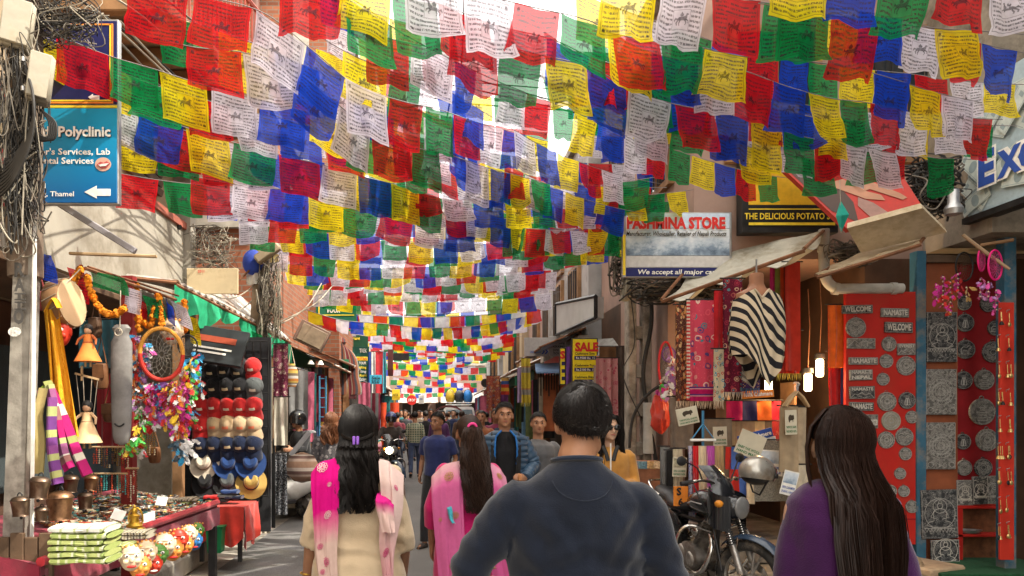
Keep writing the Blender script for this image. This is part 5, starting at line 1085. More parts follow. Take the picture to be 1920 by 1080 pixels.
def mk_cap(k):
    """baseball cap hung by its back: six-panel crown, stitched seams, curved brim, button, badge"""
    t=T('baseball_cap','x','cap');s=.105;mb=MB();vs=[]
    def dome(u,v):a=2*PI*u;th=v*PI*.53;r=math.sin(th)*s*(1+.0*u); return V((r*math.cos(a)*.95,r*math.sin(a)*1.05,math.cos(th)*s*1.05))
    mb.sheet(24,9,dome);mb.obj('crown',CAPM[k],t,local=True)
    def brim(u,v):a=PI*(1.15+.70*u);r0=s*.98;p=V((r0*math.cos(a)*.95,r0*math.sin(a)*1.05,-.004));out=V((math.cos(a)*.55,-1,0)); return p+out*(v*.075*math.sin(PI*u)**.5)+V((0,0,-.055*v*v-.03*v-.03*(2*u-1)**2*v))
    m2=MB();m2.sheet(14,5,brim);m2.sheet(14,5,lambda u,v:brim(1-u,v)+V((0,0,-.006)));m2.obj('brim',CAPM[k],t,local=True);MB().sph((0,0,s*1.05),(.01,.01,.006),8,5).obj('button',CAPM[k],t,local=True)
    m3=MB()
    for i in range(6):
        pts=[dome((i+.5)/6,v/6)*1.008 for v in range(7)];m3.tube(pts,.0018,4)
    stuff(m3.obj('seams',CAPM[k],t,local=True))
    bd=MB();bd.sheet(6,3,lambda u,v:dome(.75+(u-.5)*.12,.55+.16*v)*1.02);bd.obj('badge',M('badge_'+k,(.62,.5,.3) if k in ('black','navy') else (.75,.2,.1) if k=='tan' else (.7,.62,.5),.7),t,local=True); return t
capp={}
def cap(x,y,k,label):
    p=P(x,y,8.1)
    if k not in capp:t=capp[k]=mk_cap(k)
    else:t=clone(capp[k])
    t.location=p;t['label']=label;t['group']='caps on the rack';t.rotation_euler=(math.radians(52)+R.uniform(-.08,.08),R.uniform(-.06,.06),R.uniform(-.15,.15));k_=R.uniform(.95,1.04);t.scale=(k_,)*3
colx=(378,403,428,452,476);pos=['leftmost','second','middle','fourth','rightmost']
cap(447,685,'black','black cap left of the topmost red cap');cap(474,688,'red','red cap with a white tag at the top right of the rack')
for i in range(5):cap(colx[i],724,'black' if i<4 else 'grey','%s cap of the dark row below the top red cap'%pos[i]);cap(colx[i],760,'red','%s cap of the red row'%pos[i]);cap(colx[i],796,'red' if i==0 else 'tan',('red cap at the left end of the tan row' if i==0 else '%s place in the tan cap row'%pos[i]));cap(colx[i],832,'navy','%s cap of the navy row above the wide hats'%pos[i])
for i in range(3):cap(398+25*i,693,'black','%s of the black caps in the shadow at the rack top'%('left','centre','right')[i])
def wide_hat(x,y,k,label):
    t=T('sun_hat',label,'hat',P(x,y,8.1),group='wide hats on the rack');mb=MB();pr=[(0,.085),(.055,.088),(.075,.07),(.082,.0),(.088,-.012),(.12,-.022),(.165,-.018),(.168,-.014),(.12,-.016),(.085,-.006)]
    mb.lathe(pr,26,(0,0,0),sx=1,sy=1.08)
    for v in mb.v:v.z+=.018*math.sin(2*math.atan2(v.y,v.x)+.6)*(V((v.x,v.y)).length/.16)**2;v.z-=.02*math.exp(-((v.x/.04)**2))*(v.z>.06)
    mb.obj('hat_body',CAPM[k],t,local=True);MB().lathe([(.084,.004),(.0845,.022),(.0805,.024)],26,(0,0,0),sy=1.08).obj('band',M('hat_band_'+k,(.16,.11,.07) if k=='cream' else tuple(c*.5 for c in (.05,.05,.08)),.8),t,local=True);t.rotation_euler=(math.radians(62),R.uniform(-.1,.1),R.uniform(-.2,.2))
wide_hat(384,868,'cream','cream wide brimmed hat at the left below the caps');wide_hat(428,868,'royal','blue wide brimmed hat in the middle below the caps');wide_hat(470,868,'royal','blue wide brimmed hat at the right below the caps');wide_hat(388,903,'black','black wide brimmed hat in the bottom row left');wide_hat(428,902,'grey','grey wide brimmed hat in the bottom row middle');wide_hat(471,905,'khaki','khaki wide brimmed hat at the bottom right of the rack')
dk=T('shop_sign','dark tilted shop sign with red strokes under the green netting','sign',P(400,650,7.8));rm=rot(math.radians(9),'Y')@rot(math.radians(-25),'X');MB().cbox(P(402,648,7.8),(.66,.05,.42),.008,rm).obj('board',M('sign_charcoal',(.022,.026,.028),.4,0,.3,4,.1),dk,smooth=False)
for (dx,dz,w_,h_,m) in ((0,.06,.44,.07,flat('faded_red',(.30,.05,.02))),(0,-.05,.40,.022,inkW),(-.02,-.1,.34,.022,inkW)):MB().box(P(402,648,7.8)+rm@V((dx,-.03,dz)),(w_,.004,h_),rm).obj('painted_line',m,dk,smooth=False)
# ---- small red table, folded caps, bucket
t2=T('side_table','small table under a bright red cloth beneath the hats','table',P(418,1000,7.6));mb=MB();a,b=P(366,940,7.5),P(466,932,7.7);mb.bb(a.x,b.x,7.5,8.05,.62,.66);mb.obj('tabletop',redcloth,t2,smooth=False);drape(MB(),(a.x-.01,7.49,.655),(b.x+.01,7.49,.655),.30,.02,4,3,nu=30,hem=.1).obj('tablecloth',redcloth,t2)
drape(MB(),(b.x+.01,7.49,.655),(b.x+.01,8.06,.655),.36,.02,3,4,out=V((1,0,0)),nu=20,hem=.08).obj('tablecloth',redcloth,t2)
for x in (a.x+.05,b.x-.05):MB().bb(x-.02,x+.02,7.54,7.58,.1,.62).obj('leg',blackm,t2,smooth=False)
for i,(x,y,k) in enumerate(((400,932,'red'),(385,934,'black'),(425,930,'grey'),(440,932,'navy'),(412,938,'black'),(432,922,'royal'))):tag(pack(P(x,y,7.75),(.16,.16,.04),60+i).obj('flat_cap',CAPM[k]),('red flat cap lying on the red table at the left of the pile','black flat cap at the left end of the red table','grey flat cap in the middle of the red table','navy flat cap at the right end of the red table','black flat cap at the front of the red table','blue flat cap on top of the pile on the red table')[i],'cap','flat caps on the red table')
bk=T('bucket','green plastic bin standing under the red table','bin',P(405,1035,7.45));c=P(405,1035,7.45);MB().lathe([(0,0),(.09,0),(.115,.24),(.125,.245),(.122,.26),(.11,.255),(.095,.02)],4,c,rotz(PI/4),cap=False).obj('body',M('green_plastic',(.01,.20,.07),.4,0,.15),bk,smooth=False);MB().box(c+V((0,0,.262)),(.19,.19,.01)).obj('lid',M('green_plastic',(.01,.20,.07),.4,0,.15),bk)
for i,(x,y) in enumerate(((400,1010),(370,1038))):MB()
# kerb-side steps
stp=MB();stp.cbox((-2.72,6.6,.10),(.5,3.2,.22),.03);struct(stp.obj('stall_step',conc))
# ---- clothes beyond the hats
linen=fabric('oat_linen',(.52,.43,.31));linen2=fabric('pale_linen',(.60,.52,.40));hung('trousers','long oat linen trousers hanging left of the black patterned cloth','trousers',466,850,484,985,8.6,linen,.02,2,1);hung('trousers','pale linen trousers hanging lowest beside the pole','trousers',484,830,506,1000,8.7,linen2,.02,2,2);hung('shirt','oat collarless shirt hanging above the linen trousers','shirt',486,690,512,850,8.9,linen2,.02,2,3)
hung('shirt','pale grey shirt hanging below the patterned rug','shirt',514,745,540,835,9.3,fabric('stone_linen',(.50,.46,.38)),.02,2,4);hung('patterned_cloth','black and white patterned cloth hanging to the kerb','cloth',516,850,538,965,9.8,motif('ikat_black',(.03,.03,.035),[(.4,.4,.42),(.25,.27,.3)],9,stretch=(1,4,1)),.015,2,5)
hung('woven_rug','maroon and cream woven rug hanging by the pole','rug',512,645,540,760,9.9,motif('rug_print',(.15,.03,.06),[(.50,.40,.34),(.08,.02,.04),(.4,.28,.22)],4,stretch=(1,4,1)),.015,2,6,fringe=linen);hung('coat','dark coat hanging left of the patterned black cloth','coat',505,830,516,990,9.5,fabric('black_coat',(.02,.02,.022)),.01,1,7)
kb=T('knitted_bag','orange and white knitted backpack hanging under the tilted brown sign','bag',P(547,722,11));MB().tube([P(547,725,11),P(547,715,11),P(547,695,11),P(547,682,11)],[(.06,.05),(.10,.07),(.09,.06),(.04,.04)],12,uvs=True,up=(1,0,0)).obj('bag_body',striped('bag_stripes',[(.5,.2,.05),(.6,.56,.5),(.2,.15,.1),(.55,.4,.1)],1,3),kb);mb=MB();mb.tube([P(541,684,11),P(546,650,11),P(553,684,11)],.008,5);mb.obj('strap',linen,kb)
ccol=[(.30,.22,.16),(.05,.06,.10),(.36,.33,.30),(.16,.13,.11),(.12,.03,.05),(.42,.40,.38),(.10,.13,.2),(.22,.16,.1),(.3,.1,.05)]
for i in range(9):
    x=556+6.6*i;c_=ccol[i];nm_=('brown','navy','light grey','dark brown','maroon','pale grey','slate blue','tan','rust')[i]
    hung('hanging_jacket',nm_+' jacket on the rail left of the striped poncho','jacket',x,690,x+7.5,775+R.uniform(-8,8),12.6+.12*i,fabric('jacket_'+nm_.replace(' ','_'),c_),.03,1,20+i,group='jackets on the left rail',nu=8)
for i in range(6):hung('hanging_trousers',('olive','orange','blue','navy','grey','rust')[i]+' trousers on the low rail left of the redhead','trousers',575+6*i,778,581+6*i,830,13+.1*i,fabric('low_'+str('olive orange blue navy grey rust'.split()[i]),[(.1,.1,.04),(.4,.13,.03),(.05,.09,.2),(.02,.03,.08),(.2,.2,.2),(.3,.08,.04)][i]),.02,1,40+i,group='trousers on the low left rail',nu=8)
def poncho_mesh(c,w_,h,seed=0):
    """hooded poncho on a hanger: sloping shoulders, flaring sides, loose folds, front and back"""
    mb=MB()
    def f(u,v,sd):
        e=2*u-1;hw=w_*(.30+.70*min(1,v*2.2)**.6)/2*(1+.08*math.sin(v*9));z=-h*v-.10*h*abs(e)*(1-v*.6)*(v<1)
        d=.09*math.sqrt(max(0,1-e*e*.96))*(1-.3*v)+.012*math.sin(u*22+seed+v*2)*v; return V(c)+V((e*hw,-sd*d,z))
    mb.sheet(26,16,lambda u,v:f(u,v,1));mb.sheet(26,16,lambda u,v:f(1-u,v,-1)); return mb
spn=T('striped_poncho','hooded maroon striped poncho hanging beside the trekking sign','poncho',P(645,740,16));strp=striped('poncho_stripes',[((.16,.03,.04),3),((.32,.24,.18),1),((.20,.05,.04),2),((.07,.06,.07),2),((.26,.10,.06),2),((.30,.28,.24),1)],0,3)
poncho_mesh(P(640,642,16),.82,1.12).obj('poncho_body',strp,spn);MB().lathe([(.0,.12),(.09,.08),(.11,.0),(.08,-.05)],14,P(640,642,16)).obj('hood',strp,spn);mb=MB();rr=U(3)
for i in range(40):p=P(612+i*1.45,738,16)+V((0,-.04,0));mb.tube([p,p+V((rr.uniform(-.02,.02),0,-.12))],.006,4)
stuff(mb.obj('fringe',strp,spn))
for i,(x0,x1,m,l) in enumerate(((690,696,fabric('royal_cloth',(.03,.06,.25)),'blue'),(697,704,fabric('white_cloth',(.6,.58,.56)),'white'),(703,718,fabric('crimson_cloth',(.45,.03,.04)),'red'),(717,724,fabric('sky_cloth',(.08,.35,.45)),'turquoise'))):hung('hanging_cloth',l+' cloth hanging behind the blue price card on the left','cloth',x0,660,x1,737,16.7+.1*i,m,.015,1,70+i,nu=8,group='cloths behind the price card')
lad=T('blue_ladder','blue metal ladder rack among the jackets','rack',P(605,800,12.5));mb=MB();mb.tube([P(599,705,12.5),P(599,830,12.5)],.015);mb.tube([P(611,705,12.5),P(611,830,12.5)],.015)
for i in range(7):mb.tube([P(599,710+18*i,12.5),P(611,710+18*i,12.5)],.01)
mb.obj('frame',M('rack_blue',(.05,.2,.35),.5),lad)
for x,y,lab in ((583,683,'left white bulb shade among the jackets'),(601,684,'right white bulb shade among the jackets')):tag(MB().lathe([(.02,.07),(.03,.05),(.055,0),(.05,0),(.02,.05)],12,P(x,y,12)).obj('lamp_shade',inkW),lab,'lamp','white shades')
# ================================================================== RIGHT: CASHMERE SHOP
frng=fabric('cream_fringe',(.62,.50,.36))
hung('shawl','orange and black woven shawl at the left of the hanging row','shawl',1267,572,1293,752,7.3,motif('ember_weave',(.10,.04,.03),[(.55,.30,.10),(.42,.12,.05),(.60,.42,.20)],22,ring=False,stretch=(.25,1,1)),.012,2,101,fringe=frng)
hung('shawl','pink paisley shawl with teal flowers and cream fringe','shawl',1292,563,1342,752,7.1,motif('pink_paisley',(.55,.06,.10),[(.04,.22,.26),(.62,.25,.22),(.68,.5,.42),(.10,.06,.18),(.65,.10,.14)],7,stretch=(.55,2,1)),.015,2,102,fringe=frng,nu=26,nv=16)
hung('shawl_border','red and cream checked edge of the pink paisley shawl','shawl',1288,563,1294,750,7.08,striped('check_edge',[(.62,.05,.05),(.66,.55,.45)],1,28),.004,1,103,nu=6,rail=False)
hung('shawl_border','magenta band at the foot of the pink paisley shawl','shawl',1293,725,1341,752,7.07,striped('magenta_bands',[((.45,.01,.10),3),((.6,.3,.3),.6),((.12,.03,.15),1)],1,2),.012,2,102,rail=False)
hung('scarf','plain deep red scarf hanging between the two paisley shawls','scarf',1340,545,1356,680,7.0,fabric('deep_red',(.40,.01,.015)),.015,1,104)
hung('stole','narrow cream stole with coloured stripes at its foot','stole',1339,655,1357,752,6.95,motif('stole_print',(.52,.42,.28),[(.05,.12,.10),(.45,.06,.05),(.06,.25,.35)],6,stretch=(.5,2,1)),.008,1,105,fringe=frng)
hung('shawl','dark wine paisley shawl just left of the striped poncho','shawl',1356,523,1392,735,6.95,motif('wine_paisley',(.13,.012,.03),[(.42,.12,.10),(.10,.22,.26),(.50,.32,.22),(.32,.03,.06)],8,stretch=(.45,2.4,1)),.012,2,106,fringe=frng,nu=22,nv=16)
hung('shawl','navy floral band shawl under the poncho hem','shawl',1356,690,1425,728,7.05,motif('navy_floral',(.06,.03,.10),[(.50,.05,.12),(.05,.25,.42),(.62,.38,.1)],4,stretch=(2,1,1)),.012,2,107,fringe=fabric('blue_fringe',(.06,.14,.3)))
for i,(x0,x1,y1,m,l) in enumerate(((1445,1456,640,fabric('magenta_scarf',(.42,.02,.15)),'magenta'),(1455,1465,620,fabric('olive_scarf',(.16,.22,.05)),'olive green'),(1464,1474,640,fabric('vermilion_scarf',(.55,.08,.02)),'vermilion'),(1470,1492,615,fabric('brown_scarf',(.16,.04,.03)),'dark brown red'),(1472,1500,695,fabric('scarlet_scarf',(.45,.03,.015)),'long scarlet'))):
    hung('scarf',l+' scarf hanging behind the striped poncho','scarf',x0,492,x1,y1,7.5-.06*i,m,.015,1,110+i,nu=10,group='scarves behind the poncho')
hung('shawl','scarlet shawl with yellow fringe low behind the poncho','shawl',1455,620,1502,700,7.4,fabric('scarlet_shawl',(.50,.035,.02)),.02,2,116,fringe=fabric('yellow_fringe',(.6,.5,.08)))
# striped poncho on a mannequin bust
pk=T('mannequin','headless brown mannequin bust under the striped poncho','mannequin',P(1420,545,6.5));s=6.5/F;c=P(1420,560,6.5);mb=MB()
mb.tube([c+V((0,.02,z*s)) for z in (48,44,30,20,10,-30,-66)],[(11*s,11*s),(13*s,12*s),(13*s,12*s),(17*s,14*s),(38*s,18*s),(40*s,22*s),(34*s,18*s)],16,up=(1,0,0));mb.obj('bust',M('mannequin_skin',(.34,.16,.09),.4),pk);MB().tube([c+V((0,.02,48*s)),c+V((0,.02,75*s))],.008,6).obj('hook',steel,pk)
po=T('striped_poncho','cream and black diagonally striped poncho on the mannequin','poncho',c)
def diag():
    t=NT('poncho_diagonal');sp=t.sep(t.coord('UV'));x=t.math('FRACT',t.math('MULTIPLY',t.math('ADD',t.math('MULTIPLY',sp[0],1.0),sp[1]),5.6));co=t.coord('Object')
    col=t.ramp(x,[(0,(.63,.53,.38)),(.52,(.63,.53,.38)),(.54,(.025,.025,.03)),(.98,(.025,.025,.03))]);t.bump(t.math('ADD',t.noise(co,170,2),t.math('MULTIPLY',t.noise(co,16,3),2)),.4,.006); return keep(t.fin(col,.95,0,.1))
def pf(u,v,sd=1):
    e=2*u-1;top=-abs(e)**1.5*26-4*(1-abs(e));bot=-128-62*max(0,1-abs(e-.15)/.75) if e<.15 else -128-62*max(0,1-abs(e-.15)/.85)
    hw=46+(6+2*abs(e))*math.sin(min(1,v*1.3)*PI*.5);z=top+(bot-top)*v+10*math.sin(e*2.2)*0;y=-sd*(.145*math.sqrt(max(.0,1-e*e))+.018*v)+.016*math.sin(e*13+v*3)*v+.012*math.sin(e*7-v*6)*v
    nk=max(0,1-abs(e)/.30);
    if sd>0:z-=nk**1.0*20*(1-v)**3
    y*=(.62+.38*min(1,v*3+abs(e)*.3)); return c+V((e*hw*s*(1-.10*v*v),y,(z+22)*s))
mb=MB();mb.sheet(40,30,pf);mb.sheet(40,30,lambda u,v:pf(1-u,v,-1));mb.obj('poncho_body',diag(),po);mb=MB();mb.tube([pf(.35+.3*i/16,0)+V((0,-.004,0)) for i in range(17)],.009,6);mb.obj('neck_band',fabric('cream_knit',(.62,.52,.38)),po)
hung('fringed_scarf','grey and white checked scarf tail below the poncho','scarf',1392,668,1412,712,6.75,striped('grey_check',[(.5,.46,.4),(.22,.21,.2)],1,4),.01,1,118,tilt=14,rail=False)
# orange, red and blue cloths by the plaque board
hung('hanging_cloth','bright orange cloth hanging left of the plaque board','cloth',1553,572,1582,690,7.7,fabric('orange_silk',(.68,.14,.02)),.02,2,120);hung('hanging_cloth','red cloth hanging below the bright orange one','cloth',1553,660,1580,790,7.75,fabric('red_silk',(.45,.02,.02)),.02,2,121);hung('hanging_cloth','narrow blue cloth strip beside the plaque board','cloth',1577,575,1590,800,7.72,fabric('blue_silk',(.05,.12,.42)),.01,1,122)
# lit lamps
lampm=emit('lamp_glow',(1,.70,.36),5);
for i,(x,y,lab,col) in enumerate(((1515,717,'lit lamp tube at the centre of the cashmere shop',0),(1537,690,'lit lamp tube highest at the right of the cashmere shop',0),(1441,722,'lit lamp tube behind the orange cashmere strip',0))):
    Y=8.0;p=P(x,y,Y);t=T('hanging_lamp',lab,'lamp',p,group='lit lamps in the cashmere shop');MB().cbox(p,(.066,.066,.19),.02).obj('bulb',lampm,t);MB().lathe([(.02,.16),(.05,.15),(.055,.10),(.045,.095)],12,p).obj('socket',blackm,t);MB().tube([p+V((0,0,.15)),p+V((.02,0,.6)),p+V((.0,0,1.0))],.005,4).obj('lamp_cord',rust,t)
    ld=bpy.data.lights.new('lamp_light','POINT');ld.energy=7;ld.color=(1,.66,.32);ld.shadow_soft_size=.06;lo=bpy.data.objects.new('lamp_light',ld);C.objects.link(lo);lo.parent=t;lo.location=(0,-.12,0)
# shop interior shelves and folded shawls
sh=T('shawl_shelf','wooden shelf unit at the back of the cashmere shop','shelf',P(1430,950,8.4))
for y in (800,850,900):a,b=P(1360,y,8.4),P(1480,y,8.4);MB().cbox(((a.x+b.x)/2,8.45,a.z),(b.x-a.x,.34,.025),.004).obj('shelf_board',woodM,sh,smooth=False)
for x in (1358,1482):a=P(x,750,8.4);MB().cbox((a.x,8.45,a.z-.65),(.03,.34,1.7),.004).obj('shelf_side',woodM,sh,smooth=False)
for i,(x0,x1,c_,l) in enumerate(((1362,1392,(.42,.01,.09),'magenta'),(1391,1419,(.025,.025,.09),'navy'),(1418,1446,(.62,.12,.015),'orange'),(1444,1464,(.55,.02,.04),'crimson'))):hung('folded_shawl',l+' shawl in the row under the orange cashmere strip','shawl',x0,752,x1,788,7.9+.01*i,fabric('row_'+l,c_),.008,1,130+i,nu=8,group='shawls under the cashmere strip')
chk=striped('tartan_tan',[((.46,.34,.20),4),((.16,.10,.07),.5),((.50,.38,.24),1),((.3,.07,.05),.4),((.46,.34,.20),3)],0,3)
for i,(x0,x1,m,l) in enumerate(((1366,1394,chk,'tan tartan blanket at the left under the shawl row'),(1393,1416,fabric('camel_wool',(.38,.26,.15)),'camel blanket in the middle under the shawl row'),(1415,1434,fabric('butter_wool',(.58,.42,.2)),'butter coloured blanket under the shawl row'),(1432,1448,fabric('brown_wool',(.22,.15,.09)),'brown blanket at the right under the shawl row'))):hung('blanket',l,'blanket',x0,790,x1,835,7.95,m,.008,1,140+i,nu=8)
hung('carpet','dark red patterned carpet hanging deep in the cashmere shop','carpet',1440,790,1470,850,8.1,motif('carpet_print',(.25,.02,.02),[(.4,.1,.06),(.12,.02,.03)],8),.006,1,145)
t=T('cashmere_sign','orange cashmere strip sign in front of the lamp','sign',P(1421,745,7.3));rm=rot(math.radians(-4),'Y');o=P(1421,739,7.3);MB().cbox(o,(.31,.012,.075),.002,rm).obj('board',inkO,t,smooth=False);text('100% Cashmere',o+V((0,-.008,-.018)),.28,.04,inkW,t,rm@V((1,0,0)),rm@V((0,0,1)),bold=.03)
t=T('cashmere_sign','blue cashmere strip sign tilted over the white card','sign',P(1415,830,7.0));rm=rot(math.radians(-15),'Y');o=P(1416,818,7.0);MB().cbox(o,(.33,.012,.085),.002,rm).obj('board',inkB,t,smooth=False);text('100% Cashmere',o+rm@V((0,-.008,-.02)),.30,.042,inkW,t,rm@V((1,0,0)),rm@V((0,0,1)),bold=.03)
yak=M('yak_print',(.06,.045,.03),.8)
def card(label,x,y,wpx,hpx,Y,ang,lines,animal=True,m=None,ink=None,photo=None,name='product_card'):
    t=T(name,label,'card',P(x,y+hpx/2,Y));k=Y/F;o=P(x,y,Y);rm=rot(math.radians(ang),'Y');w_,h_=wpx*k,hpx*k;r_,u_=rm@V((1,0,0)),rm@V((0,0,1))
    MB().cbox(o,(w_,.008,h_),.002,rm).obj('card',m or M('card_cream',(.60,.55,.42),.8,0,.1),t,smooth=False);f=V((0,-.0045,0))
    if animal:
        body=[(-.20,.02),(-.23,.16),(-.16,.26),(-.02,.29),(.10,.25),(.20,.29),(.26,.22),(.27,.10),(.20,.08),(.17,-.02),(.13,-.02),(.12,.06),(-.08,.04),(-.10,-.03),(-.15,-.03)]
        MB().poly([o+f+r_*(a*w_)+u_*(b*h_+.03*h_) for a,b in body]).obj('yak_picture',yak,t,smooth=False)
    if photo:
        mb=MB();mb.poly([o+f+r_*(a*w_)+u_*(b*h_) for a,b in ((-.45,-.02),(.45,-.02),(.45,.45),(-.45,.45))]);mb.obj('photo_print',photo,t,smooth=False)
    for i,s_ in enumerate(lines):text(s_,o+f+u_*(h_*(-.24-.17*i)),w_*.86,h_*.105,ink or flat('card_green',(.02,.16,.06)),t,r_,u_,bold=.02)
    return t
mtn=_mats['mountain_print'];LN=['YAKWOOL SHAWL','HAND MADE IN NEPAL']
card('cream yak wool card tilted below the pink paisley fringe',1289,780,40,32,6.9,-12,LN);card('cream yak wool card pinned flat on the grey blanket',1350,818,26,36,7.2,-2,LN);card('cream yak wool card on the hanging tan shawl',1483,792,22,46,6.6,-2,LN)
card('large white baby yak card tilted in front of the blue strip',1407,834,50,46,6.8,22,['BABY YAK WOOL','HAND MADE'],False);card('pale card with a goat photo on the grey hanging cloth',1274,876,26,36,6.9,2,['100% CASHMERE','HAND MADE IN NEPAL'],False,photo=M('goat_photo',(.33,.30,.2),.6,0,.7,30,0));card('card with a mountain photo behind the helmet',1445,868,46,48,6.9,3,['CASHMERE','WE HERE'],False,inkW,inkB,mtn);card('tilted photo card low beside the purple sweater',1480,906,28,46,6.6,14,['100% CASHMERE','SHAWL HAND'],False,inkW,inkB,mtn);card('second mountain photo card tucked above the helmet',1438,828,34,16,7.3,-8,[],False,inkW,inkB,mtn)
t=T('price_card','orange price card on the pale cloth left of the scarf rack','card',P(1276,950,6.7));panel(t,1263,912,1290,949,6.7,inkO,'card',.008,.001);ptext(t,'S',1273,928,14,6.695,inkK,bold=.04);ptext(t,'6',1276,947,13,6.695,inkK,bold=.04)
tw=fabric('tan_wool',(.36,.27,.17));gw_=M('grey_tweed',(.26,.24,.20),.95,0,.45,90,.4,150)
hung('shawl','tan wool shawl hanging from the wooden hangers with a card on it','shawl',1463,762,1497,885,6.7,tw,.012,1,150);hung('shawl','second tan wool shawl behind the carded one','shawl',1490,764,1512,870,6.8,fabric('fawn_wool',(.42,.33,.22)),.012,1,151);hung('blanket','grey tweed blanket spread behind the helmet','blanket',1404,826,1478,940,7.1,gw_,.012,2,152);hung('shawl','pale fawn shawl low beside the purple sweater','shawl',1486,872,1516,950,6.75,fabric('pale_fawn',(.5,.43,.32)),.015,2,153);hung('blanket','brown wool blanket hanging left of the scarf rack','blanket',1256,745,1300,842,7.35,fabric('mole_wool',(.20,.15,.11)),.015,2,154);hung('blanket','taupe blanket with a card pinned on it','blanket',1318,786,1372,925,7.4,fabric('taupe_wool',(.22,.17,.12)),.015,2,155);hung('shawl','grey shawl on a wire hanger at the left edge of the shop','shawl',1238,838,1256,985,7.4,fabric('grey_shawl',(.22,.22,.21)),.015,2,156);hung('shawl','pale sand shawl hanging straight down with two cards','shawl',1262,842,1280,985,7.0,fabric('sand_shawl',(.52,.45,.32)),.015,2,157);hung('coat','black coat between the grey and sand shawls','coat',1250,845,1266,985,7.3,fabric('coal_coat',(.02,.02,.02)),.01,1,158)
hg=T('coat_hanger','bunch of wooden coat hangers over the tan shawl','hanger',P(1490,762,6.7))
for k in range(3):
    o=P(1490+3*k,735,6.7-.03*k);mb=MB();mb.tube([o+V((-.11,-.01*k,-.13)),o+V((-.05,0,-.05)),o,o+V((.05,0,-.05)),o+V((.11,.01*k,-.13))],[.010,.013,.014,.013,.010],8);mb.obj('hanger_arm',woodL,hg);mb=MB();mb.tube([o,o+V((0,0,.05)),o+V((.02,0,.07)),o+V((.0,0,.09)),o+V((-.015,0,.075))],.003,5);mb.obj('hook',steel,hg)
rackp=T('scarf_rack','blue pole with a white bar from which bright scarves hang','rack',P(1323,1000,6.7));MB().tube([P(1318,770,6.75),P(1318,840,6.75)],.012,8).obj('pole',M('rack_blue',(.05,.2,.35),.5),rackp);MB().cbox(P(1318,825,6.7),(.23,.03,.022),.005).obj('bar',inkW,rackp)
for e in (-20,20):MB().tube([P(1318,795,6.74),P(1318+e,822,6.7)],.006,6).obj('brace',_mats['rack_blue'],rackp)
blueprint_=motif('porcelain_print',(.50,.48,.55),[(.03,.06,.30),(.40,.03,.08),(.05,.1,.4)],5,stretch=(.6,5,1))
for i,(x0,x1,y1,m,l) in enumerate(((1290,1302,985,blueprint_,'blue and white printed'),(1299,1312,955,fabric('rack_red',(.58,.015,.02)),'bright red'),(1310,1326,945,fabric('rack_cream',(.66,.52,.34)),'cream'),(1325,1342,945,fabric('rack_orchid',(.46,.08,.36)),'orchid pink'),(1340,1356,950,fabric('rack_tan',(.42,.27,.13)),'tan'))):hung('scarf',l+' scarf on the white bar rack above the motorcycle','scarf',x0,836,x1,y1,6.7-.015*i,m,.018,2,160+i,nu=14,group='scarves on the white bar rack',rail=False,hem=.05)
for i,(x0,x1,y0,y1,m,l) in enumerate(((1362,1374,838,880,fabric('shirt_red',(.55,.03,.02)),'red shirt sleeve hanging left of the blue shirt'),(1372,1404,838,945,fabric('shirt_blue',(.08,.16,.48)),'blue shirt hanging behind the helmet'),(1368,1384,880,940,fabric('shirt_red',(.55,.03,.02)),'red shirt hem hanging behind the motorcycle seat'),(1400,1412,905,945,fabric('rack_cream',(.66,.52,.34)),'cream cloth strip beside the blue shirt'))):hung('shirt',l,'shirt',x0,y0,x1,y1,7.0-.02*i,m,.02,1,170+i,nu=10,rail=False)
# wall of the corner shop, dreamcatchers, bag, postcards
dreamcatcher(P(1248,686,8.4),.085,.27,'tall red hooped dreamcatcher right of the concrete pole',M('hoop_bright_red',(.55,.02,.03),.6),cabk,8.4,.012,.2);dreamcatcher(P(1254,665,8.6),.075,.085,'small purple dreamcatcher behind the tall red hoop',M('hoop_purple',(.16,.06,.30),.6),M('web_purple',(.3,.15,.45),.7),8.6,.008)
feather_string('purple feather string hanging by the orange shawl',1258,665,1258,730,8.0,['purple','lilac','white'],7,41,1.0,4,'feather strings by the red hoop');feather_string('white fluffy feather string hanging by the orange shawl',1256,690,1254,745,7.9,['white','white','lilac'],6,42,1.1,4,'feather strings by the red hoop');feather_string('teal and pink feather tuft below the red hoop',1236,720,1240,745,8.3,['green','pink','magenta'],4,43,.9,4,'feather strings by the red hoop')
bg_=T('plastic_bag','red plastic bag hanging beside the concrete pole','bag',P(1237,815,8.5));s=8.5/F;c=P(1237,780,8.5);mb=MB();mb.tube([c+V((0,0,z*s)) for z in (40,34,24,10,-5,-18,-26,-33)],[(9*s,3*s),(13*s,4*s),(15*s,6*s),(16.5*s,8*s),(18*s,9*s),(17*s,8*s),(11*s,6*s),(2*s,2*s)],26,up=(1,0,0))
for v in mb.v:q=v*16;v+=V((mnoise.noise(q),mnoise.noise(q+V((9,0,0))),mnoise.noise(q+V((0,9,0)))))*.022+V((0,.016*math.sin(v.x*70+v.z*20),0))
mb.obj('bag_body',M('red_plastic',(.52,.05,.03),.3,0,.2,8,.4,20),bg_);mb=MB();mb.tube([c+V((-12*s,0,28*s)),c+V((0,0,48*s)),c+V((12*s,0,28*s))],.008,5);mb.obj('handle',_mats['red_plastic'],bg_)
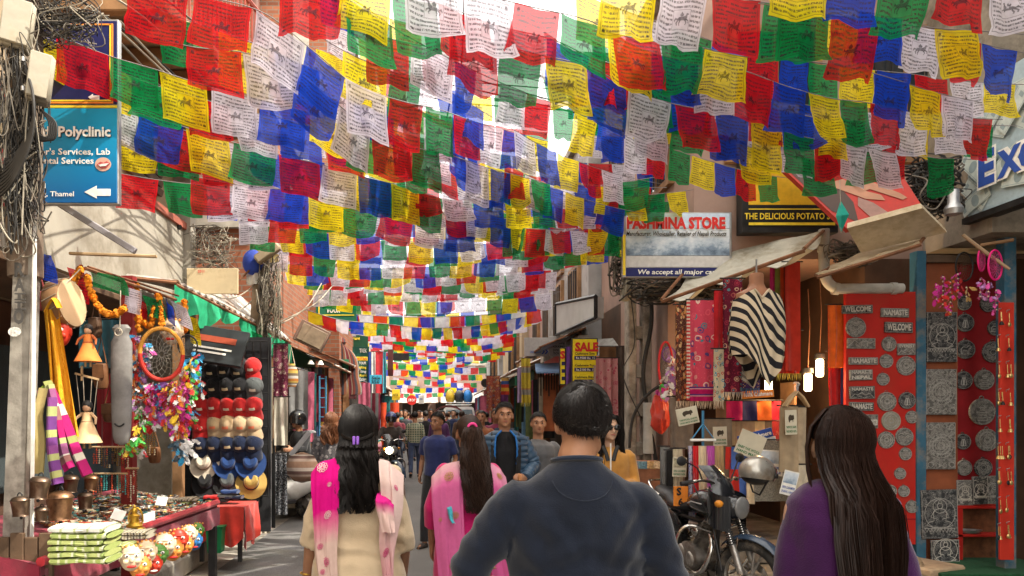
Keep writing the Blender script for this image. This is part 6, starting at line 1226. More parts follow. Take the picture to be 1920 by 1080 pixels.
hung('curtain','pink curtain with round motifs below the pink valance','curtain',1117,672,1158,800,10.3,motif('curtain_print',(.50,.22,.22),[(.42,.08,.12),(.55,.28,.28)],5,stretch=(1,3,1)),.03,3,180);hung('curtain','dark brown curtain right of the pink curtain','curtain',1156,650,1182,800,10.35,fabric('umber_curtain',(.07,.05,.04)),.03,2,181);hung('curtain','dark crate backing cloth above the pink curtain','curtain',1124,650,1160,676,10.5,fabric('brown_grid',(.14,.07,.03)),.01,2,182)
pt=T('postcard_stand','brick ledge topped with tilted postcards right of the pole','stand',P(1210,910,8.4));a,b=P(1170,858,8.4),P(1250,1010,8.4);MB().cbox(((a.x+b.x)/2,8.6,.45),(b.x-a.x,.34,1.2),.02).obj('ledge',M('ledge_brick',(.28,.13,.08),.9,0,.35,8,.5,30),pt)
for i,(x,c_) in enumerate(((1178,(.45,.4,.3)),(1192,(.2,.22,.25)),(1206,(.1,.2,.25)),(1222,(.45,.28,.12)),(1234,(.4,.3,.2)))):tag(MB().cbox(P(x,872,8.36-.02*i),(.10,.006,.085),.002,rot((i-2)*.1,'Y')@rot(-.3,'X')).obj('postcard',M('postcard_%d'%i if False else 'postcard_'+'abcde'[i],c_,.5,0,.6,40,0),smooth=False),'postcard %s on the brick ledge right of the pole'%('at the left end','second from the left','in the middle with a blue picture','with a tan picture','at the right end')[i],'postcard','postcards on the brick ledge')
# farther stalls on the right
hung('scarf','yellow and grey checked scarf hanging left of the sale boards','scarf',977,672,994,755,14,striped('yellow_check',[((.62,.48,.06),3),((.32,.30,.28),2),((.5,.25,.1),.5),((.62,.48,.06),3)],1,2),.03,2,190,fringe=fabric('yellow_fringe',(.6,.5,.08)));hung('scarf','slim lilac scarf beside the yellow checked one','scarf',970,690,978,755,14.3,fabric('lilac_scarf',(.25,.18,.3)),.02,1,191);hung('cloth_banner','red, yellow and blue striped cloth hanging far on the right','banner',940,708,954,740,19,striped('banner_bands',[(.5,.05,.03),(.65,.4,.05),(.5,.05,.03),(.05,.1,.3),(.6,.35,.1)],1,1),.03,1,192)
hung('patterned_cloth','reddish patterned rugs hanging far on the right','cloth',912,705,938,770,21,motif('kilim_red',(.25,.06,.04),[(.45,.15,.06),(.1,.12,.2),(.4,.3,.15)],5,stretch=(1,3,1)),.03,2,193);hung('scarf','purple scarf beside the narrow sale board','scarf',1062,650,1073,722,11.2,fabric('plum_scarf',(.12,.04,.2)),.02,1,194)
t=T('canopy','small blue stall canopy under the grey direction sign','canopy',P(1027,690,13));a,b,c_,d=P(1003,682,13.5),P(1050,680,13.5),P(1053,696,12.8),P(1005,697,12.8);mb=MB();mb.add([a,b,c_,d]+[p-V((0,0,.03)) for p in (a,b,c_,d)],[(0,3,2,1),(4,5,6,7),(0,1,5,4),(1,2,6,5),(2,3,7,6),(3,0,4,7)]);mb.obj('sheet',M('canopy_blue',(.14,.22,.36),.6,0,.3,5,.2),t,smooth=False)
for i in range(9):hung('belt','dark leather belt under the blue canopy, %s from the left'%ords[i],'belt',1008+5*i,700,1010.5+5*i,735+8*math.sin(i*2),13.2,fabric('belt_leather',(.05,.03,.02)),.005,1,195+i,nu=2,nv=3,group='belts under the blue canopy',rail=False)
t=T('round_sign','round black sign seen from behind far on the right','sign',P(910,718,24));MB().cyl(P(910,718,24),P(910,718,24)+V((0,.05,0)),.14,n=20).obj('disc',blackm,t);MB().tube([P(910,718,24)+V((0,.03,0)),P(922,700,24)],.02).obj('bracket',blackm,t)

# ================================================================== RIGHT: PLAQUE SHOP
YB=7.6
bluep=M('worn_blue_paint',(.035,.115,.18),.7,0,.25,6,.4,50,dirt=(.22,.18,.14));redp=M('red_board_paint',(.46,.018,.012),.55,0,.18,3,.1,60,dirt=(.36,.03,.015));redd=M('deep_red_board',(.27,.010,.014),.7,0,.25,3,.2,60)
pb=T('plaque_board','tall red display board covered with grey plaques','display board',P(1652,1022,YB));panel(pb,1586,547,1718,1021,YB,redp,'board',.05);panel(pb,1640,972,1718,975,YB-.004,redd,'board_seam',.01)
sg=T('shop_doorframe','worn blue door frame of the plaque shop','door frame',P(1800,1080,YB))
for x0,x1,y0,Y in ((1719,1737,470,YB-.02),(1884,1906,410,7.2)):panel(sg,x0,y0,x1,1085,Y,bluep,'post',.12)
panel(sg,1737,478,1886,492,YB,woodD,'lintel',.1)
wn=T('shop_wall','brown timber side wall with carved plates beside the blue post','wall',P(1765,1060,YB+.1));panel(wn,1737,490,1796,1070,YB+.05,M('rust_brown_board',(.26,.075,.03),.7,0,.3,4,.3,40),'board',.05)
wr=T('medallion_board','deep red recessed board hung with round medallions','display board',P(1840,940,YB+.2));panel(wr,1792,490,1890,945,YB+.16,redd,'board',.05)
kb_=T('keychain_board','narrow red board hung with brass key chains','display board',P(1886,1050,7.0));panel(kb_,1876,567,1902,1050,7.0,M('bright_red_board',(.50,.03,.015),.6,0,.2,4,.2),'board',.03)
def mk_slate(name,c0,c1,sc):
    t=NT(name);co=t.coord('Object');d=t.vor(t.map(co,(1,.15,1)),sc,feat='DISTANCE_TO_EDGE');n=t.noise(co,22,5)
    l=t.math('MULTIPLY',t.math('LESS_THAN',d,.09),t.math('GREATER_THAN',n,.47));b=t.ramp(n,[(.3,tuple(x*.6 for x in c0)),(.7,tuple(x*1.4 for x in c0))])
    t.bump(t.math('ADD',t.math('MULTIPLY',l,.8),t.noise(co,70,3)),.6,.004); return keep(t.fin(t.mix(l,b,c1),.55,0,.3))
slate=mk_slate('slate',(.045,.047,.05),(.20,.195,.185),75);slate2=mk_slate('pale_slate',(.14,.135,.125),(.30,.29,.265),85);line_m=M('carved_line',(.40,.39,.36),.7,0,.2,40,.2);lineD=M('carved_shadow',(.02,.02,.02),.8);linew=M('chalk_line',(.55,.52,.46),.7)
SP=YB/F
def ring(mb,o,r,w_=.0022,n=24,y=-.003):mb.tube([o+V((r*math.cos(2*PI*i/n),y,r*math.sin(2*PI*i/n))) for i in range(n)],w_,4,closed=True)
def pl(mb,o,pts,w_=.0022,y=-.003,closed=False):mb.tube([o+V((a,y,b)) for a,b in pts],w_,4,closed=closed)
def mandala(mb,o,r):
    for f in (.96,.72,.66,.30,.18):ring(mb,o,r*f,.0022)
    for k in range(16):a=2*PI*k/16;pl(mb,o,[(r*.73*math.cos(a-.14),r*.73*math.sin(a-.14)),(r*.92*math.cos(a),r*.92*math.sin(a)),(r*.73*math.cos(a+.14),r*.73*math.sin(a+.14))],.002)
    q=r*.46;pl(mb,o,[(-q,-q),(q,-q),(q,q),(-q,q)],.0025,closed=True);pl(mb,o,[(0,-q*1.35),(q*1.35,0),(0,q*1.35),(-q*1.35,0)],.002,closed=True)
    for k in range(8):a=2*PI*k/8;ring(mb,o+V((r*.24*math.cos(a),0,r*.24*math.sin(a))),r*.06,.0018,8)
    for k in range(4):
        a=PI/2*k;pl(mb,o,[(r*.40*math.cos(a)-.12*r*math.sin(a),r*.40*math.sin(a)+.12*r*math.cos(a)),(r*.58*math.cos(a),r*.58*math.sin(a)),(r*.40*math.cos(a)+.12*r*math.sin(a),r*.40*math.sin(a)-.12*r*math.cos(a))],.002)
def lotus(mb,o,r):
    ring(mb,o,r*.94,.0022);ring(mb,o,r*.25,.002)
    for k in range(8):
        a=2*PI*k/8;ring(mb,o+V((r*.58*math.cos(a),0,r*.58*math.sin(a))),r*.20,.002,12);ring(mb,o+V((r*.58*math.cos(a),0,r*.58*math.sin(a))),r*.10,.002,8)
def eyes(mb,o,r):
    ring(mb,o,r*.92)
    for e in (-1,1):pl(mb,o,[(e*r*.12,0),(e*r*.3,r*.14),(e*r*.62,r*.05),(e*r*.3,-.06*r),(e*r*.12,0)],.0025);pl(mb,o,[(e*r*.1,r*.3),(e*r*.4,r*.38),(e*r*.68,r*.25)],.003)
    pl(mb,o,[(0,r*.05),(.06*r,-.15*r),(-.04*r,-.25*r),(.1*r,-.38*r),(.0,-.5*r)],.0025);ring(mb,o+V((0,0,r*.5)),r*.07,.002,8)
def hands(mb,o,r):
    ring(mb,o,r*.92)
    for e in (-1,1):pl(mb,o,[(e*r*.04,-.55*r),(e*r*.30,-.5*r),(e*r*.26,-.1*r),(e*r*.14,.3*r),(e*r*.05,.32*r),(e*r*.04,-.55*r)],.004)
def animal(mb,o,r):
    ring(mb,o,r*.92)
    pl(mb,o,[(-.5*r,-.45*r),(-.5*r,.05*r),(-.3*r,.25*r),(.1*r,.2*r),(.3*r,.4*r),(.55*r,.3*r),(.5*r,.1*r),(.3*r,.05*r),(.28*r,-.45*r),(.15*r,-.45*r),(.12*r,-.15*r),(-.3*r,-.15*r),(-.35*r,-.45*r)],.004,closed=True);pl(mb,o,[(-.75*r,-.5*r),(.75*r,-.5*r)],.003)
def word(s_):
    def f(mb,o,r):ring(mb,o,r*.92);pl(mb,o,[(-.8*r,.22*r),(.8*r,.22*r)]);pl(mb,o,[(-.8*r,-.22*r),(.8*r,-.22*r)]);[ring(mb,o+V((a*r,0,.5*r)),r*.1,.002,8) for a in (-.25,0,.25)];pl(mb,o,[(-.5*r,-.4*r),(-.1*r,-.65*r),(.1*r,-.5*r),(.5*r,-.45*r)])
    f.s=s_; return f
def temple(mb,o,r):
    ring(mb,o,r*.92)
    for k,(w_,z) in enumerate(((.62,-.45),(.45,-.05),(.28,.3))):pl(mb,o,[(-w_*r,z*r),(0,(z+.22)*r),(w_*r,z*r)],.003,closed=True);pl(mb,o,[(-w_*.6*r,z*r),(-w_*.6*r,(z-.2)*r),(w_*.6*r,(z-.2)*r),(w_*.6*r,z*r)],.0025)
def round_plaque(x,y,rpx,label,fn,m=slate2,Y=YB-.01,lm=line_m,word_=None):
    k=Y/F;o=P(x,y,Y);r=rpx*k;t=T('round_plaque',label,'plaque',o,group='plaques of the stone carving shop');fm=frame((0,-1,0),(1,0,0))
    MB().lathe([(0,0),(r*.88,0),(r*.90,.004),(r*.98,.004),(r,.0),(r,-.012),(0,-.012)],32,o,fm).obj('disc',m,t);mb=MB();fn(mb,o,r);mb.obj('relief',lm,t);mb=MB();mb.lathe([(r*.12,-.01),(r*.16,0),(r*.2,-.01)],10,o+V((0,.004,r*1.02)),fm);mb.obj('hanging_loop',m,t)
    if hasattr(fn,'s'):text(fn.s,o+V((0,-.004,-r*.09)),r*1.35,r*.2,lm,t,bold=.03)
    return t
for x,y,r,lab,fn,m in ((1605,614,19,'round lotus plaque at the top left of the red board',lotus,slate2),(1667,645,14,'round plaque with a standing figure right of the mountain plaque',hands,slate2),(1662,677,13,'small round word plaque below the standing figure plaque',word('NAMASTE'),slate2),(1699,686,18,'pale mandala plaque on the right edge of the red board',mandala,slate2),(1656,711,12,'small round word plaque above the big pale disc',word('NAMASTE'),slate2),(1663,753,18,'pale diamond mandala plaque in the middle of the red board',mandala,slate2),(1701,751,16,'round plaque with joined hands on the right edge',hands,slate),(1671,789,18,'cream square mandala plaque below the diamond one',mandala,M('cream_slate',(.30,.28,.22),.6,0,.2,14,.5)),(1710,782,12,'small word plaque at the right edge below the joined hands',word('NAMASTE'),slate2),(1662,825,16,'grey mandala plaque below the cream one',mandala,slate2),(1696,819,17,'round plaque with two painted eyes',eyes,slate2),(1698,851,12,'small word plaque below the painted eyes',word('NAMASTE'),slate2),(1688,888,11,'small lone word plaque low on the red board',word('NAMASTE'),slate2),(1670,921,12,'small yak plaque half hidden behind the dark haired woman',animal,slate2),(1695,921,11,'small word plaque right of the yak plaque',word('NAMASTE'),slate2),(1680,952,11,'lowest left small plaque on the red board',temple,slate2),(1710,950,12,'lowest right small mountain plaque on the red board',temple,slate2)):round_plaque(x,y,r,lab,fn,m)
YM=YB+.14
for x,y,r,lab,fn,m in ((1810,605,17,'round medallion with a figure high on the deep red board',hands,slate),(1811,655,18,'dark bull medallion on the left of the deep red board',animal,slate),(1862,660,20,'wheel medallion half behind the key chains',lotus,slate),(1807,713,17,'medallion with a dancer low left of the bull',hands,slate),(1846,712,19,'temple medallion in the middle of the deep red board',temple,slate2),(1842,772,25,'largest temple medallion of the deep red board',temple,slate2),(1806,828,15,'small seated figure medallion at the left',hands,slate),(1851,825,21,'square mandala medallion below the largest one',mandala,slate2),(1808,877,15,'wheel medallion at the lower left',lotus,slate2),(1844,877,17,'lotus medallion at the lower right',lotus,slate),(1808,568,14,'dark medallion at the top under the pink feathers',temple,slate),(1853,570,15,'dark medallion at the top right under the dreamcatchers',word('NEPAL'),slate),(1866,615,14,'medallion partly hidden by the key chain board',animal,slate)):round_plaque(x,y,r,lab,fn,m,YM)
def plate(x0,y0,x1,y1,label,Y,m,fn=None,words=None,tilt=0,lm=line_m,wm=None,name='carved_plaque',rimw=.006):
    k=Y/F;c=P((x0+x1)/2,(y0+y1)/2,Y);w_,h_=(x1-x0)*k,(y1-y0)*k;t=T(name,label,'plaque',c,group='plaques of the stone carving shop');rm=rot(math.radians(tilt),'Y')
    MB().cbox(c,(w_,.018,h_),.004,rm).obj('slab',m,t,smooth=False);mb=MB();f=c+V((0,-.009,0))
    def rr_(a,b):q=rm@V((a,0,b)); return (q.x,q.z)
    e=.006;pl(mb,f,[rr_(a*(w_/2-e),b*(h_/2-e)) for a,b in ((-1,-1),(1,-1),(1,1),(-1,1))],rimw*.35,-.001,True)
    if fn:fn(mb,f,w_,h_)
    mb.obj('relief',lm,t)
    if words:
        n=len(words)
        for i,s_ in enumerate(words):
            o=f+rm@V((0,-.004,h_*(.5-(i+.78)/n*.98) if n>1 or not fn else h_*.16));text(s_,o,w_*.84,h_*(.62/n if not fn else .25),wm or linew,t,rm@V((1,0,0)),rm@V((0,0,1)),bold=.03)
    return t
def mtns(mb,o,w_,h_):pl(mb,o,[(-.46*w_,-.42*h_),(-.3*w_,-.1*h_),(-.2*w_,-.2*h_),(-.02*w_,.02*h_),(.12*w_,-.2*h_),(.28*w_,-.05*h_),(.45*w_,-.42*h_)],.003);pl(mb,o,[(-.1*w_,-.12*h_),(-.02*w_,-.05*h_),(.05*w_,-.2*h_)],.002);pl(mb,o,[(-.4*w_,-.45*h_),(-.1*w_,-.3*h_),(.1*w_,-.42*h_),(.3*w_,-.3*h_)],.002)
def scene_(mb,o,w_,h_):pl(mb,o,[(-.45*w_,-.2*h_),(-.25*w_,.3*h_),(-.1*w_,0),(.1*w_,.35*h_),(.3*w_,0),(.45*w_,.2*h_)],.003);pl(mb,o,[(.0,-.3*h_),(.0,.1*h_),(.12*w_,.2*h_),(.22*w_,.05*h_),(.2*w_,-.3*h_)],.003)
yw='word_plaque'
for x0,y0,x1,y1,m,w_,fn,lab in ((1578,572,1636,588,slate,['WELCOME'],None,'welcome plaque at the top left of the red board, dark letters'),(1651,578,1704,595,slate2,['NAMASTE'],None,'namaste plaque at the top right of the red board'),(1658,604,1711,624,slate,['WELCOME'],None,'welcome plaque with a raised frame under the top right one'),(1588,634,1641,654,slate2,None,scene_,'mountain scene plaque below the round lotus plaque'),(1682,644,1716,666,slate2,['EVEREST'],mtns,'everest plaque with a mountain on the right edge'),(1591,670,1646,684,slate2,['NAMASTE'],None,'thin namaste plaque in the middle of the left column'),(1592,693,1636,713,slate2,['NAMASTE','NEPAL'],None,'two line namaste nepal plaque on the left column'),(1592,724,1640,748,slate,['NAMASTE'],mtns,'namaste plaque with a mountain relief'),(1592,754,1638,770,slate,['NAMASTE'],None,'small namaste plaque just above the woman in purple'),(1616,777,1646,803,slate2,['Namaste'],None,'namaste plaque half hidden behind the dark haired woman'),(1620,812,1640,830,slate2,None,scene_,'small scene plaque peeping out beside the dark hair')):plate(x0,y0,x1,y1,lab,YB-.012,m,fn,w_,tilt=R.uniform(-1.5,1.5),name=yw)
def mand_plate(mb,o,w_,h_):
    r=w_*.42;mandala(mb,o,r)
    for a in (-1,1):
        for b in (-1,1):ring(mb,o+V((a*w_*.36,0,b*h_*.40)),w_*.09,.0022,10);ring(mb,o+V((a*w_*.12,0,b*h_*.42)),w_*.07,.002,8)
    rr=U(int(w_*9999))
    for i in range(40):a,b=rr.uniform(-.44,.44)*w_,rr.uniform(-.46,.46)*h_;(a*a+b*b>r*r) and pl(mb,o,[(a,b),(a+.012,b+.008),(a+.018,b-.004)],.0018)
def deity(mb,o,w_,h_):
    s=w_;pts=[(-.30,-.22),(-.36,-.30),(-.2,-.36),(.2,-.36),(.36,-.30),(.30,-.22),(.16,-.18),(.19,.02),(.13,.12),(.05,.15),(-.05,.15),(-.13,.12),(-.19,.02),(-.16,-.18)]
    pl(mb,o,[(a*s,b*s) for a,b in pts],.0035,closed=True);ring(mb,o+V((0,0,.23*s)),.075*s,.003,14);pl(mb,o,[(-.06*s,.30*s),(0,.40*s),(.06*s,.30*s)],.003);ring(mb,o+V((0,0,.22*s)),.19*s,.003);ring(mb,o+V((0,0,.02*s)),.42*s,.0028)
    for e in (-1,1):pl(mb,o,[(e*.17*s,.08*s),(e*.25*s,-.08*s),(e*.06*s,-.14*s)],.003)
    for k in range(9):a=(-.36+.09*k)*s;pl(mb,o,[(a-.045*s,-.40*s),(a,-.50*s),(a+.045*s,-.40*s)],.0028)
    pl(mb,o,[(-.42*s,-.39*s),(.42*s,-.39*s)],.003);rr=U(int(h_*9999))
    for i in range(46):
        a,b=rr.uniform(-.45,.45)*w_,rr.uniform(-.46,.46)*h_
        if a*a+b*b>(.42*s)**2:pl(mb,o,[(a,b),(a+rr.uniform(-.015,.015),b+.012),(a+.016,b+.004)],.002)
for x0,y0,x1,y1,m,fn,lab,Y,tl,lm in ((1737,585,1794,679,slate,deity,'tall black plate carved with a seated figure, topmost beside the blue post',YB,0,line_m),(1735,692,1793,778,slate2,mand_plate,'grey mandala plate, second from the top beside the blue post',YB,0,line_m),(1736,792,1791,880,slate2,mand_plate,'grey mandala plate, third from the top beside the blue post',YB,0,line_m),(1727,918,1795,1010,slate,deity,'large dark plate with a haloed figure, low beside the blue post',YB-.03,-1.5,line_m),(1745,1012,1798,1054,slate,deity,'small dark plate standing on the floor at the doorway',YB-.05,-2,linew),(1793,900,1824,948,slate2,deity,'light figure plate at the left on the red shelf',YB+.05,0,linew),(1823,893,1852,946,slate,deity,'black figure plate in the middle on the red shelf',YB+.03,-2,linew),(1849,892,1878,945,slate2,deity,'grey figure plate at the right on the red shelf',YB+.04,-2,line_m)):plate(x0,y0,x1,y1,lab,Y,m,fn,None,tl,lm)
rs=T('red_shelf','small red box shelf under the figure plates','shelf',P(1840,1050,YB));
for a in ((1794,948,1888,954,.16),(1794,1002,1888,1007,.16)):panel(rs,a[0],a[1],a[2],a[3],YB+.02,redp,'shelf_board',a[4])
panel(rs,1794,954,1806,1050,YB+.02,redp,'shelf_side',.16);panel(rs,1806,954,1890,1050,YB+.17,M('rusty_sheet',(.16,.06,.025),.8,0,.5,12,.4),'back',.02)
tag(MB().lathe([(0,.01),(.10,.012),(.12,.03),(.125,.03),(.10,0),(0,0)],20,P(1828,1001,YB-.0)+V((0,.08,0)),sy=.6).obj('tin_plate',steel),'small tin plate lying on the lower red shelf','plate')
brs=M('brass',(.52,.36,.14),.3,.8,.3,30,.2)
for i in range(18):
    row,col=divmod(i,2);x,y=(1872,1888)[col]+R.uniform(-1,1),590+50*row+R.uniform(-3,3);Y=6.97;o=P(x,y,Y)
    t=T('key_chain','brass key chain on the %s column, %s row of the narrow red board'%(('left','right')[col],ords[row]),'key chain',o,group='key chains on the narrow red board');mb=MB();mb.tube([o+V((-.02,-.02,.03)),o+V((-.03,-.03,.045)),o+V((0,-.03,.055)),o+V((.01,0,.045))],.003,5);mb.obj('hook',steel,t);rr=U(i)
    for j in range(rr.randint(1,3)):
        q=o+V((rr.uniform(-.02,.02),-.02-.006*j,-.01));mb=MB();mb.tube([q+V((0,0,.03)),q,q+V((.004,0,-.05))],.0035,5);mb.obj('chain',brs,t)
        mb=MB();k=rr.random();e=q+V((.004,0,-.075));(mb.lathe([(0,.02),(.01,.015),(.02,-.015),(.0,-.018)],10,e) if k<.5 else mb.sph(e,(.016,.007,.022),10,7));mb.obj('charm',brs if rr.random()<.7 else blackm,t)
pinkh=M('hoop_pink',(.62,.01,.16),.6);pinkw=M('web_pink',(.5,.06,.2),.7)
dreamcatcher(P(1840,488,6.9),.075,.10,'left hot pink dreamcatcher on the slanting pole',pinkh,pinkw,6.9,.008,.6);dreamcatcher(P(1866,497,6.8),.085,.135,'right hot pink dreamcatcher on the slanting pole',pinkh,pinkw,6.8,.009,.3);dreamcatcher(P(1808,500,7.3),.10,.14,'dark brown dreamcatcher in the shadow left of the pink ones',blackm,woodD,7.3,.008,.2)
for i,(x0,y0,y1,Y,ks,n,lab) in enumerate(((1838,520,560,6.85,['pink','pink','lilac'],5,'pink feather string below the left hot pink hoop'),(1853,525,560,6.8,['pink','lilac'],4,'pink feather string below the right hot pink hoop'),(1868,540,585,6.8,['pink','magenta','pink'],5,'longest pink feather string at the right'),(1768,515,575,7.1,['magenta','red','magenta'],7,'dark red feather string left in the plaque shop'),(1782,525,590,7.15,['magenta','red','orange'],7,'dark red feather string in the middle'),(1796,510,560,7.1,['red','magenta'],6,'dark red feather string right of the middle'),(1812,535,560,7.0,['gold','gold'],3,'golden feather tuft among the dark red strings'),(1756,530,565,7.12,['magenta'],4,'short crimson feather string by the blue post'))):feather_string(lab,x0,y0,x0,y1,Y,ks,n,60+i,.7,3,'feather strings in the plaque shop',5)
tag(MB().tube([P(1805,440,6.9),P(1850,475,6.85),P(1893,505,6.75)],[.014,.018,.012],7).obj('bamboo_pole',M('pale_bamboo',(.30,.20,.12),.7)),'slanting bamboo pole carrying the pink dreamcatchers','pole');tag(MB().tube([P(1838,460,7.0),P(1900,450,6.9)],.016,7).obj('bamboo_pole',woodM),'short wooden rod crossing behind the dreamcatchers','pole')
stn=T('carved_stone','rounded sandstone boulder with carved script on the ground','stone',P(1697,1080,7.2));mb=MB();c=P(1700,1065,7.2);mb.sph(c,(.17,.12,.15),20,14)
for v in mb.v:v+=(v-c)*(.12*mnoise.noise((v-c)*7))
mb.obj('boulder',M('sandstone',(.36,.25,.15),.9,0,.3,9,.7,40),stn);mb=MB();rr=U(9)
for r_ in range(4):
    for k in range(5):a,b=-.09+.045*k,.06-.045*r_;o=c+V((a,-.122*math.sqrt(max(0,1-(a/.17)**2-(b/.15)**2))-.002,b));pl(mb,o,[(-.012,.008),(.004,.012),(.012,-.008),(-.006,-.012)],.002,0)
stuff(mb.obj('carved_script',M('script_shadow',(.17,.11,.06),.9),stn))
tag(MB().cbox((5.35,7.35,.09),(1.3,.8,.03),.01).obj('door_mat',M('green_mat',(.015,.07,.03),.95,0,.3,30,.6,150)),'dark green mat in front of the plaque shop','mat');MB()
tag(MB().cbox((4.75,7.3,.10),(.5,.5,.08),.03,rotz(.4)).obj('step_stone',M('sandstone2',(.42,.30,.19),.9,0,.3,6,.6,30)),'pale stone step beside the green mat','step')
# ================================================================== VEHICLES
rubber=M('tyre_rubber',(.025,.024,.023),.85,0,.3,20,.4,80,dirt=(.13,.11,.085));chrome=M('chrome',(.62,.60,.57),.18,1,.2,12,.08,50,dirt=(.30,.25,.19));alu=M('alloy',(.40,.38,.35),.45,.85,.25,14,.25,60,dirt=(.16,.13,.1));engm=M('engine_grey',(.22,.20,.18),.5,.7,.35,14,.4,60,dirt=(.10,.08,.06))
blk=M('gloss_black',(.012,.013,.016),.16,0,.2,6,.03,40,spec=.7);seatm=M('seat_vinyl',(.02,.02,.022),.42,0,.3,20,.3,120);fend=M('fender_slate',(.03,.05,.085),.25,0,.2,8,.05,spec=.6);lens=M('lamp_lens',(.16,.16,.16),.1,0,.1,20,.1,spec=.8);plastic=M('black_plastic',(.02,.02,.021),.55,0,.25,16,.2)
def wheel(parent,c,r,ax,name='wheel',spokes=5,disc=True,wt=.045):
    """tyre with tread blocks, rim, spokes, hub, brake disc; ax = axle direction"""
    fm=frame(ax);w=bpy.data.objects.new(name,None);C.objects.link(w);w.parent=parent;w.location=c;o=V((0,0,0))
    def ob(mb,nm_,m):x=mb.obj(nm_,m,w,local=True); return x
    t=MB();prof=[]
    for i in range(13):a=-PI*.78+2*PI*.78*i/12;prof.append((r-wt+wt*math.cos(a),wt*.95*math.sin(a)))
    t.lathe(prof,44,o,fm);ob(t,'tyre',rubber);tr=MB()
    for k in range(40):
        a=2*PI*k/40
        for e in (-1,1):p=fm@V(((r+.002)*math.cos(a+.04*e),(r+.002)*math.sin(a+.04*e),e*wt*.42));tr.box(p,(.012,.03,.026),fm@Matrix.Rotation(a,3,'Z'))
    stuff(ob(tr,'tread',rubber));ri=r-wt*1.55;rm_=MB();rm_.lathe([(ri+.012,-.032),(ri+.02,-.036),(ri,-.028),(ri-.015,-.01),(ri-.015,.01),(ri,.028),(ri+.02,.036),(ri+.012,.032)],44,o,fm);ob(rm_,'rim',alu)
    for k in range(spokes):
        a=2*PI*k/spokes+.3;sp=MB();d=fm@V((math.cos(a),math.sin(a),0));d2=fm@V((math.cos(a+.16),math.sin(a+.16),0));d3=fm@V((math.cos(a-.16),math.sin(a-.16),0))
        sp.tube([d*.03,d2*(ri*.55),d2*(ri-.01)],[(.014,.010),(.011,.009),(.012,.01)],6);sp.tube([d*.03,d3*(ri*.55),d3*(ri-.01)],[(.014,.010),(.011,.009),(.012,.01)],6);ob(sp,'spoke',alu)
    h=MB();h.lathe([(.0,-.06),(.02,-.06),(.035,-.045),(.035,.045),(.02,.06),(0,.06)],16,o,fm);ob(h,'hub',engm)
    if disc:
        d=MB();d.lathe([(.06,.048),(.115,.048),(.115,.052),(.06,.052),(.06,.048)],30,o,fm)
        ob(d,'brake_disc',chrome)
    return w
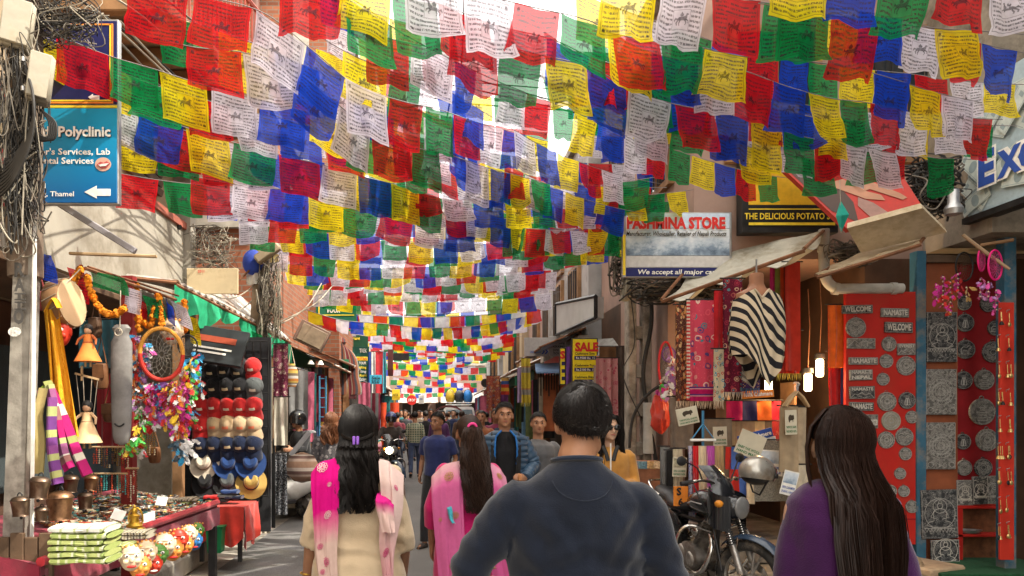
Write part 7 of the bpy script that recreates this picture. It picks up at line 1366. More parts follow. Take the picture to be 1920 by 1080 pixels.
def motorcycle(name,label,loc,rz,steer=.0,helmet=True):
    """x forward from the rear axle, y to the rider's left, z up"""
    t=T(name,label,'motorcycle',loc,rz);L= lambda mb,n_,m,p=None:mb.obj(n_,m,p or t,local=True)
    fa=V((1.27,0,.30));hd=V((1.02,0,.93));sr=rotz(steer);st=bpy.data.objects.new('steering',None);C.objects.link(st);st.parent=t;st.location=hd
    def S(p):return sr@(V(p)-hd)  # points turned with the handlebar
    wheel(t,(0,0,.305),.305,(0,1,0),'rear_wheel',5,False,.055)
    wf=wheel(t,hd+sr@(fa-hd),.295,sr@V((0,1,0)),'front_wheel',5,True,.045)
    for e in (-1,1):
        L(MB().tube([S((1.245,e*.095,.34)),S((1.17,e*.095,.56))],.027,10),'fork_slider',alu,st);L(MB().tube([S((1.17,e*.095,.55)),S((1.03,e*.095,.95))],.018,10),'fork_tube',chrome,st)
        bt=MB();p0,p1=V((1.172,e*.095,.555)),V((1.115,e*.095,.72))
        for i in range(9):q=p0.lerp(p1,i/9);q2=p0.lerp(p1,(i+.6)/9);bt.cyl(S(q),S(q2),.034,.027,10)
        L(bt,'fork_boot',plastic,st)
    L(MB().cbox(S((1.05,0,.90)),(.07,.26,.035),.01,sr),'fork_clamp',plastic,st);L(MB().cbox(S((1.10,0,.76)),(.07,.25,.03),.01,sr),'fork_clamp',plastic,st)
    fd=MB()
    def ff(u,v):a=PI*(.02+.72*u);w_=.065*(1-.25*abs(2*u-1));q=2*v-1; return S((1.265+.335*math.cos(a)-.0,q*w_,.31+.335*math.sin(a)-.03*q*q))
    fd.sheet(24,8,ff);fd.sheet(24,8,lambda u,v:ff(1-u,v)+sr@V((0,0,-.006)));L(fd,'front_fender',fend,st);L(MB().tube([S((1.26,-.1,.33)),S((1.20,-.085,.50)),S((1.2,-.07,.615))],.007,6),'fender_stay',chrome,st)
    for pts,r in (([(1.0,0,.97),(1.01,.10,1.03),(.98,.22,1.06),(.92,.34,1.04)],.012),([(1.0,0,.97),(1.01,-.10,1.03),(.98,-.22,1.06),(.92,-.34,1.04)],.012)):L(MB().tube(bez([S(p) for p in pts],5),r,8),'handlebar',chrome,st)
    for e in (-1,1):
        L(MB().tube([S((.945,e*.29,1.05)),S((.90,e*.385,1.035))],.018,10),'grip',plastic,st);L(MB().tube([S((.97,e*.26,1.06)),S((1.01,e*.33,1.055)),S((.985,e*.40,1.04))],.006,6),'lever',chrome,st)
        L(MB().tube(bez([S((.97,e*.2,1.06)),S((.97,e*.27,1.16)),S((.93,e*.36,1.21))],4),.006,6),'mirror_stem',plastic,st);L(MB().sph(S((.92,e*.40,1.22)),(.02,.06,.04),12,8,sr),'mirror',plastic,st)
        L(MB().sph(S((1.10,e*.17,.88)),(.035,.035,.03),10,8),'indicator',M('indicator_amber',(.6,.22,.02),.25),st)
    fr=MB();fr.lathe([(.0,.12),(.03,.115),(.07,.09),(.10,.03),(.105,-.01),(.09,-.05),(.0,-.10)],22,S((1.10,0,.84)),sr@frame((1,0,.1)));L(fr,'headlight_shell',blk,st);L(MB().sph(S((1.195,0,.845)),(.03,.095,.09),18,12,sr),'headlight',lens,st)
    vs=MB()
    def vf(u,v):q=2*u-1; return S((1.11-.17*v-.08*q*q+.05*math.sin(v*PI),q*(.15-.05*v),.90+.27*v))
    vs.sheet(14,10,vf);vs.sheet(14,10,lambda u,v:vf(1-u,v)+sr@V((-.008,0,0)));L(vs,'visor',blk,st)
    for e in (-1,1):
        fp=MB()
        def cw(u,v):return S((1.16-.20*u,e*(.11+.05*math.sin(u*PI)),.93-.28*v+.05*u))
        fp.sheet(8,8,cw);fp.sheet(8,8,lambda u,v:cw(1-u,v)+sr@V((0,-.008*e,0)));L(fp,'headlight_cowl',blk,st)
    L(MB().cbox(S((1.02,0,1.03)),(.05,.16,.09),.02,sr),'instrument_pod',plastic,st)
    tk=MB();tk.tube([(.46,0,.80),(.50,0,.80),(.60,0,.82),(.75,0,.845),(.88,0,.84),(.96,0,.80),(.985,0,.76)],[(.03,.03),(.085,.07),(.125,.10),(.15,.115),(.135,.11),(.09,.09),(.02,.02)],22,up=(0,1,0));L(tk,'fuel_tank',blk)
    L(MB().lathe([(.0,.012),(.03,.012),(.035,0)],16,(.76,0,.957)),'filler_cap',chrome)
    for e in (-1,1):L(MB().tube([(.62,e*.128,.82),(.75,e*.152,.85),(.9,e*.128,.845)],.006,6),'tank_stripe',M('tank_silver',(.4,.4,.4),.3))
    se=MB();se.tube([(-.32,0,.86),(-.28,0,.855),(-.1,0,.83),(.08,0,.815),(.18,0,.775),(.35,0,.755),(.48,0,.775),(.53,0,.79)],[(.02,.02),(.09,.045),(.125,.055),(.13,.06),(.135,.05),(.125,.05),(.10,.05),(.04,.03)],18,up=(0,1,0));L(se,'seat',seatm)
    tl=MB();tl.tube([(-.45,0,.76),(-.40,0,.77),(-.2,0,.755),(.1,0,.735),(.38,0,.70)],[(.05,.03),(.075,.06),(.11,.07),(.12,.085),(.10,.09)],14,up=(0,1,0));L(tl,'tail_panel',blk);L(MB().sph((-.45,0,.765),(.03,.07,.04),12,8),'tail_light',M('tail_red',(.5,.01,.01),.2))
    L(MB().tube(bez([(-.02,.14,.82),(-.2,.14,.86),(-.40,.10,.92),(-.44,0,.93),(-.40,-.10,.92),(-.2,-.14,.86),(-.02,-.14,.82)],5),.012,8),'grab_rail',chrome)
    rf=MB()
    def rff(u,v):a=PI*(.18+.60*u);q=2*v-1; return V((.0+.36*math.cos(a+.2),q*.07,.32+.36*math.sin(a+.2)-.02*q*q))
    rf.sheet(16,6,rff);rf.sheet(16,6,lambda u,v:rff(1-u,v)+V((0,0,-.006)));L(rf,'rear_fender',plastic)
    for e in (-1,1):
        L(MB().tube([(.02,e*.13,.33),(.16,e*.13,.71)],.014,8),'shock_body',chrome);sp=MB();n=90
        sp.tube([V((.035,e*.13,.37)).lerp(V((.145,e*.13,.67)),i/n)+V((.034*math.cos(i*.6),.034*math.sin(i*.6),0)) for i in range(n+1)],.0065,5);L(sp,'shock_spring',chrome);L(MB().tube([(0,e*.1,.30),(.42,e*.12,.38)],.022,8),'swing_arm',blackm)
        L(MB().tube([(.30,e*.13,.32),(.36,e*.26,.32)],.016,8),'foot_peg',plastic)
    frm=MB()
    for pts in ([(.99,0,.86),(.80,.04,.70),(.50,.07,.68),(.1,.1,.70),(-.25,.09,.75)],[(.99,0,.86),(.80,-.04,.70),(.50,-.07,.68),(.1,-.1,.70),(-.25,-.09,.75)],[(.98,0,.82),(.93,.0,.55),(.84,.05,.30),(.62,.08,.25),(.34,.10,.30),(.30,.09,.68)],[(.84,-.05,.30),(.62,-.08,.25),(.34,-.10,.30),(.30,-.09,.68)]):frm.tube(bez([V(p) for p in pts],4),.016,8)
    L(frm,'frame',blackm)
    cg=bez([V(p) for p in ((.90,-.05,.62),(.86,-.22,.66),(.84,-.31,.56),(.84,-.30,.38),(.84,-.18,.27),(.82,-.05,.26))],5);L(MB().tube(cg,.014,8),'crash_guard',chrome);L(MB().tube([V((p.x,-p.y,p.z)) for p in cg],.014,8),'crash_guard',chrome)
    en=MB();en.tube([(.60,-.14,.36),(.60,-.12,.36),(.60,.12,.36),(.60,.14,.36)],[(.14,.10),(.19,.125),(.19,.125),(.14,.10)],20,up=(1,0,0));L(en,'crankcase',engm)
    for e in (-1,1):L(MB().lathe([(0,.02),(.07,.02),(.085,.008),(.09,0)],22,(.50,e*.135,.36),frame((0,e,0))),'clutch_cover',alu);L(MB().lathe([(0,.022),(.055,.02),(.065,.008),(.07,0)],20,(.69,e*.132,.35),frame((0,e,0))),'engine_cover',alu)
    for i in range(7):L(MB().cbox((.70+.018*i,0,.50+.025*i),(.16,.19,.010),.003,rot(-.6,'Y')),'cooling_fin',engm)
    L(MB().tube([(.69,0,.48),(.82,0,.66)],[(.07,.07),(.065,.065)],12),'cylinder',engm);L(MB().cbox((.83,0,.685),(.12,.15,.05),.015,rot(-.6,'Y')),'cylinder_head',alu);L(MB().tube([(.66,-.02,.63),(.52,-.05,.62)],.04,10),'carburettor',alu);L(MB().sph((.74,-.11,.60),(.05,.03,.05),14,10),'horn',chrome)
    ep=MB();ep.tube(bez([V(p) for p in ((.86,-.03,.60),(.97,-.07,.50),(.94,-.12,.32),(.78,-.15,.24),(.45,-.18,.24),(.25,-.19,.28))],6),[.022]*30+[.026],10);L(ep,'exhaust_pipe',chrome)
    mf=MB();mf.tube([(.28,-.19,.275),(.22,-.195,.29),(.15,-.20,.31),(-.32,-.215,.44),(-.40,-.217,.465),(-.405,-.217,.467)],[.026,.045,.052,.052,.045,.03],14);L(mf,'silencer',chrome);hs=MB();hs.tube([(.08,-.245,.35),(-.18,-.26,.42)],[(.035,.004),(.03,.004)],8,up=(0,0,1));L(hs,'heat_shield',alu)
    for e in (-1,1):L(MB().tube([(.12,e*.125,.66),(.2,e*.135,.64),(.36,e*.13,.60),(.42,e*.11,.58)],[(.05,.02),(.09,.02),(.09,.02),(.04,.015)],12,up=(0,0,1)),'side_panel',blk)
    cb=MB()
    for pts in ([(1.0,-.1,1.0),(1.10,-.16,.85),(.98,-.12,.72),(.80,-.06,.74)],[(1.0,.08,1.0),(1.14,.0,.88),(1.0,.05,.70),(.7,.02,.66)],[(.97,-.24,1.05),(1.12,-.24,.93),(1.08,-.12,.72),(1.22,-.1,.36)]):cb.tube(bez([V(p) for p in pts],5),.006,5)
    stuff(L(cb,'control_cables',plastic));L(MB().tube([(.25,.14,.28),(.15,.3,.02)],.012,6),'side_stand',blackm)
    return t,sr,hd
mc,sr,hd=motorcycle('motorcycle','black motorcycle parked facing the street in front of the cashmere shop',(2.26,7.12,.0),math.radians(-86),.55)
# the helmet hung over the handlebar end
hl=T('crash_helmet','scuffed silver helmet with dark visor hung on the motorcycle handlebar','helmet',P(1420,905,6.15));hc=P(1420,884,6.15);hm=rotz(math.radians(25))@rot(math.radians(8),'Y');silver=M('helmet_silver',(.40,.38,.34),.3,.6,.15,10,.05,60,dirt=(.25,.2,.15),spec=.6);mb=MB()
def hf(u,v):a=2*PI*u;th=v*PI*.66;q=V((.150*math.sin(th)*math.cos(a)*1.08,.128*math.sin(th)*math.sin(a),.130*math.cos(th))); return hc+hm@q
mb.sheet(32,18,hf);mb.obj('shell',silver,hl);mb=MB()
def vis(u,v):a=-1.05+2.1*u;th=PI*(.40+.26*v); return hc+hm@V((.158*math.sin(th)*math.cos(a)*1.08,.134*math.sin(th)*math.sin(a),.134*math.cos(th)))
mb.sheet(18,8,vis);mb.obj('visor',M('visor_smoke',(.02,.02,.022),.1,0,.1,10,0,spec=.8),hl);
for e in (-1,1):MB().lathe([(0,.012),(.02,.01),(.024,0)],12,hc+hm@V((.09,e*.112,-.02)),hm@frame((.3,e,0))).obj('visor_pivot',plastic,hl)
mb=MB();mb.sph(hc+hm@V((-.01,0,-.03)),(.135,.112,.085),18,12,hm);mb.obj('liner',seatm,hl);mb=MB();mb.tube([hc+hm@V((.02,.1,-.06)),hc+hm@V((.03,.05,-.17)),hc+hm@V((.03,-.02,-.19)),hc+hm@V((.02,-.1,-.06))],.008,5);mb.obj('chin_strap',plastic,hl)

# scooter beside the linen clothes, with its rider behind
def scooter(label,loc,rz):
    t=T('scooter',label,'scooter',loc,rz);L= lambda mb,n_,m:mb.obj(n_,m,t,local=True);wp=M('scooter_white',(.66,.65,.62),.25,0,.08,5,.04,spec=.6);dk_=M('scooter_dark',(.03,.03,.033),.35,0,.2,8,.1,spec=.5)
    wheel(t,(0,0,.24),.24,(0,1,0),'rear_wheel',5,False,.055);wheel(t,(1.22,0,.24),.24,(0,1,0),'front_wheel',5,True,.05)
    L(MB().tube([(-.38,0,.62),(-.30,0,.63),(-.1,0,.60),(.15,0,.54),(.38,0,.45),(.45,0,.40)],[(.04,.03),(.12,.10),(.19,.15),(.20,.17),(.16,.17),(.08,.12)],18,up=(0,1,0)),'rear_body',wp);L(MB().tube([(-.36,0,.74),(-.3,0,.75),(-.05,0,.755),(.2,0,.74),(.42,0,.70),(.46,0,.68)],[(.04,.02),(.12,.05),(.15,.06),(.15,.06),(.11,.05),(.04,.03)],16,up=(0,1,0)),'seat',seatm)
    L(MB().cbox((.66,0,.31),(.55,.32,.06),.02),'floorboard',dk_);ls=MB()
    def lf(u,v):q=2*u-1; return V((.90+.17*v*0+.14*(1-v)*.6-.10*q*q,q*(.24-.04*v+.03*math.sin(v*PI)),.30+.62*v))
    ls.sheet(14,12,lf);ls.sheet(14,12,lambda u,v:lf(1-u,v)+V((-.04,0,0)));L(ls,'leg_shield',wp);L(MB().tube([(1.10,0,.34),(1.06,0,.55),(1.0,0,.80),(.97,0,.95)],[(.06,.12),(.075,.12),(.06,.10),(.05,.06)],14,up=(1,0,0)),'front_apron',wp)
    fd=MB()
    def ff(u,v):a=PI*(.1+.75*u);q=2*v-1; return V((1.22+.285*math.cos(a),q*.085,.25+.285*math.sin(a)-.03*q*q))
    fd.sheet(16,6,ff);fd.sheet(16,6,lambda u,v:ff(1-u,v)+V((0,0,-.006)));L(fd,'front_fender',wp);L(MB().tube([(.97,-.12,1.0),(.99,0,1.0),(.97,.12,1.0)],[(.03,.03),(.07,.06),(.03,.03)],12,up=(0,0,1)),'handlebar_cover',wp);L(MB().sph((1.05,0,1.0),(.03,.075,.05),14,10),'headlight',lens)
    for e in (-1,1):L(MB().tube([(.96,e*.12,1.0),(.90,e*.33,1.0)],.017,8),'grip',plastic);L(MB().tube([(.95,e*.2,1.02),(.93,e*.27,1.18)],.006,6),'mirror_stem',plastic);L(MB().sph((.92,e*.28,1.21),(.015,.055,.04),12,8),'mirror',plastic);L(MB().tube([(1.16,e*.08,.28),(1.05,e*.06,.50)],.018,8),'fork',alu)
    L(MB().tube([(.05,-.17,.25),(-.35,-.2,.33)],[.05,.045],12),'silencer',chrome);L(MB().tube([(.2,.12,.28),(.0,.14,.26)],[(.09,.06),(.08,.05)],12),'engine_case',engm);L(MB().sph((-.40,0,.60),(.03,.09,.04),12,8),'tail_light',M('tail_red',(.5,.01,.01),.2)); return t
scooter('white and black scooter parked at the left kerb beyond the hat stall',(-1.95,11.35,0),math.radians(-128))
# motorbike with lit headlight riding towards the camera, a copy of the parked one
m2=clone(mc,V((-1.02,16.4,0)),'dark motorcycle with its headlight lit coming down the street',rz=math.radians(-88))
lit=MB();lit.sph((1.225,0,.845),(.02,.075,.07),14,10);lit.obj('headlight_glow',emit('headlamp_glow',(1,.85,.55),12),m2,local=True)
# white van with luggage on its roof far down the street
vn=T('van','white van with luggage on its roof rack far down the street','van',(1.05,36,0));wv=M('van_white',(.68,.68,.66),.3,0,.08,4,.04,spec=.6);mb=MB()
prof=[(-.85,.35),(.85,.35),(.88,.9),(.84,1.15),(.70,1.85),(.6,1.92),(-.6,1.92),(-.70,1.85),(-.84,1.15),(-.88,.9)];mb.prism(prof,3.6,(1.05,36,0),Matrix(((1,0,0),(0,0,1),(0,1,0))));mb.obj('body',wv,vn,smooth=False)
mb=MB();o=V((1.05,35.985,0));mb.poly([o+V((a,0,b)) for a,b in ((-.74,1.16),(.74,1.16),(.62,1.78),(-.62,1.78))]);mb.obj('windshield',M('van_glass',(.16,.22,.25),.1,0,.3,2,0,spec=.8),vn,smooth=False)
for e in (-1,1):MB().sph(o+V((e*.62,0,.78)),(.13,.05,.09),12,8).obj('headlight',lens,vn);MB().cbox(o+V((e*.98,.2,1.25)),(.14,.05,.2),.02).obj('wing_mirror',plastic,vn);MB().lathe([(.0,-.09),(.2,-.09),(.3,-.07),(.31,.07),(.2,.09),(0,.09)],20,o+V((e*.78,.5,.31)),frame((1,0,0))).obj('wheel',rubber,vn)
MB().cbox(o+V((0,-.04,.46)),(1.7,.12,.2),.03).obj('bumper',plastic,vn);MB().cbox(o+V((0,-.01,.8)),(.8,.04,.14),.01).obj('grille',plastic,vn);rr_=MB()
for e in (-1,1):rr_.tube([o+V((e*.6,.1,2.03)),o+V((e*.6,2.6,2.03))],.02,6)
for k in range(6):rr_.tube([o+V((-.62,.1+.5*k,2.03)),o+V((.62,.1+.5*k,2.03))],.018,6)
rr_.tube([o+V((-.62,.1,2.12)),o+V((.62,.1,2.12))],.02,6);rr_.obj('roof_rack',wv,vn)
for dx,m,l,h in ((-.42,M('bag_yellow',(.62,.42,.03),.5,0,.3,3,.3,9),'yellow',.36),(.02,M('bag_black',(.03,.035,.05),.4,0,.4,4,.4,9),'black',.34),(.44,M('bag_blue',(.03,.20,.55),.45,0,.3,3,.3,9),'bright blue',.35)):
    b=T('luggage_bag',l+' duffel bag strapped on the roof of the white van','bag',o+V((dx,.7,2.05)),group='bags on the van roof');mb=MB();mb.sph(o+V((dx,.7,2.06+h)),(.23,.45,h),16,12)
    for v in mb.v:v+=(v-(o+V((dx,.7,2.4))))*.12*mnoise.noise(v*4)
    mb.obj('bag_body',m,b);mb=MB();mb.tube([o+V((dx+.235*math.cos(a),.5,2.06+h+h*1.01*math.sin(a))) for a in [2*PI*i/16 for i in range(16)]],.012,5,closed=True);mb.obj('strap',plastic,b)
rk_=T('rickshaw_hood','red rickshaw hood beyond the crowd left of the van','rickshaw',(.5,33,0));mb=MB();mb.sheet(16,8,lambda u,v:V((.5+.75*math.cos(PI*u),33+.9*v,1.35+.62*math.sin(PI*u)*(1-.15*v))));mb.obj('hood',M('rickshaw_red',(.5,.03,.03),.5,0,.2),rk_);mb=MB();mb.cbox((.5,33.6,.85),(1.2,.7,.5),.05);mb.obj('seat_box',blk,rk_)
for e in (-1,1):mb=MB();mb.tube([V((.5+e*.65,33.5+.36*math.cos(a),.37+.36*math.sin(a))) for a in [2*PI*i/20 for i in range(20)]],.03,6,closed=True);mb.obj('wheel',rubber,rk_)
# far signs and shop dressing
ns=T('road_sign','round red no entry road sign on a pole at the far end','road sign',P(772,800,30));MB().cyl(P(772,750,30),P(772,750,30)+V((0,.03,0)),.20,n=28).obj('disc',inkR,ns);MB().tube([P(772,752,30)+V((0,.05,0)),P(772,835,30)+V((0,.05,0))],.03).obj('pole',steel,ns);ptext(ns,'STOP',772,752.5,5,29.98,inkW,13,bold=.02)
ys_=board('small yellow sign on the left at the far end',735,730,750,750,26,inkY);ptext(ys_,'HOTEL',742,742,4,25.99,inkK,10)
wsg=board('small white notice right of the stop sign',785,741,795,757,29.5,inkW);ptext(wsg,'NO',790,750,4,29.49,inkB,5)
for x,lab in ((719,'thin red pillar at the far left shop'),(740,'thick red pillar below the small yellow sign')):tag(MB().cyl(P(x,755,25),P(x,855,25),.10 if x<730 else .15,n=12).obj('pillar',M('pillar_red',(.55,.06,.02),.6)),lab,'pillar')
bdk=board('dark signboard over the left shops before the far flags',735,662,767,676,22,blackm);mt=board('dark hanging banner left of the far flags',727,655,737,705,19,M('banner_dark',(.10,.03,.03),.8))
# goods and panels painting the shade of shop openings along both facades, so that the walls read as shops
rr=U(77);gcol=['wine','indigo','ochre','teal','rose','grey','moss','rust','cream','black','plum','sky'];gval=[(.20,.02,.04),(.03,.04,.16),(.42,.24,.05),(.03,.16,.16),(.42,.10,.16),(.2,.2,.2),(.10,.13,.05),(.28,.08,.03),(.5,.44,.33),(.02,.02,.02),(.14,.04,.14),(.12,.26,.4)]
for i in range(12):fabric('good_'+gcol[i],gval[i])
def shopfront(side,y0,y1,x,lab,z1=2.45,n=5):
    t=T('shop',lab,'shop',(x,(y0+y1)/2,0));xo=x-side*.02;lo,hi=sorted((xo,x-side*.06));MB().bb(lo,hi,y0,y1,.12,z1).obj('opening_shade_panel',dark,t,smooth=False)  # flat dark panel on the facade paints the shade of the shop inside
    lo,hi=sorted((x-side*.03,x-side*.16))
    for y in (y0,y1):MB().bb(lo,hi,y-.06,y+.06,.1,z1+.05).obj('jamb',woodM,t,smooth=False)
    MB().bb(lo,hi,y0-.1,y1+.1,z1+.053,z1+.35).obj('fascia_board',rr.choice((woodD,rust,inkG,inkB,inkR)),t,smooth=False);MB().tube([(x-side*.45,y0,z1-.1),(x-side*.45,y1,z1-.1)],.012,6).obj('clothes_rail',steel,t)
    for e in (y0,y1):MB().tube([(x-side*.1,e,z1-.1),(x-side*.45,e,z1-.1)],.012,6).obj('rail_bracket',steel,t)
    for k in range(n):
        y=y0+.15+(y1-y0-.3)*(k+.5)/n;j=rr.randrange(12);w_=rr.uniform(.25,.45);h=rr.uniform(.8,1.4);q=T('garment','%s garment, %s on the rail of the %s'%(gcol[j],ords[k],lab),'garment',(x-side*.45,y,z1-.12),group='garments on the shop rails')
        drape(MB(),V((x-side*.45-w_/2,y,z1-.13)),V((x-side*.45+w_/2,y,z1-.13)),h,.025,2,rr.randrange(99),nu=10,nv=6,double=.03).obj('cloth',_mats['good_'+gcol[j]],q)
    lo,hi=sorted((x-side*.2,x-side*.75));tb_=T('goods_table','low goods table in front of the '+lab.split(' with')[0],'table',((lo+hi)/2,(y0+y1)/2,0));MB().bb(lo,hi,y0+.2,y1-.2,.66,.70).obj('tabletop',woodL,tb_,smooth=False)
    drape(MB(),(hi if side<0 else lo,y0+.2,.69),(hi if side<0 else lo,y1-.2,.69),.55,.015,5,rr.randrange(99),out=V((-side,0,0)),nu=20).obj('table_skirt',_mats['good_'+rr.choice(gcol)],tb_)
    drape(MB(),(lo,y0+.19,.69),(hi,y0+.19,.69),.55,.015,2,rr.randrange(99),nu=8).obj('table_skirt',_mats['good_'+rr.choice(gcol)],tb_)
    g=MB()
    for k in range(60):g.m=rr.randrange(6);g.cbox((rr.uniform(lo,hi),rr.uniform(y0+.25,y1-.25),.72+rr.uniform(0,.05)),(rr.uniform(.05,.14),rr.uniform(.05,.14),rr.uniform(.02,.08)),.005,rotz(rr.uniform(0,3)))
    stuff(g.obj('small_goods',[_mats['good_'+gcol[(k+rr.randrange(6))%12]] for k in range(6)],tb_))
for a in ((-1,11.3,15.0,-2.62,'clothes shop in the brick building',2.4,8),(-1,16,19.2,-2.05,'trekking shop under the tall brick building',2.4,7),(-1,20,22,-2.55,'first pinkish shop on the left'),(-1,22.3,24.2,-2.55,'second pinkish shop on the left'),(-1,25,27.4,-2.7,'cream shop on the left'),(-1,27.8,30,-2.7,'next cream shop on the left'),(-1,31,33.6,-2.5,'grey shop far left'),(-1,34,36.6,-2.5,'last grey shop far left'),
          (1,12.9,16.6,2.55,'belt shop right behind the sale boards',2.4,9),(1,17.6,19.8,2.75,'scarf shop on the right',2.4,6),(1,20.2,22.3,2.75,'rug shop on the right'),(1,23,25.6,2.55,'cream shop on the right',2.4,6),(1,26,28.8,2.55,'next cream shop on the right'),(1,29.6,32.6,2.4,'grey shop far right'),(1,33,36,2.4,'last grey shop far right')):shopfront(*a)
tw_=T('side_wall','pinkish wall of the corner shop behind the red hoop','wall',P(1230,900,10));MB().bb(2.3,2.74,10.5,12.5,0,2.3).obj('wall',plasterP,tw_,smooth=False)
# ================================================================== PEOPLE
skinT={}
def skin(name,c):
    if name in _mats:return _mats[name]
    t=NT(name);co=t.coord('Object');col=t.ramp(t.noise(co,14,4),[(.3,tuple(x*.86 for x in c)),(.7,tuple(min(1,x*1.1) for x in c))]);t.b.inputs['Subsurface Weight'].default_value=.12;t.b.inputs['Subsurface Radius'].default_value=(.012,.005,.003);t.bump(t.noise(co,130,3),.12,.002); return keep(t.fin(col,.5,0,.35))
skA,skB,skC=skin('skin_warm',(.40,.20,.115)),skin('skin_brown',(.30,.145,.08)),skin('skin_light',(.50,.30,.20))
def hairm(name,c,rough=.5,sp=.22):
    if name in _mats:return _mats[name]
    t=NT(name);co=t.coord('Object');n=t.noise(t.map(co,(60,60,3)),1.5,3);col=t.ramp(n,[(.3,tuple(x*.6 for x in c)),(.7,tuple(x*1.5 for x in c))]);t.bump(n,.4,.003); return keep(t.fin(col,rough,0,sp))
hrK,hrB,hrR=hairm('black_hair',(.010,.008,.007)),hairm('dark_brown_hair',(.025,.013,.009)),hairm('auburn_hair',(.14,.055,.025))
def limb(mb,pts,rs,n=12,up=(1,0,0)):
    pts=[V(p) for p in pts];mb.tube(pts,rs,n,up=up)
    for p,r in ((pts[0],rs[0]),(pts[-1],rs[-1])):mb.sph(p,r if not isinstance(r,tuple) else min(r),10,8)
def joints(H,a=None,stride=0.0,lean=0.0,sw=.0):
    """skeleton of a standing or striding figure, x right, y forward, z up; a = overrides"""
    k=H/1.7;J=dict(pelvis=(0,0,.95),waist=(0,0,1.07),chest=(0,.005+lean*.2,1.27),neck=(0,-.015+lean*.4,1.435),head=(0,.015+lean*.5,1.595))
    for s,e in (('r',1),('l',-1)):
        q=stride*e;J['sh'+s]=(e*.172,-.01+lean*.38,1.355);J['el'+s]=(e*.225,-.03-q*.10*sw,1.105);J['wr'+s]=(e*.235,.05-q*.20*sw,.875);J['hd'+s]=(e*.01,.25-.2*sw*q,-1)
        J['hp'+s]=(e*.092,0,.90);J['kn'+s]=(e*.10,.05+q*.20,.49+.01*abs(q));J['an'+s]=(e*.10,-.02+q*.36,.085+(.06 if q<0 else 0));J['to'+s]=(e*.115,.13+q*.36,.03)
    J={n:V(p)*k for n,p in J.items()}
    for n,p in (a or {}).items():J[n]=V(p)*k
    return J,k
def hand(mb,wr,d,side,k,curl=.45,palm=None,thumb=1):
    """palm, four unequal bent fingers and a thumb from the palm's side"""
    d=V(d).normalized();pn=V(palm) if palm is not None else V((-side,0,.0));pn=(pn-d*pn.dot(d)).normalized();sd=d.cross(pn).normalized()*(-side)
    if palm is None and sd.y<0:sd=-sd
    r=.0088*k;c=wr+d*.05*k;mb.tube([wr-d*.01,wr+d*.02*k,c,wr+d*.088*k],[(.020*k,.018*k),(.030*k,.017*k),(.039*k,.017*k),(.037*k,.013*k)],12,up=sd)
    for i,(o,L) in enumerate(((.028,.070),(.010,.078),(-.009,.073),(-.027,.058))):
        p=wr+d*.082*k+sd*o*k;a=curl;pts=[p-d*.02*k,p]
        for j,f in enumerate((.45,.32,.26)):dd=(d*math.cos(a)+pn*math.sin(a)).normalized();p=p+dd*L*f*k;pts.append(p);a+=curl*.9
        limb(mb,pts,[r*1.05,r*1.05,r,r*.92,r*.8],8,up=sd)
    p=wr+d*.025*k+sd*.025*k;p1=p+(d*.5+sd*.75+pn*.3).normalized()*.035*k;p2=p1+(d*.85+sd*.35+pn*.35).normalized()*.032*k;limb(mb,[p,p1,p2,p2+(d*.9+pn*.4).normalized()*.024*k],[r*1.6,r*1.3,r*1.1,r*.85],8,up=pn)
def headmesh(mb,c,k,fz=0.0,rm=None):
    """skull, jaw, brow, nose, lips, ears and chin in one continuous mass"""
    rm=rm or Matrix.Identity(3)
    def S(p,r,q=None):mb.sph(V(c)+rm@(V(p)*k),tuple(x*k for x in r),16,12,rm@(q or Matrix.Identity(3)))
    S((0,-.012,.022),(.076,.095,.088));S((0,.030,-.045),(.058,.062,.068));S((0,.070,-.092),(.026,.022,.020));S((0,.078,.022),(.050,.018,.014));S((0,.082,-.058),(.024,.013,.010))
    for e in (-1,1):S((e*.040,.062,-.022),(.022,.020,.020));S((e*.076,-.008,-.012),(.010,.020,.032),rot(.25*e,'Z'));S((e*.045,.0,-.072),(.016,.04,.026))
    mb.tube([V(c)+rm@(V(p)*k) for p in ((0,.086,.012),(0,.098,-.012),(0,.108,-.032),(0,.088,-.042))],[.008*k,.010*k,.014*k,.012*k],8)
def face_parts(t,c,k,rm,off,browm=None,beard=False):
    for e in (-1,1):
        o=V(c)+rm@(V((e*.031,.0755,.004))*k)-off;MB().sph(o,(.0125*k,.008*k,.0070*k),10,8,rm).obj('eye',M('eye_white',(.36,.33,.30),.4),t,local=True);MB().sph(o+rm@V((0,.0065*k,0)),(.0072*k,.003*k,.0068*k),8,6,rm).obj('iris',M('iris_dark',(.03,.015,.01),.2),t,local=True)
        q=MB();q.tube([V(c)+rm@(V((e*x,y,z))*k)-off for x,y,z in ((.014,.094,.022),(.032,.092,.028),(.050,.078,.022))],[.003*k,.0045*k,.002*k],6);q.obj('eyebrow',browm or hrK,t,local=True)
    q=MB();q.tube([V(c)+rm@(V((x,y,-.0585))*k)-off for x,y in ((-.022,.084),(-.010,.094),(0,.096),(.010,.094),(.022,.084))],[(.002*k,.003*k),(.005*k,.006*k),(.004*k,.006*k),(.005*k,.006*k),(.002*k,.003*k)],8,up=(0,1,0));q.obj('lips',M('lip_colour',(.34,.12,.09),.45),t,local=True)
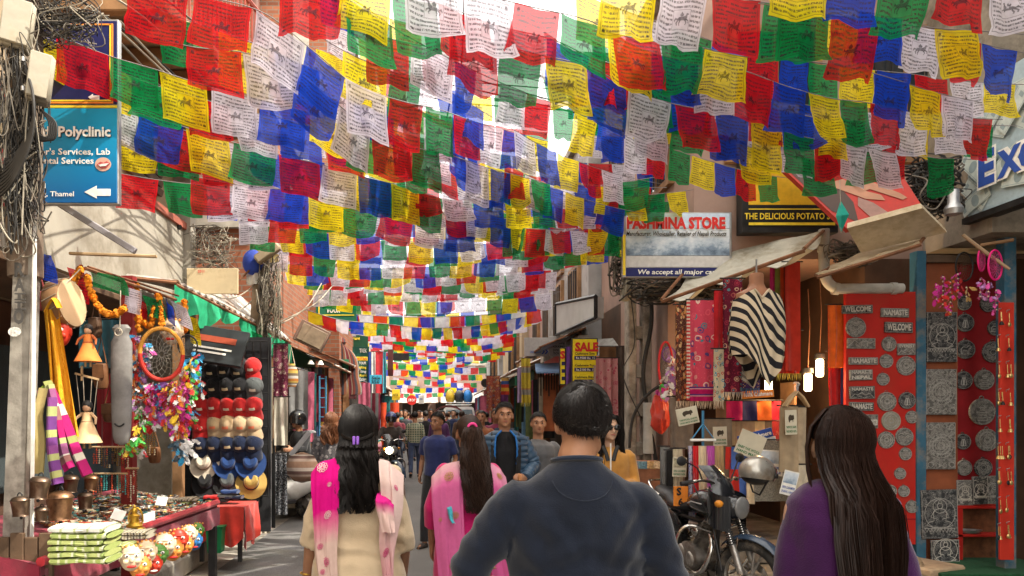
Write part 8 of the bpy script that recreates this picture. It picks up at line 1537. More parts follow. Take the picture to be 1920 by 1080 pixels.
def haircap(c,k,rm,off,face=-.18,low=-.30,puff=1.06,seed=0):
    """scalp shell: hair down to the hairline in front and the nape behind"""
    mb=MB();s=MB();s.sph((0,0,0),(1,1,1),30,22);cc=V(c)
    for f in s.f:
        d=sum((s.v[i] for i in f),V((0,0,0)))/len(f)
        fr=max(0,d.y+.05);lim=low+1.0*fr**.8 if d.y>-.05 else low-.32*min(1,-d.y*1.2)
        if abs(d.x)>.72 and d.y>-.35:lim=max(lim,.06)
        if d.z>lim:mb.f.append(list(f));mb.mi.append(0)
    mb.v=[cc+rm@(V((v.x*.082*puff,v.y*.097*puff-.012,v.z*.090*puff+.024))*k+V((1,1,1))*0.004*mnoise.noise(v*5+V((seed,0,0))))-off for v in s.v]
    return mb
def strands(mb,fn,n,seg,r0,r1,seed,sides=4):
    rr=U(seed)
    for i in range(n):
        pts=fn(rr,i)
        if len(pts)>1:k=len(pts);mb.tube(pts,[r0+(r1-r0)*(j/(k-1))**1.5 for j in range(k)],sides,cap=False)
def short_hair(mb,c,k,rm,off,n,seed,L=.04,whorl=(0,-.55,.8),nape=-.30):
    cc=V(c);wv=V(whorl).normalized()
    def fn(rr,i):
        while True:
            d=V((rr.gauss(0,1),rr.gauss(0,1),rr.gauss(0,1))).normalized();fr=max(0,d.y+.05);lim=-.28+1.0*fr**.8 if d.y>-.05 else nape-.34*min(1,-d.y*1.2)
            if abs(d.x)>.72 and d.y>-.35:lim=max(lim,.08)
            if d.z>lim:break
        fl=(d-wv*d.dot(wv));ax=wv.cross(d);fl=(fl-d*fl.dot(d));fl=fl.normalized() if fl.length>.05 else V((1,0,0));sw=(fl+ax*.55+V((rr.gauss(0,.2),rr.gauss(0,.2),rr.gauss(0,.2)))).normalized();pts=[];l=L*rr.uniform(.6,1.2)
        for j in range(4):
            t_=j/3;q=d+sw*(l*t_*9.5)*.9;q=q.normalized()*(1.04+.05*t_+.10*math.sin(t_*2.2)*rr.uniform(.3,1));pts.append(cc+rm@(V((q.x*.078,q.y*.097-.012,q.z*.092+.024))*k)-off)
        return pts
    strands(mb,fn,n,4,.0017*k,.0006*k,seed,3)
def push(me,fn):
    """move every vertex along its normal by fn(position)"""
    out=[]
    for v in [(V(v.co),V(v.normal)) for v in me.vertices]:out+=list(v[0]+v[1]*fn(v[0]))
    me.vertices.foreach_set('co',out);me.update()
def folds(me,amp,freq,seed,stretch=(1,1,.45)):
    """cloth folds: layered ridged noise"""
    def f(p):
        q=V((p.x*stretch[0],p.y*stretch[1],p.z*stretch[2]))*freq+V((seed,0,0)); return amp*((1-abs(mnoise.noise(q))*2.2)*.8+.5*mnoise.noise(q*2.3+V((5,1,2))))
    push(me,f)
def addmesh(me,name,m,parent):
    me.name=name;me.materials.clear();me.materials.append(m);o=bpy.data.objects.new(name,me);C.objects.link(o);o.parent=parent; return o
def person(label,x,Y,rz,H=1.68,top=None,bottom=None,sk=None,hair=None,hstyle='short',J=None,stride=.5,sw=.6,vox=.012,cloth_vox=.012,face=True,top_len='hip',sleeve='long',shoes=True,hrot=0.0,fingers=True,group=None,build=1.0,nstr=0,fold=.005,hat=None,z=0.0,lean=0.0,curl=.45):
    t=T('person',label,'person',(x,Y,z),rz,group);sk=sk or skA;hair=hair or hrK;off=V((0,0,0));Jn,k=joints(H,J,stride,lean,sw);rm=rotz(hrot);b=build
    g= lambda n:Jn[n]
    mb=MB();mb.tube([g('pelvis')-V((0,0,.08*k)),g('pelvis'),g('waist'),g('chest'),g('neck')-V((0,0,.05*k))],[(.12*b*k,.09*k),(.15*b*k,.10*k),(.13*b*k,.09*k),(.155*b*k,.105*k),(.09*k,.07*k)],16,up=(1,0,0));limb(mb,[g('neck')-V((0,0,.06*k)),g('neck')+V((0,0,.03*k)),g('head')-V((0,.01*k,.05*k))],[.062*b*k,.055*b*k,.052*b*k],12);headmesh(mb,g('head'),k,rm=rm)
    for s,e in (('r',1),('l',-1)):
        limb(mb,[g('sh'+s),g('el'+s),g('el'+s).lerp(g('wr'+s),.35),g('wr'+s)],[.040*b*k,.033*b*k,.034*b*k,.023*k])
        if fingers:hand(mb,g('wr'+s),g('hd'+s),e,k,curl)
        else:mb.sph(g('wr'+s)+V(g('hd'+s)).normalized()*.05*k,(.035*k,.03*k,.05*k),10,8)
        limb(mb,[g('hp'+s),g('kn'+s),g('kn'+s).lerp(g('an'+s),.3),g('an'+s)],[.078*b*k,.052*k,.052*k,.034*k]);limb(mb,[g('an'+s)-V((0,.02*k,.03*k)),g('to'+s)],[.034*k,.028*k])
    addmesh(remesh(mb,vox,3),'body',sk,t)
    if top:
        mb=MB();bt={'hip':.90,'waist':.98,'long':.78}[top_len]*k
        mb.tube([V((0,0,bt)),V((0,0,(bt+g('waist').z)/2)),g('waist'),g('chest'),g('chest')+V((0,0,.08*k)),g('neck')-V((0,0,.045*k)),g('neck')-V((0,0,.008*k))],[(.178*b*k,.132*k),(.172*b*k,.128*k),(.165*b*k,.118*k),(.185*b*k,.130*k),(.176*b*k,.114*k),(.115*b*k,.088*k),(.066*k,.066*k)],22,up=(1,0,0))
        for s,e in (('r',1),('l',-1)):
            mb.sph(g('sh'+s)+V((-e*.012,0,-.005)),.056*b*k,14,10);end=g('wr'+s) if sleeve=='long' else g('sh'+s).lerp(g('el'+s),.75) if sleeve=='short' else g('el'+s).lerp(g('wr'+s),.2)
            if sleeve=='long':mb.tube([g('sh'+s),g('sh'+s).lerp(g('el'+s),.5),g('el'+s),g('el'+s).lerp(end,.5),end],[.058*b*k,.055*b*k,.050*b*k,.046*b*k,.036*k],14)
            else:mb.tube([g('sh'+s),g('sh'+s).lerp(end,.5),end],[.060*b*k,.060*b*k,.060*b*k],14)
        me=remesh(mb,cloth_vox,4);folds(me,fold*k,9,len(label));addmesh(me,'top',top,t)
    if bottom:
        mb=MB();mb.tube([g('pelvis')+V((0,0,.04*k)),g('pelvis')-V((0,0,.03*k)),g('pelvis')-V((0,0,.12*k))],[(.158*b*k,.115*k),(.172*b*k,.125*k),(.15*k,.11*k)],18,up=(1,0,0))
        for s in 'rl':mb.tube([g('hp'+s)+V((0,0,.02)),g('hp'+s).lerp(g('kn'+s),.5),g('kn'+s),g('kn'+s).lerp(g('an'+s),.5),g('an'+s)],[.096*b*k,.082*b*k,.066*k,.062*k,.058*k],14)
        me=remesh(mb,cloth_vox,4);folds(me,fold*k,9,len(label)+3);addmesh(me,'trousers',bottom,t)
    if shoes:
        for s in 'rl':mb=MB();mb.tube([g('an'+s)+V((0,-.05*k,-.055*k)),g('an'+s)+V((0,.0,-.045*k)),g('an'+s).lerp(g('to'+s),.6)+V((0,.0,-.01)),g('to'+s)+V((0,.02*k,-.005))],[(.036*k,.03*k),(.042*k,.042*k),(.046*k,.03*k),(.03*k,.018*k)],12,up=(1,0,0));mb.obj('shoe',M('dark_shoe',(.035,.03,.028),.6),t,local=True)
    hc=g('head')
    if hstyle!='none':cm=haircap(hc,k,rm,off,seed=len(label));
    if hstyle=='short':
        if nstr:short_hair(cm,hc,k,rm,off,nstr,len(label))
        cm.obj('hair',hair,t,local=True)
    elif hstyle=='long':cm.obj('hair',hair,t,local=True)
    if face:face_parts(t,hc,k,rm,off,hair)
    return t,Jn,k,rm
def skein(mb,c,k,rm,top,widths,seed,n,r=(.004,.0012),wave=.012,freq=16,spread=1.0,part=0.0,back=-.10,keepout=.0,side=0.0):
    """long hair falling from the scalp down the back; widths = list of (z below the head centre, half width, y)"""
    cc=V(c)
    def at(z):
        for (z0,w0,y0),(z1,w1,y1) in zip(widths,widths[1:]):
            if z<=z0 and z>=z1:f=(z0-z)/(z0-z1); return w0+(w1-w0)*f,y0+(y1-y0)*f
        return widths[-1][1:]
    zb=widths[-1][0]
    cl=U(seed+500);clumps=[(cl.uniform(-1,1),cl.uniform(-.5,1),cl.uniform(0,6.28),cl.uniform(.72,1.03),cl.uniform(.6,1.35),cl.uniform(.8,1.2)) for _ in range(46)]
    def fn(rr,i):
        q0=clumps[rr.randrange(46)];u=max(-1,min(1,q0[0]+rr.gauss(0,.055)));dep=q0[1]+rr.gauss(0,.16);a0=rr.uniform(-1.0,.5);ph=q0[2]+rr.gauss(0,.35);end=zb*min(1.03,q0[3]+rr.gauss(0,.05));pts=[];wv=wave*q0[4];fq=freq*q0[5]
        for j in range(8):
            th=a0+(PI*.62-a0)*j/7;lat=u*(.55+.45*j/7);lift=1.075+.012*dep+.01*rr.random();q=V((math.sin(abs(th)+.25)*math.sin(lat*1.45),-math.sin(th)*math.cos(lat*1.3),math.cos(th)*math.cos(lat*.55))).normalized()*lift;pts.append(cc+rm@(V((q.x*.084,q.y*.099-.012,q.z*.094+.024))*k))
        z=(pts[-1]-cc).z;m=16;base=rm.inverted()@(pts[-1]-cc)
        for j in range(1,m+1):
            zz=z+(end-z)*j/m;w_,y_=at(zz);f=min(1,j/6)**1.3;amp=wv*min(1,j/6);x=base.x*(1-f)+u*w_*f*(1-.25*(j/m)**3);y=base.y*(1-f)+(y_-dep*.03*math.sqrt(max(0,1-u*u)))*f
            pts.append(cc+rm@V((x+side*f+amp*math.sin(zz*fq+ph),y+amp*.7*math.cos(zz*fq*1.1+ph),zz)))
        return pts
    strands(mb,fn,n,20,r[0]*k,r[1]*k,seed,3)
    return mb
def cloth_sheet(t,name,m,fn,nu=24,nv=40,thick=.004):
    return MB().sheet(nu,nv,fn).sheet(nu,nv,lambda u,v:fn(1-u,v)+V((0,thick,0))).obj(name,m,t,local=True)

# ---- the man in the navy sweater, seen from behind
navy=fabric('navy_jersey',(.0085,.0125,.024),.25,260)
J=dict(shr=(.192,-.02,1.335),shl=(-.192,-.02,1.335),ell=(-.335,.02,1.10),wrl=(-.30,.24,1.0),hdl=(.5,.8,-.1),elr=(.275,-.02,1.10),wrr=(.285,.10,.87),head=(0.02,.012,1.574))
man,Jm,km,rmm=person('man in a plain navy sweater in the foreground, seen from behind',.43,2.32,0,1.70,None,fabric('dark_jeans',(.03,.04,.07)),skA,hrK,'none',J,.4,.3,.008,face=True,build=1.08)
k=km;g= lambda n:Jm[n];mb=MB()
mb.tube([V((0,0,z)) for z in (.84,.90,1.0,1.10)]+[V((0,-.012,1.22)),V((0,-.018,1.30)),V((0,-.022,1.345)),V((0,-.02,1.385)),V((0,-.016,1.42)),V((0,-.012,1.452))],[(.17,.14),(.20,.155),(.205,.150),(.205,.140),(.212,.138),(.215,.130),(.205,.116),(.165,.098),(.112,.084),(.072,.072)],28,up=(1,0,0))
for s,e in (('r',1),('l',-1)):
    sh,el,wr=g('sh'+s),g('el'+s),g('wr'+s);mb.sph(sh+V((-e*.004,0,-.01)),(.066,.078,.066),16,12);mb.tube([sh+V((-e*.04,0,.01)),sh.lerp(el,.22),sh.lerp(el,.6),el,el.lerp(wr,.25),el.lerp(wr,.6),wr],[.070,.071,.066,.061,.057,.050,.040],18)
me=remesh(mb,.0085,9)
def mf_(p):
    """sleeve, armpit and waist creases of the sweater"""
    d=0
    for s,e in (('r',1),('l',-1)):
        q=p-(g('sh'+s)+V((-e*.05,-.04,-.12)));d+=.007*math.exp(-(q.length/.15)**2)*math.sin((q.x*e*.8-q.z*.5)*85+2.2*mnoise.noise(p*8));q=p-g('el'+s);d+=.008*math.exp(-(q.length/.11)**2)*math.sin(q.z*75+q.x*40+2.5*mnoise.noise(p*7))
    a=mnoise.noise(V((p.x*8+.9*p.z*(1 if p.x>0 else -1),p.y*3,p.z*2.4)));d+=.006*(1-abs(a)*2.6)*(.4+.6*(p.z<1.34))+.002*mnoise.noise(p*20)+.0035*(1-abs(mnoise.noise(V((p.x*14+p.z*5,p.y*8,p.z*7))))*3); return (d+.006*max(0,1-abs(p.z-1.16)/.12)*math.sin((p.z+.35*abs(p.x))*62+3.5*mnoise.noise(p*5))*(abs(p.x)<.2))*.75
push(me,mf_);addmesh(me,'sweater',navy,man)
def ony(px_,pz_):  # rear surface of the sweater at x,z
    best= None
    for v in me.vertices:
        if abs(v.co.x-px_)<.012 and abs(v.co.z-pz_)<.012 and v.co.y<0:best=v.co.y if best is None else min(best,v.co.y)
    return (best if best is not None else -.12)-.001
sm=MB();pts=[]
for i in range(15):a=PI*(i/14);x=-.092*math.cos(a);z=1.425-.080*math.sin(a)**.8;pts.append(V((x,ony(x,z),z)))
sm.tube(bez(pts[1:-1],3),.0014,5);sm.obj('neck_seam',fabric('navy_seam',(.012,.018,.035)),man,local=True)
nb=MB();nb.tube([V((.071*math.cos(a),-.012+.069*math.sin(a),1.455-.012*math.sin(a))) for a in [2*PI*i/26 for i in range(26)]],[(.011,.008)]*26,8,closed=True);nb.obj('neck_rib',fabric('navy_rib',(.018,.027,.05)),man,local=True)
hm_=haircap(g('head'),k,rmm,V((0,0,0)),low=-.44,puff=1.05,seed=3);short_hair(hm_,g('head'),k,rmm,V((0,0,0)),9000,11,.058,(.12,-.42,.9),-.42);hm_.obj('hair',hairm('short_black_hair',(.016,.013,.012),.36,.5),man,local=True)

# ---- woman with cream kurta and magenta scarf
cream=fabric('cream_cotton',(.53,.41,.27),.1,200)
J=dict(ell=(-.205,-.02,1.13),wrl=(-.248,.05,.915),hdl=(-.16,.12,-1),elr=(.205,-.02,1.12),wrr=(.20,.11,.92),shl=(-.150,-.01,1.40),shr=(.150,-.01,1.40),neck=(0,-.015,1.47))
w1,Jw,kw,rmw=person('woman in a cream kurta with wavy black hair and a magenta scarf, seen from behind',-.345,3.28,0,1.615,None,fabric('cream_trousers',(.5,.40,.28)),skB,hrK,'none',J,.35,.3,.0065,face=True,build=1.02)
g= lambda n:Jw[n];mb=MB();mb.tube([V((0,.0,.52)),V((0,0,.62)),V((0,0,.78)),V((0,-.012,.90)),V((0,0,1.02)),V((0,.005,1.10)),V((0,0,1.22)),V((0,-.008,1.29)),V((0,-.012,1.335)),V((0,-.012,1.37)),V((0,-.01,1.40))],[(.225,.165),(.225,.165),(.215,.160),(.205,.155),(.178,.128),(.170,.118),(.178,.125),(.178,.115),(.155,.10),(.11,.085),(.075,.07)],28,up=(1,0,0))
for s,e in (('r',1),('l',-1)):sh,el=g('sh'+s),g('el'+s);mb.sph(sh,.054,14,10);mb.tube([sh+V((-e*.03,0,0)),sh.lerp(el,.5),el,el.lerp(g('wr'+s),.22)],[.054,.052,.050,.050],16)
me=remesh(mb,.0085,6)
push(me,lambda p:.009*(1-abs(mnoise.noise(V((p.x*5+p.z*2,p.y*4,p.z*4+p.x*4)))*2.5))+.003*mnoise.noise(p*15)+.010*math.exp(-((p.z-1.05)/.08)**2)*math.sin(p.z*80+p.x*18+3*mnoise.noise(p*6))*(abs(p.x)<.2)+.010*max(0,.95-p.z)*math.sin(p.x*40+3*mnoise.noise(V((p.x*3,0,p.z*2)))))
addmesh(me,'kurta',cream,w1)
def dye(name,c0,c1,at,wid,key=1):
    t=NT(name);s=t.sep(t.coord('UV'));co=t.coord('Object');f=t.math('ADD',s[key],t.math('MULTIPLY',t.math('SUBTRACT',t.noise(co,7,3),.5),.16));c=t.ramp(f,[(max(0,at-wid),c1),(min(1,at+wid),c0)]);c=t.mix(.2,c,t.mix(1,c,t.noise(co,40,3),'MULTIPLY'));t.bump(t.noise(co,150,2),.25,.003); return keep(t.fin(c,.85,0,.12))
mag=dye('magenta_dip_dye',(.62,.004,.20),(.60,.42,.36),.30,.10);mag2=dye('cream_magenta_dye',(.68,.50,.46),(.60,.30,.32),.25,.2);rose=dye('cream_magenta_edge',(.60,.02,.22),(.66,.46,.42),.45,.12)
def over_shoulder(t,name,m,x0,x1,yb,ztop,zbot,yfront,e,sway=0.0,fold_=.018,nf=3.5,x0b=None,x1b=None,seed=0,bow=.05):
    """scarf end: rises on the chest, lies over the shoulder, falls down the back"""
    x0b=x0 if x0b is None else x0b;x1b=x1 if x1b is None else x1b
    def fn(u,v):
        xt=x0+(x1-x0)*u;xb=x0b+(x1b-x0b)*u;f=min(1,max(0,(v-.26)/.74));x=xt+(xb-xt)*f+sway*f*f;drop=(abs(xt)-.06)*.26+2.4*max(0,abs(xt)-.135)**1.5
        if v<.26:a=v/.26;y=yfront+(yb*.55-yfront)*a;z=ztop-drop-.16*(1-a)**1.5+.012
        else:a=(v-.26)/.74;y=yb*.55+(yb-yb*.55)*min(1,a*5)**.7-.022*a;z=ztop-drop+.012-(ztop-drop-zbot)*a**1.08+.0
        q=mnoise.noise(V((u*nf*1.1+.6*v,v*1.6,seed*3.1)));w_=(q*1.3+.35*mnoise.noise(V((u*nf*3+v,v*2.5,seed*7.7)))+.25*math.sin(u*nf*4+seed+3*v))*fold_*(.45+.9*v); return V((x+.5*w_+.012*mnoise.noise(V((v*3,seed,1))),y-abs(w_)-.012*math.sin(u*PI)-bow*.1,z+.016*mnoise.noise(V((u*2.5,seed,v)))*v))
    o=cloth_sheet(t,name,m,fn,30,50,.004); return fn
f1=over_shoulder(w1,'scarf_end',mag,-.195,-.060,-.150,1.405,.90,.12,-1,.01,.016,2.6,-.155,-.075,1)
f2=over_shoulder(w1,'scarf_end',mag2,.095,.205,-.150,1.405,.905,.12,1,.0,.018,2.4,.115,.175,4);f3=over_shoulder(w1,'scarf_fold',rose,.10,.165,-.185,1.27,1.10,-.09,1,.03,.02,1.5,.085,.15,2)
wht=M('embroidery_white',(.70,.52,.50),.8);mgs=M('embroidery_magenta',(.50,.03,.16),.8)
def flower(t,fn,u,v,r,m):
    c=fn(u,v);mb=MB();a_=(fn(min(1,u+.03),v)-c).normalized();b_=(fn(u,min(1,v+.02))-c).normalized();n=a_.cross(b_).normalized();n=n if n.y<0 else -n
    for kx in range(9):
        a=2*PI*kx/9
        q=c+n*.004+(a_*math.cos(a)+b_*math.sin(a))*r*.68;mb.tube([q+(a_*math.cos(a+x)+b_*math.sin(a+x))*r*.24 for x in [2*PI*i/7 for i in range(7)]],r*.055,4,closed=True)
    mb.tube([c+n*.004+(a_*math.cos(x)+b_*math.sin(x))*r*.28 for x in [2*PI*i/9 for i in range(9)]],r*.07,4,closed=True);mb.obj('embroidered_flower',m,t,local=True)
for u,v,r,m in ((.42,.31,.026,wht),(.62,.43,.010,wht),(.55,.62,.018,wht),(.25,.80,.014,mgs),(.5,.90,.02,mgs),(.3,.95,.012,mgs)):flower(w1,f1,u,v,r,m)
for u,v,r,m in ((.75,.40,.012,mgs),(.35,.70,.02,mgs),(.3,.84,.018,mgs),(.7,.6,.010,mgs)):flower(w1,f2,u,v,r,m)
c=g('head');hm_=haircap(c,kw,rmw,V((0,0,0)),low=-.36,puff=1.03,seed=9);skein(hm_,c,kw,rmw,0,[(-.06,.085,-.115),(-.14,.088,-.128),(-.20,.102,-.150),(-.26,.104,-.160),(-.325,.080,-.165)],21,1500,(.0030,.0010),.013,40);skein(hm_,c,kw,rmw,0,[(-.06,.07,-.10),(-.2,.085,-.13),(-.29,.07,-.145)],22,320,(.010,.004),.012,36)
hm_.obj('hair',hrK,w1,local=True);clip=MB();o=c+V((0,-.128,-.030))
for e in (-1,1):clip.cbox(o+V((e*.008,-.006,0)),(.012,.014,.036),.004)
clip.obj('hair_clip',M('violet_clip',(.30,.12,.62),.3),w1,local=True);tie=MB()
for e in (-1,1):tie.tube(bez([c+V((e*.075,-.04,.02)),c+V((e*.055,-.095,-.012)),c+V((e*.012,-.126,-.028))],6),.0075,6)
tie.obj('tied_locks',hrK,w1,local=True)
MB().tube([Jw['wrl']+V((.030*math.cos(a),.030*math.sin(a),.02)) for a in [2*PI*i/18 for i in range(18)]],.003,6,closed=True).obj('bangle',gold,w1,local=True)

# ---- woman with ponytail and pink patterned shawl
fus=fabric('fuchsia_silk',(.52,.012,.13),.15,200);J=dict(ell=(-.225,-.02,1.12),wrl=(-.235,.06,.88),elr=(.225,-.02,1.12),wrr=(.235,.06,.88),shl=(-.152,-.01,1.345),shr=(.152,-.01,1.345))
w2,Jz,kz,rmz=person('woman with a long dark ponytail in fuchsia and a pink and cream shawl, from behind',.185,4.42,0,1.58,None,fabric('fuchsia_trousers',(.4,.02,.1)),skB,hrB,'none',J,.35,.3,.008,face=True,hrot=.15)
mb=MB();mb.tube([V((0,0,.50)),V((0,0,.75)),V((0,0,.90)),V((0,0,1.03)),V((0,0,1.18)),V((0,-.008,1.26)),V((0,-.012,1.32)),V((0,-.012,1.36))],[(.215,.155),(.205,.150),(.195,.145),(.165,.115),(.170,.12),(.17,.11),(.14,.09),(.08,.07)],24,up=(1,0,0))
mb.v=[V((v.x,v.y,v.z*.945)) for v in mb.v]
for s,e in (('r',1),('l',-1)):sh,el=Jz['sh'+s],Jz['el'+s];mb.sph(sh,.054,12,8);mb.tube([sh,sh.lerp(el,.5),el,el.lerp(Jz['wr'+s],.5)],[.056,.055,.054,.050],14)
me=remesh(mb,.010,4);folds(me,.006,8,3);addmesh(me,'kurta',fus,w2)
pinkd=dye('pink_cream_dye',(.66,.60,.48),(.60,.12,.30),.72,.13);pink2=dye('pink_shawl_dye',(.60,.40,.42),(.58,.10,.28),.70,.15)
f4=over_shoulder(w2,'shawl_end',pinkd,-.215,-.045,-.150,1.315,.66,.12,-1,.02,.018,2.5,-.20,-.03,2);f5=over_shoulder(w2,'shawl_end',pink2,.09,.215,-.150,1.315,.66,.12,1,.03,.018,2.5,.10,.26,5);tl_=over_shoulder(w2,'shawl_lining',fabric('turquoise_silk',(.05,.34,.42)),-.135,-.105,-.185,1.08,.97,-.10,-1,.03,.01,1,-.13,-.11,1)
for u,v,r,m in ((.55,.36,.030,M('embroidery_gold',(.40,.24,.05),.6)),(.7,.62,.022,M('embroidery_gold',(.40,.24,.05),.6)),(.2,.62,.012,M('embroidery_gold',(.40,.24,.05),.6)),(.75,.88,.024,M('embroidery_gold',(.40,.24,.05),.6)),(.5,.93,.016,M('embroidery_gold',(.40,.24,.05),.6))):flower(w2,f4,u,v,r,m)
flower(w2,f5,.6,.33,.02,_mats['embroidery_gold'])
c=Jz['head'];hm_=haircap(c,kz,rmz,V((0,0,0)),low=-.36,puff=1.06,seed=4)
def pony(mb,c,knot,path,widths,n,seed,r,wave):
    P_=bez([V(p) for p in path],6)
    def fn(rr,i):
        a=rr.uniform(0,6.28);q=math.sqrt(rr.random());ph=rr.uniform(0,6.28);k_=int(len(P_)*rr.uniform(.8,1));out=[]
        for j in range(k_):f=j/(len(P_)-1);w_=widths[0]+(widths[1]-widths[0])*math.sin(min(1,f*1.3)*PI*.62);out.append(P_[j]+V((math.cos(a)*q*w_+wave*math.sin(j*.9+ph)*f,math.sin(a)*q*w_*.45+wave*.5*math.cos(j*.8+ph),wave*.4*math.sin(j+ph))))
        return out
    strands(mb,fn,n,10,r[0],r[1],seed,4)
kn_=c+rmz@V((0,-.105,.035));pony(hm_,c,kn_,[kn_+V((0,.01,0)),kn_+V((0,-.035,-.02)),kn_+V((.01,-.05,-.12)),kn_+V((.02,-.075,-.25)),kn_+V((.035,-.085,-.38)),kn_+V((.05,-.085,-.50))],(.022,.085),1000,7,(.0042,.0012),.014);hm_.obj('hair',hrB,w2,local=True)
MB().tube([kn_+rmz@V((.024*math.cos(a),-.012,.024*math.sin(a))) for a in [2*PI*i/14 for i in range(14)]],.008,8,closed=True).obj('hair_band',M('hot_pink_band',(.75,.05,.25),.6),w2,local=True)

# ---- woman in purple at the right edge
pur=fabric('purple_knit',(.038,.005,.052),.2,240);J=dict(shl=(-.138,-.01,1.395),shr=(.140,-.01,1.395),neck=(0,-.015,1.46),ell=(-.160,-.01,1.10),wrl=(-.16,.10,.90),hdl=(.1,.4,-.9),elr=(.185,-.02,1.09),wrr=(.235,.06,.88))
w3,Jp,kp,rmp=person('woman in a purple sweater with long straight dark hair at the right edge',1.20,2.22,-.20,1.60,None,fabric('black_trousers',(.02,.02,.022)),skC,hrB,'none',J,.35,.3,.009,face=True,hrot=-.02,build=.84)
mb=MB();mb.tube([V((0,0,.86)),V((0,0,.95)),V((0,0,1.06)),V((0,-.005,1.20)),V((0,-.01,1.29)),V((0,-.014,1.345)),V((0,-.014,1.38)),V((0,-.012,1.405))],[(.18,.14),(.19,.145),(.170,.12),(.158,.12),(.160,.11),(.152,.098),(.115,.085),(.068,.066)],26,up=(1,0,0))
for s,e in (('r',1),('l',-1)):sh,el,wr=Jp['sh'+s],Jp['el'+s],Jp['wr'+s];mb.sph(sh-V((e*.012,0,.008)),.040,14,10);mb.tube([sh+V((-e*.03,0,0)),sh.lerp(el,.5),el,el.lerp(wr,.5),wr],[.048,.047,.045,.043,.036],16)
me=remesh(mb,.009,5);folds(me,.0045,8,5,(1.4,1,.5));addmesh(me,'sweater',pur,w3)
c=Jp['head'];hm_=haircap(c,kp,rmp,V((0,0,0)),low=-.36,puff=1.0,seed=2);wd=[(-.05,.084,-.112),(-.14,.088,-.122),(-.25,.098,-.140),(-.36,.096,-.150),(-.50,.066,-.150)]
rmh=rotz(.05)
skein(hm_,c,kp,rmh,0,wd,31,2800,(.0017,.0007),.005,9,side=.035);skein(hm_,c,kp,rmh,0,[(-.05,.085,-.10),(-.2,.09,-.12),(-.42,.065,-.13)],32,520,(.008,.004),.003,9,side=.02)
def lock(rr,i):
    a,b=rr.uniform(-1,1),rr.uniform(0,1); return [c+V((x+.008*a,y+.022*a+.02*b,z)) for x,y,z in ((-.035,-.01,.113),(-.074,.0,.06),(-.090,-.01,.0),(-.092,-.03,-.07),(-.086,-.06,-.14),(-.080,-.09,-.22-.04*b))]
strands(hm_,lock,300,6,.0030,.0010,77,3);hm_.obj('hair',hairm('brown_black_hair',(.018,.009,.0065),.45),w3,local=True)

# ---- man in the blue puffer jacket walking towards the camera
puf=M('puffer_blue',(.035,.075,.13),.42,0,.15,14,.15,60,spec=.45);tee=fabric('black_tee',(.012,.012,.014))
J=dict(ell=(-.27,.0,1.13),wrl=(-.17,.20,1.02),hdl=(.5,.8,.2),elr=(.265,.0,1.13),wrr=(.25,.12,.93));pm,Jf,kf,rmf=person('man in a quilted blue jacket over a black shirt walking towards the camera',.62,6.9,PI,1.69,None,fabric('dark_jeans',(.03,.04,.07)),skA,hrK,'short',J,.5,.4,.009,nstr=900,build=1.05)
g= lambda n:Jf[n];mb=MB();mb.tube([V((0,0,.92)),V((0,0,1.05)),V((0,0,1.25)),V((0,-.01,1.36)),V((0,-.012,1.43))],[(.165,.12),(.16,.115),(.175,.125),(.15,.10),(.07,.07)],20,up=(1,0,0));me=remesh(mb,.011,4);folds(me,.005,8,2);addmesh(me,'shirt',tee,pm)
def quilt(n,zz):return .014*abs(math.sin(zz*PI/.052))**.6
for e in (-1,1):
    def jf(u,v):
        a=(-.42+1.0*0)+PI*(.0)+u*(PI*.5+.98);z=.90+.545*v;rx=.215-.05*max(0,(v-.72)/.28)**1.5-.09*max(0,(v-.9)/.1);ry=.165-.045*max(0,(v-.75)/.25);b_=quilt(0,z);ang=PI/2-.46-u*(PI-.46)
        return V((e*(rx+b_)*math.cos(ang),(ry+b_)*math.sin(ang)*1.02,z))
    MB().sheet(24,66,jf).sheet(24,66,lambda u,v:jf(1-u,v)*.97+V((0,0,.03*.95))).obj('jacket_side',puf,pm,local=True);MB().tube([jf(0,v/20)+V((0,.002,0)) for v in range(21)],.008,6).obj('zip_edge',M('cobalt_trim',(.01,.14,.45),.5),pm,local=True);s='r' if e>0 else 'l';sh,el,wr=g('sh'+s),g('el'+s),g('wr'+s);q=bez([sh+V((-e*.02,0,0)),sh.lerp(el,.5),el,el.lerp(wr,.5),wr],9);MB().tube(q,[(.075-.028*i/(len(q)-1))+.010*abs(math.sin(i*PI/3.2)) for i in range(len(q))],16).obj('jacket_sleeve',puf,pm,local=True)
    MB().tube(bez([V((e*.10,.17,.98)),V((e*.115,.165,1.2)),V((e*.11,.10,1.40)),V((e*.10,-.06,1.42)),V((e*.1,-.18,1.3))],5),[(.022,.006)]*21,8,up=(1,0,0)).obj('backpack_strap',fabric('strap_black',(.015,.015,.016)),pm,local=True)
cl=MB();cl.sheet(30,4,lambda u,v:V((.082*math.cos(PI*(.72+1.56*u)-PI*.0-0),-.012+.085*math.sin(PI*(.72+1.56*u)),1.405+.06*v)));cl.sheet(30,4,lambda u,v:V((.090*math.cos(PI*(2.28-1.56*u)),-.012+.094*math.sin(PI*(2.28-1.56*u)),1.395+.07*v)));cl.obj('jacket_collar',puf,pm,local=True);MB().cbox(g('wrl')+V((.06,.07,.02)),(.03,.10,.06),.008).obj('phone',M('phone_orange',(.55,.24,.1),.4),pm,local=True)

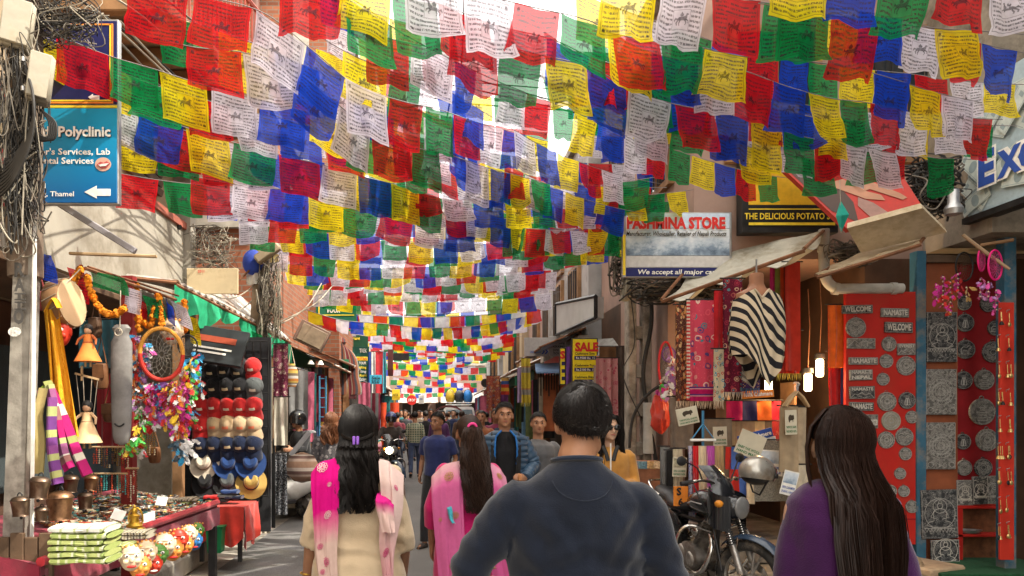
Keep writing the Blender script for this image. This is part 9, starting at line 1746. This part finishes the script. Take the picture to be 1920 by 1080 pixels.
# ---- boy in the navy T-shirt
J=dict(ell=(-.23,-.06,1.12),wrl=(-.20,.10,.95),hdl=(.1,.9,-.3),elr=(.235,-.08,1.11),wrr=(.23,.02,.90),hdr=(0,.3,-1));person('young man in a navy T-shirt walking towards the camera beside the ponytail',.0,9.0,PI-.35,1.60,fabric('navy_tee',(.025,.035,.12)),fabric('black_trousers',(.02,.02,.022)),skB,hrK,'short',J,.6,.5,.009,.011,sleeve='short',nstr=700,hrot=-.25,curl=.8)
# ---- woman in the mustard jacket with sunglasses
w4,J4,k4,rm4=person('woman with sunglasses in a mustard zip jacket, right of the man in navy',1.40,6.1,PI-.1,1.58,fabric('mustard_fleece',(.46,.22,.05)),fabric('dark_jeans',(.03,.04,.07)),skC,hrK,'none',dict(ell=(-.22,.0,1.12),wrl=(-.1,.2,1.08),hdl=(.9,.2,.1)),.4,.4,.009,.011,hrot=.30)
c=J4['head'];hm_=haircap(c,k4,rm4,V((0,0,0)),low=-.3,puff=1.08);skein(hm_,c,k4,rm4,0,[(-.05,.09,-.10),(-.2,.10,-.10),(-.34,.09,-.10)],5,300,(.006,.002),.01,20)
def sidehair(rr,i):e=rr.choice((-1,1));x=e*rr.uniform(.07,.105);y=rr.uniform(-.03,.05);ph=rr.uniform(0,6); return [c+rm4@V((x*.55*1,y*.6,.10)),c+rm4@V((x*.95,y,.03))]+[c+rm4@V((x+.008*math.sin(j+ph),y+.01*j*.6,-.05*j)) for j in range(1,7)]
strands(hm_,sidehair,160,8,.006,.002,4);hm_.obj('hair',hrK,w4,local=True);sg_=MB()
for e in (-1,1):sg_.sph(c+rm4@V((e*.033,.090,.004)),(.027,.010,.023),14,10,rm4)
sg_.tube([c+rm4@V((-.06,.085,.01)),c+rm4@V((0,.103,.01)),c+rm4@V((.06,.085,.01))],.003,5);sg_.obj('sunglasses',M('shade_black',(.01,.01,.012),.1,spec=.8),w4,local=True);MB().tube([V((0,.128,z/100)) for z in range(100,140,4)],.006,5).obj('zip',inkW,w4,local=True)
tp=MB()
for e in (-1,1):tp.tube([V((e*.06,.10,1.34)),V((e*.035,.118,1.28)),V((e*.02,.128,1.22))],[(.016,.006)]*3,8,up=(1,0,0))
tp.obj('collar_trim',inkK,w4,local=True)
# ---- the others, nearest first
person('person in a grey pullover half hidden behind the navy sweater',1.0,7.4,PI,1.60,fabric('grey_pullover',(.12,.12,.125)),fabric('dark_jeans',(.03,.04,.07)),skA,hrK,'short',None,.4,.4,.011,.012,nstr=300)
rw,Jr,kr,rmr=person('woman with wavy auburn hair carrying a striped bag, from behind',-1.28,9.0,0,1.60,motif('grey_speckle_print',(.10,.095,.10),[(.32,.3,.3),(.05,.05,.06),(.22,.2,.2)],1,key='Object',stretch=(22,22,22),ring=False),fabric('dark_jeans',(.03,.04,.07)),skC,hrR,'none',None,.4,.4,.010,.011)
c=Jr['head'];hm_=haircap(c,kr,rmr,V((0,0,0)),low=-.36,puff=1.14);skein(hm_,c,kr,rmr,0,[(-.04,.10,-.11),(-.14,.125,-.12),(-.22,.13,-.12),(-.27,.11,-.12)],8,500,(.006,.002),.016,30);hm_.obj('hair',hrR,rw,local=True)
bg2=T('shoulder_bag','striped brown shoulder bag on the auburn haired woman','bag',(-1.62,8.85,.9));mb=MB();mb.tube([V((-1.60,8.84,z)) for z in (1.14,1.10,1.0,.88,.80,.78)],[(.02,.01),(.14,.05),(.19,.075),(.18,.08),(.10,.05),(.02,.02)],16,uvs=True,up=(1,0,0));mb.obj('bag_body',striped('bag_weave',[((.22,.13,.09),2),((.36,.3,.26),1),((.12,.07,.06),1),((.30,.22,.18),1)],1,3),bg2);mb=MB();mb.tube([V((-1.74,8.84,1.1)),V((-1.52,8.88,1.38)),V((-1.47,8.95,1.385)),V((-1.48,9.1,1.2))],[(.03,.006)]*4,6,up=(1,0,0));mb.obj('strap',M('strap_grey',(.25,.24,.25),.8),bg2)
chkm=NT('green_check');sp=chkm.sep(chkm.coord('Object'));a_=chkm.math('GREATER_THAN',chkm.math('FRACT',chkm.math('MULTIPLY',sp[0],17)),.72);b_=chkm.math('GREATER_THAN',chkm.math('FRACT',chkm.math('MULTIPLY',sp[2],17)),.72);chkm_=keep(chkm.fin(chkm.mix(chkm.math('MAXIMUM',a_,b_),(.10,.14,.09),(.38,.36,.26)),.9))
person('man in a green checked shirt and jeans walking away in mid street',-.56,18.6,0,1.63,chkm_,fabric('blue_jeans',(.05,.07,.13)),skA,hrK,'short',None,.55,.4,.012,.014,nstr=300,face=False)
def seated(label,x,Y,rz,top,helmet,seat=.78,vox=.012,jm=None):
    J=dict(pelvis=(0,0,seat+.06),waist=(0,.03,seat+.17),chest=(0,.08,seat+.37),neck=(0,.10,seat+.535),head=(0,.13,seat+.69))
    for s,e in (('r',1),('l',-1)):J.update({'sh'+s:(e*.18,.09,seat+.485),'el'+s:(e*.30,.26,seat+.26),'wr'+s:(e*.31,.50,seat+.27),'hd'+s:(0,1,-.1),'hp'+s:(e*.10,.04,seat+.02),'kn'+s:(e*.17,.40,seat-.10),'an'+s:(e*.17,.30,seat-.46),'to'+s:(e*.18,.43,seat-.50)})
    t,Jx,k,rm=person(label,x,Y,rz,1.7,top,fabric('black_trousers',(.02,.02,.022)),skA,hrK,'none',J,0,0,vox,.013)
    c=Jx['head'];mb=MB()
    def hf(u,v):a=2*PI*u;th=v*PI*.74; return c+V((.125*math.sin(th)*math.sin(a),.15*math.sin(th)*math.cos(a)-.01,.14*math.cos(th)+.03))
    s=MB();s.sheet(28,16,hf)
    keepf=[f for f in s.f if not ((sum((s.v[i] for i in f),V())/4-c).y>.075 and -.085<(sum((s.v[i] for i in f),V())/4-c).z<.065)]
    s.f=keepf;s.mi=[0]*len(keepf);s.obj('helmet',helmet,t,local=True);vz=MB();vz.sheet(16,6,lambda u,v:c+V((.128*math.sin(-1.0+2*u),.155*math.cos(-1.0+2*u)-.01,.065-.11*v)));vz.obj('visor',M('visor_smoke',(.02,.02,.022),.1),t,local=True); return t
seated('rider in black with a full black helmet astride the white scooter',-2.08,11.62,math.radians(142),fabric('black_jacket',(.015,.015,.017)),blk,.80)
seated('rider in dark clothes and a blue helmet on the oncoming motorcycle',-1.0,16.25,PI,fabric('brown_jacket',(.05,.04,.035)),M('helmet_blue',(.03,.05,.16),.25,spec=.6),.78)
crowd=[(745,21,'B','maroon'),(760,23,'F','charcoal'),(798,20.5,'B','black'),(772,25,'B','grey'),(808,22.5,'F','indigo'),(818,25,'B','plum'),(829,21.5,'F','black'),(838,27,'B','red'),(850,24,'F','navy'),(866,20,'B','brown'),(882,23,'N','olive'),(896,26,'F','white'),(903,12.5,'F','rust'),(930,13.4,'F','wine'),(912,22,'B','black'),(786,28,'F','cream'),(856,29,'B','teal'),(940,18,'B','charcoal'),(752,30,'F','teal'),(765,32,'B','wine'),(790,31,'F','navy'),(812,30,'B','rust'),(842,32,'F','cream'),(823,17.5,'F','plum'),(873,31,'B','indigo')]
ccl=dict(maroon=(.12,.02,.03),charcoal=(.04,.04,.045),black=(.014,.014,.016),grey=(.16,.16,.17),indigo=(.04,.03,.12),plum=(.09,.03,.10),red=(.40,.03,.03),navy=(.02,.03,.08),brown=(.10,.06,.04),olive=(.09,.09,.05),white=(.5,.5,.48),rust=(.25,.09,.04),wine=(.15,.02,.05),cream=(.45,.38,.28),teal=(.03,.13,.14))
for i,(px,Y,d,cn) in enumerate(crowd):
    x=(px-820)/F*Y;nxt={'B':'walking away','F':'walking towards the camera','N':'with a backpack walking away'}[d];H=(1.62,1.7,1.66,1.58,1.72,1.64,1.68)[i%7]
    t,Jx,k,rm=person('%s top, pedestrian %s, %s in the far crowd'%(cn,nxt,('left','left of centre','centre','right of centre','right')[min(4,max(0,int((px-740)/42)))]),x,Y,(0 if d!='F' else PI)+R.uniform(-.3,.3),H,fabric('crowd_'+cn,ccl[cn]),fabric(('dark_jeans','black_trousers','blue_jeans')[i%3],(.03,.04,.07)),(skA,skB,skC)[i%3],(hrK,hrB)[i%2],'short' if d!='N' else 'none',None,R.uniform(.3,.6)*R.choice((-1,1)),.5,.015,.016,face=Y<15 or d=='F',fingers=Y<20,group='pedestrians in the far crowd')
    if d=='N':MB().cbox((0,-.19,1.2),(.30,.16,.44),.05).obj('backpack',fabric('pack_black',(.02,.02,.02)),t,local=True)
# scratch scene no longer needed
bpy.data.scenes.remove(TMP)
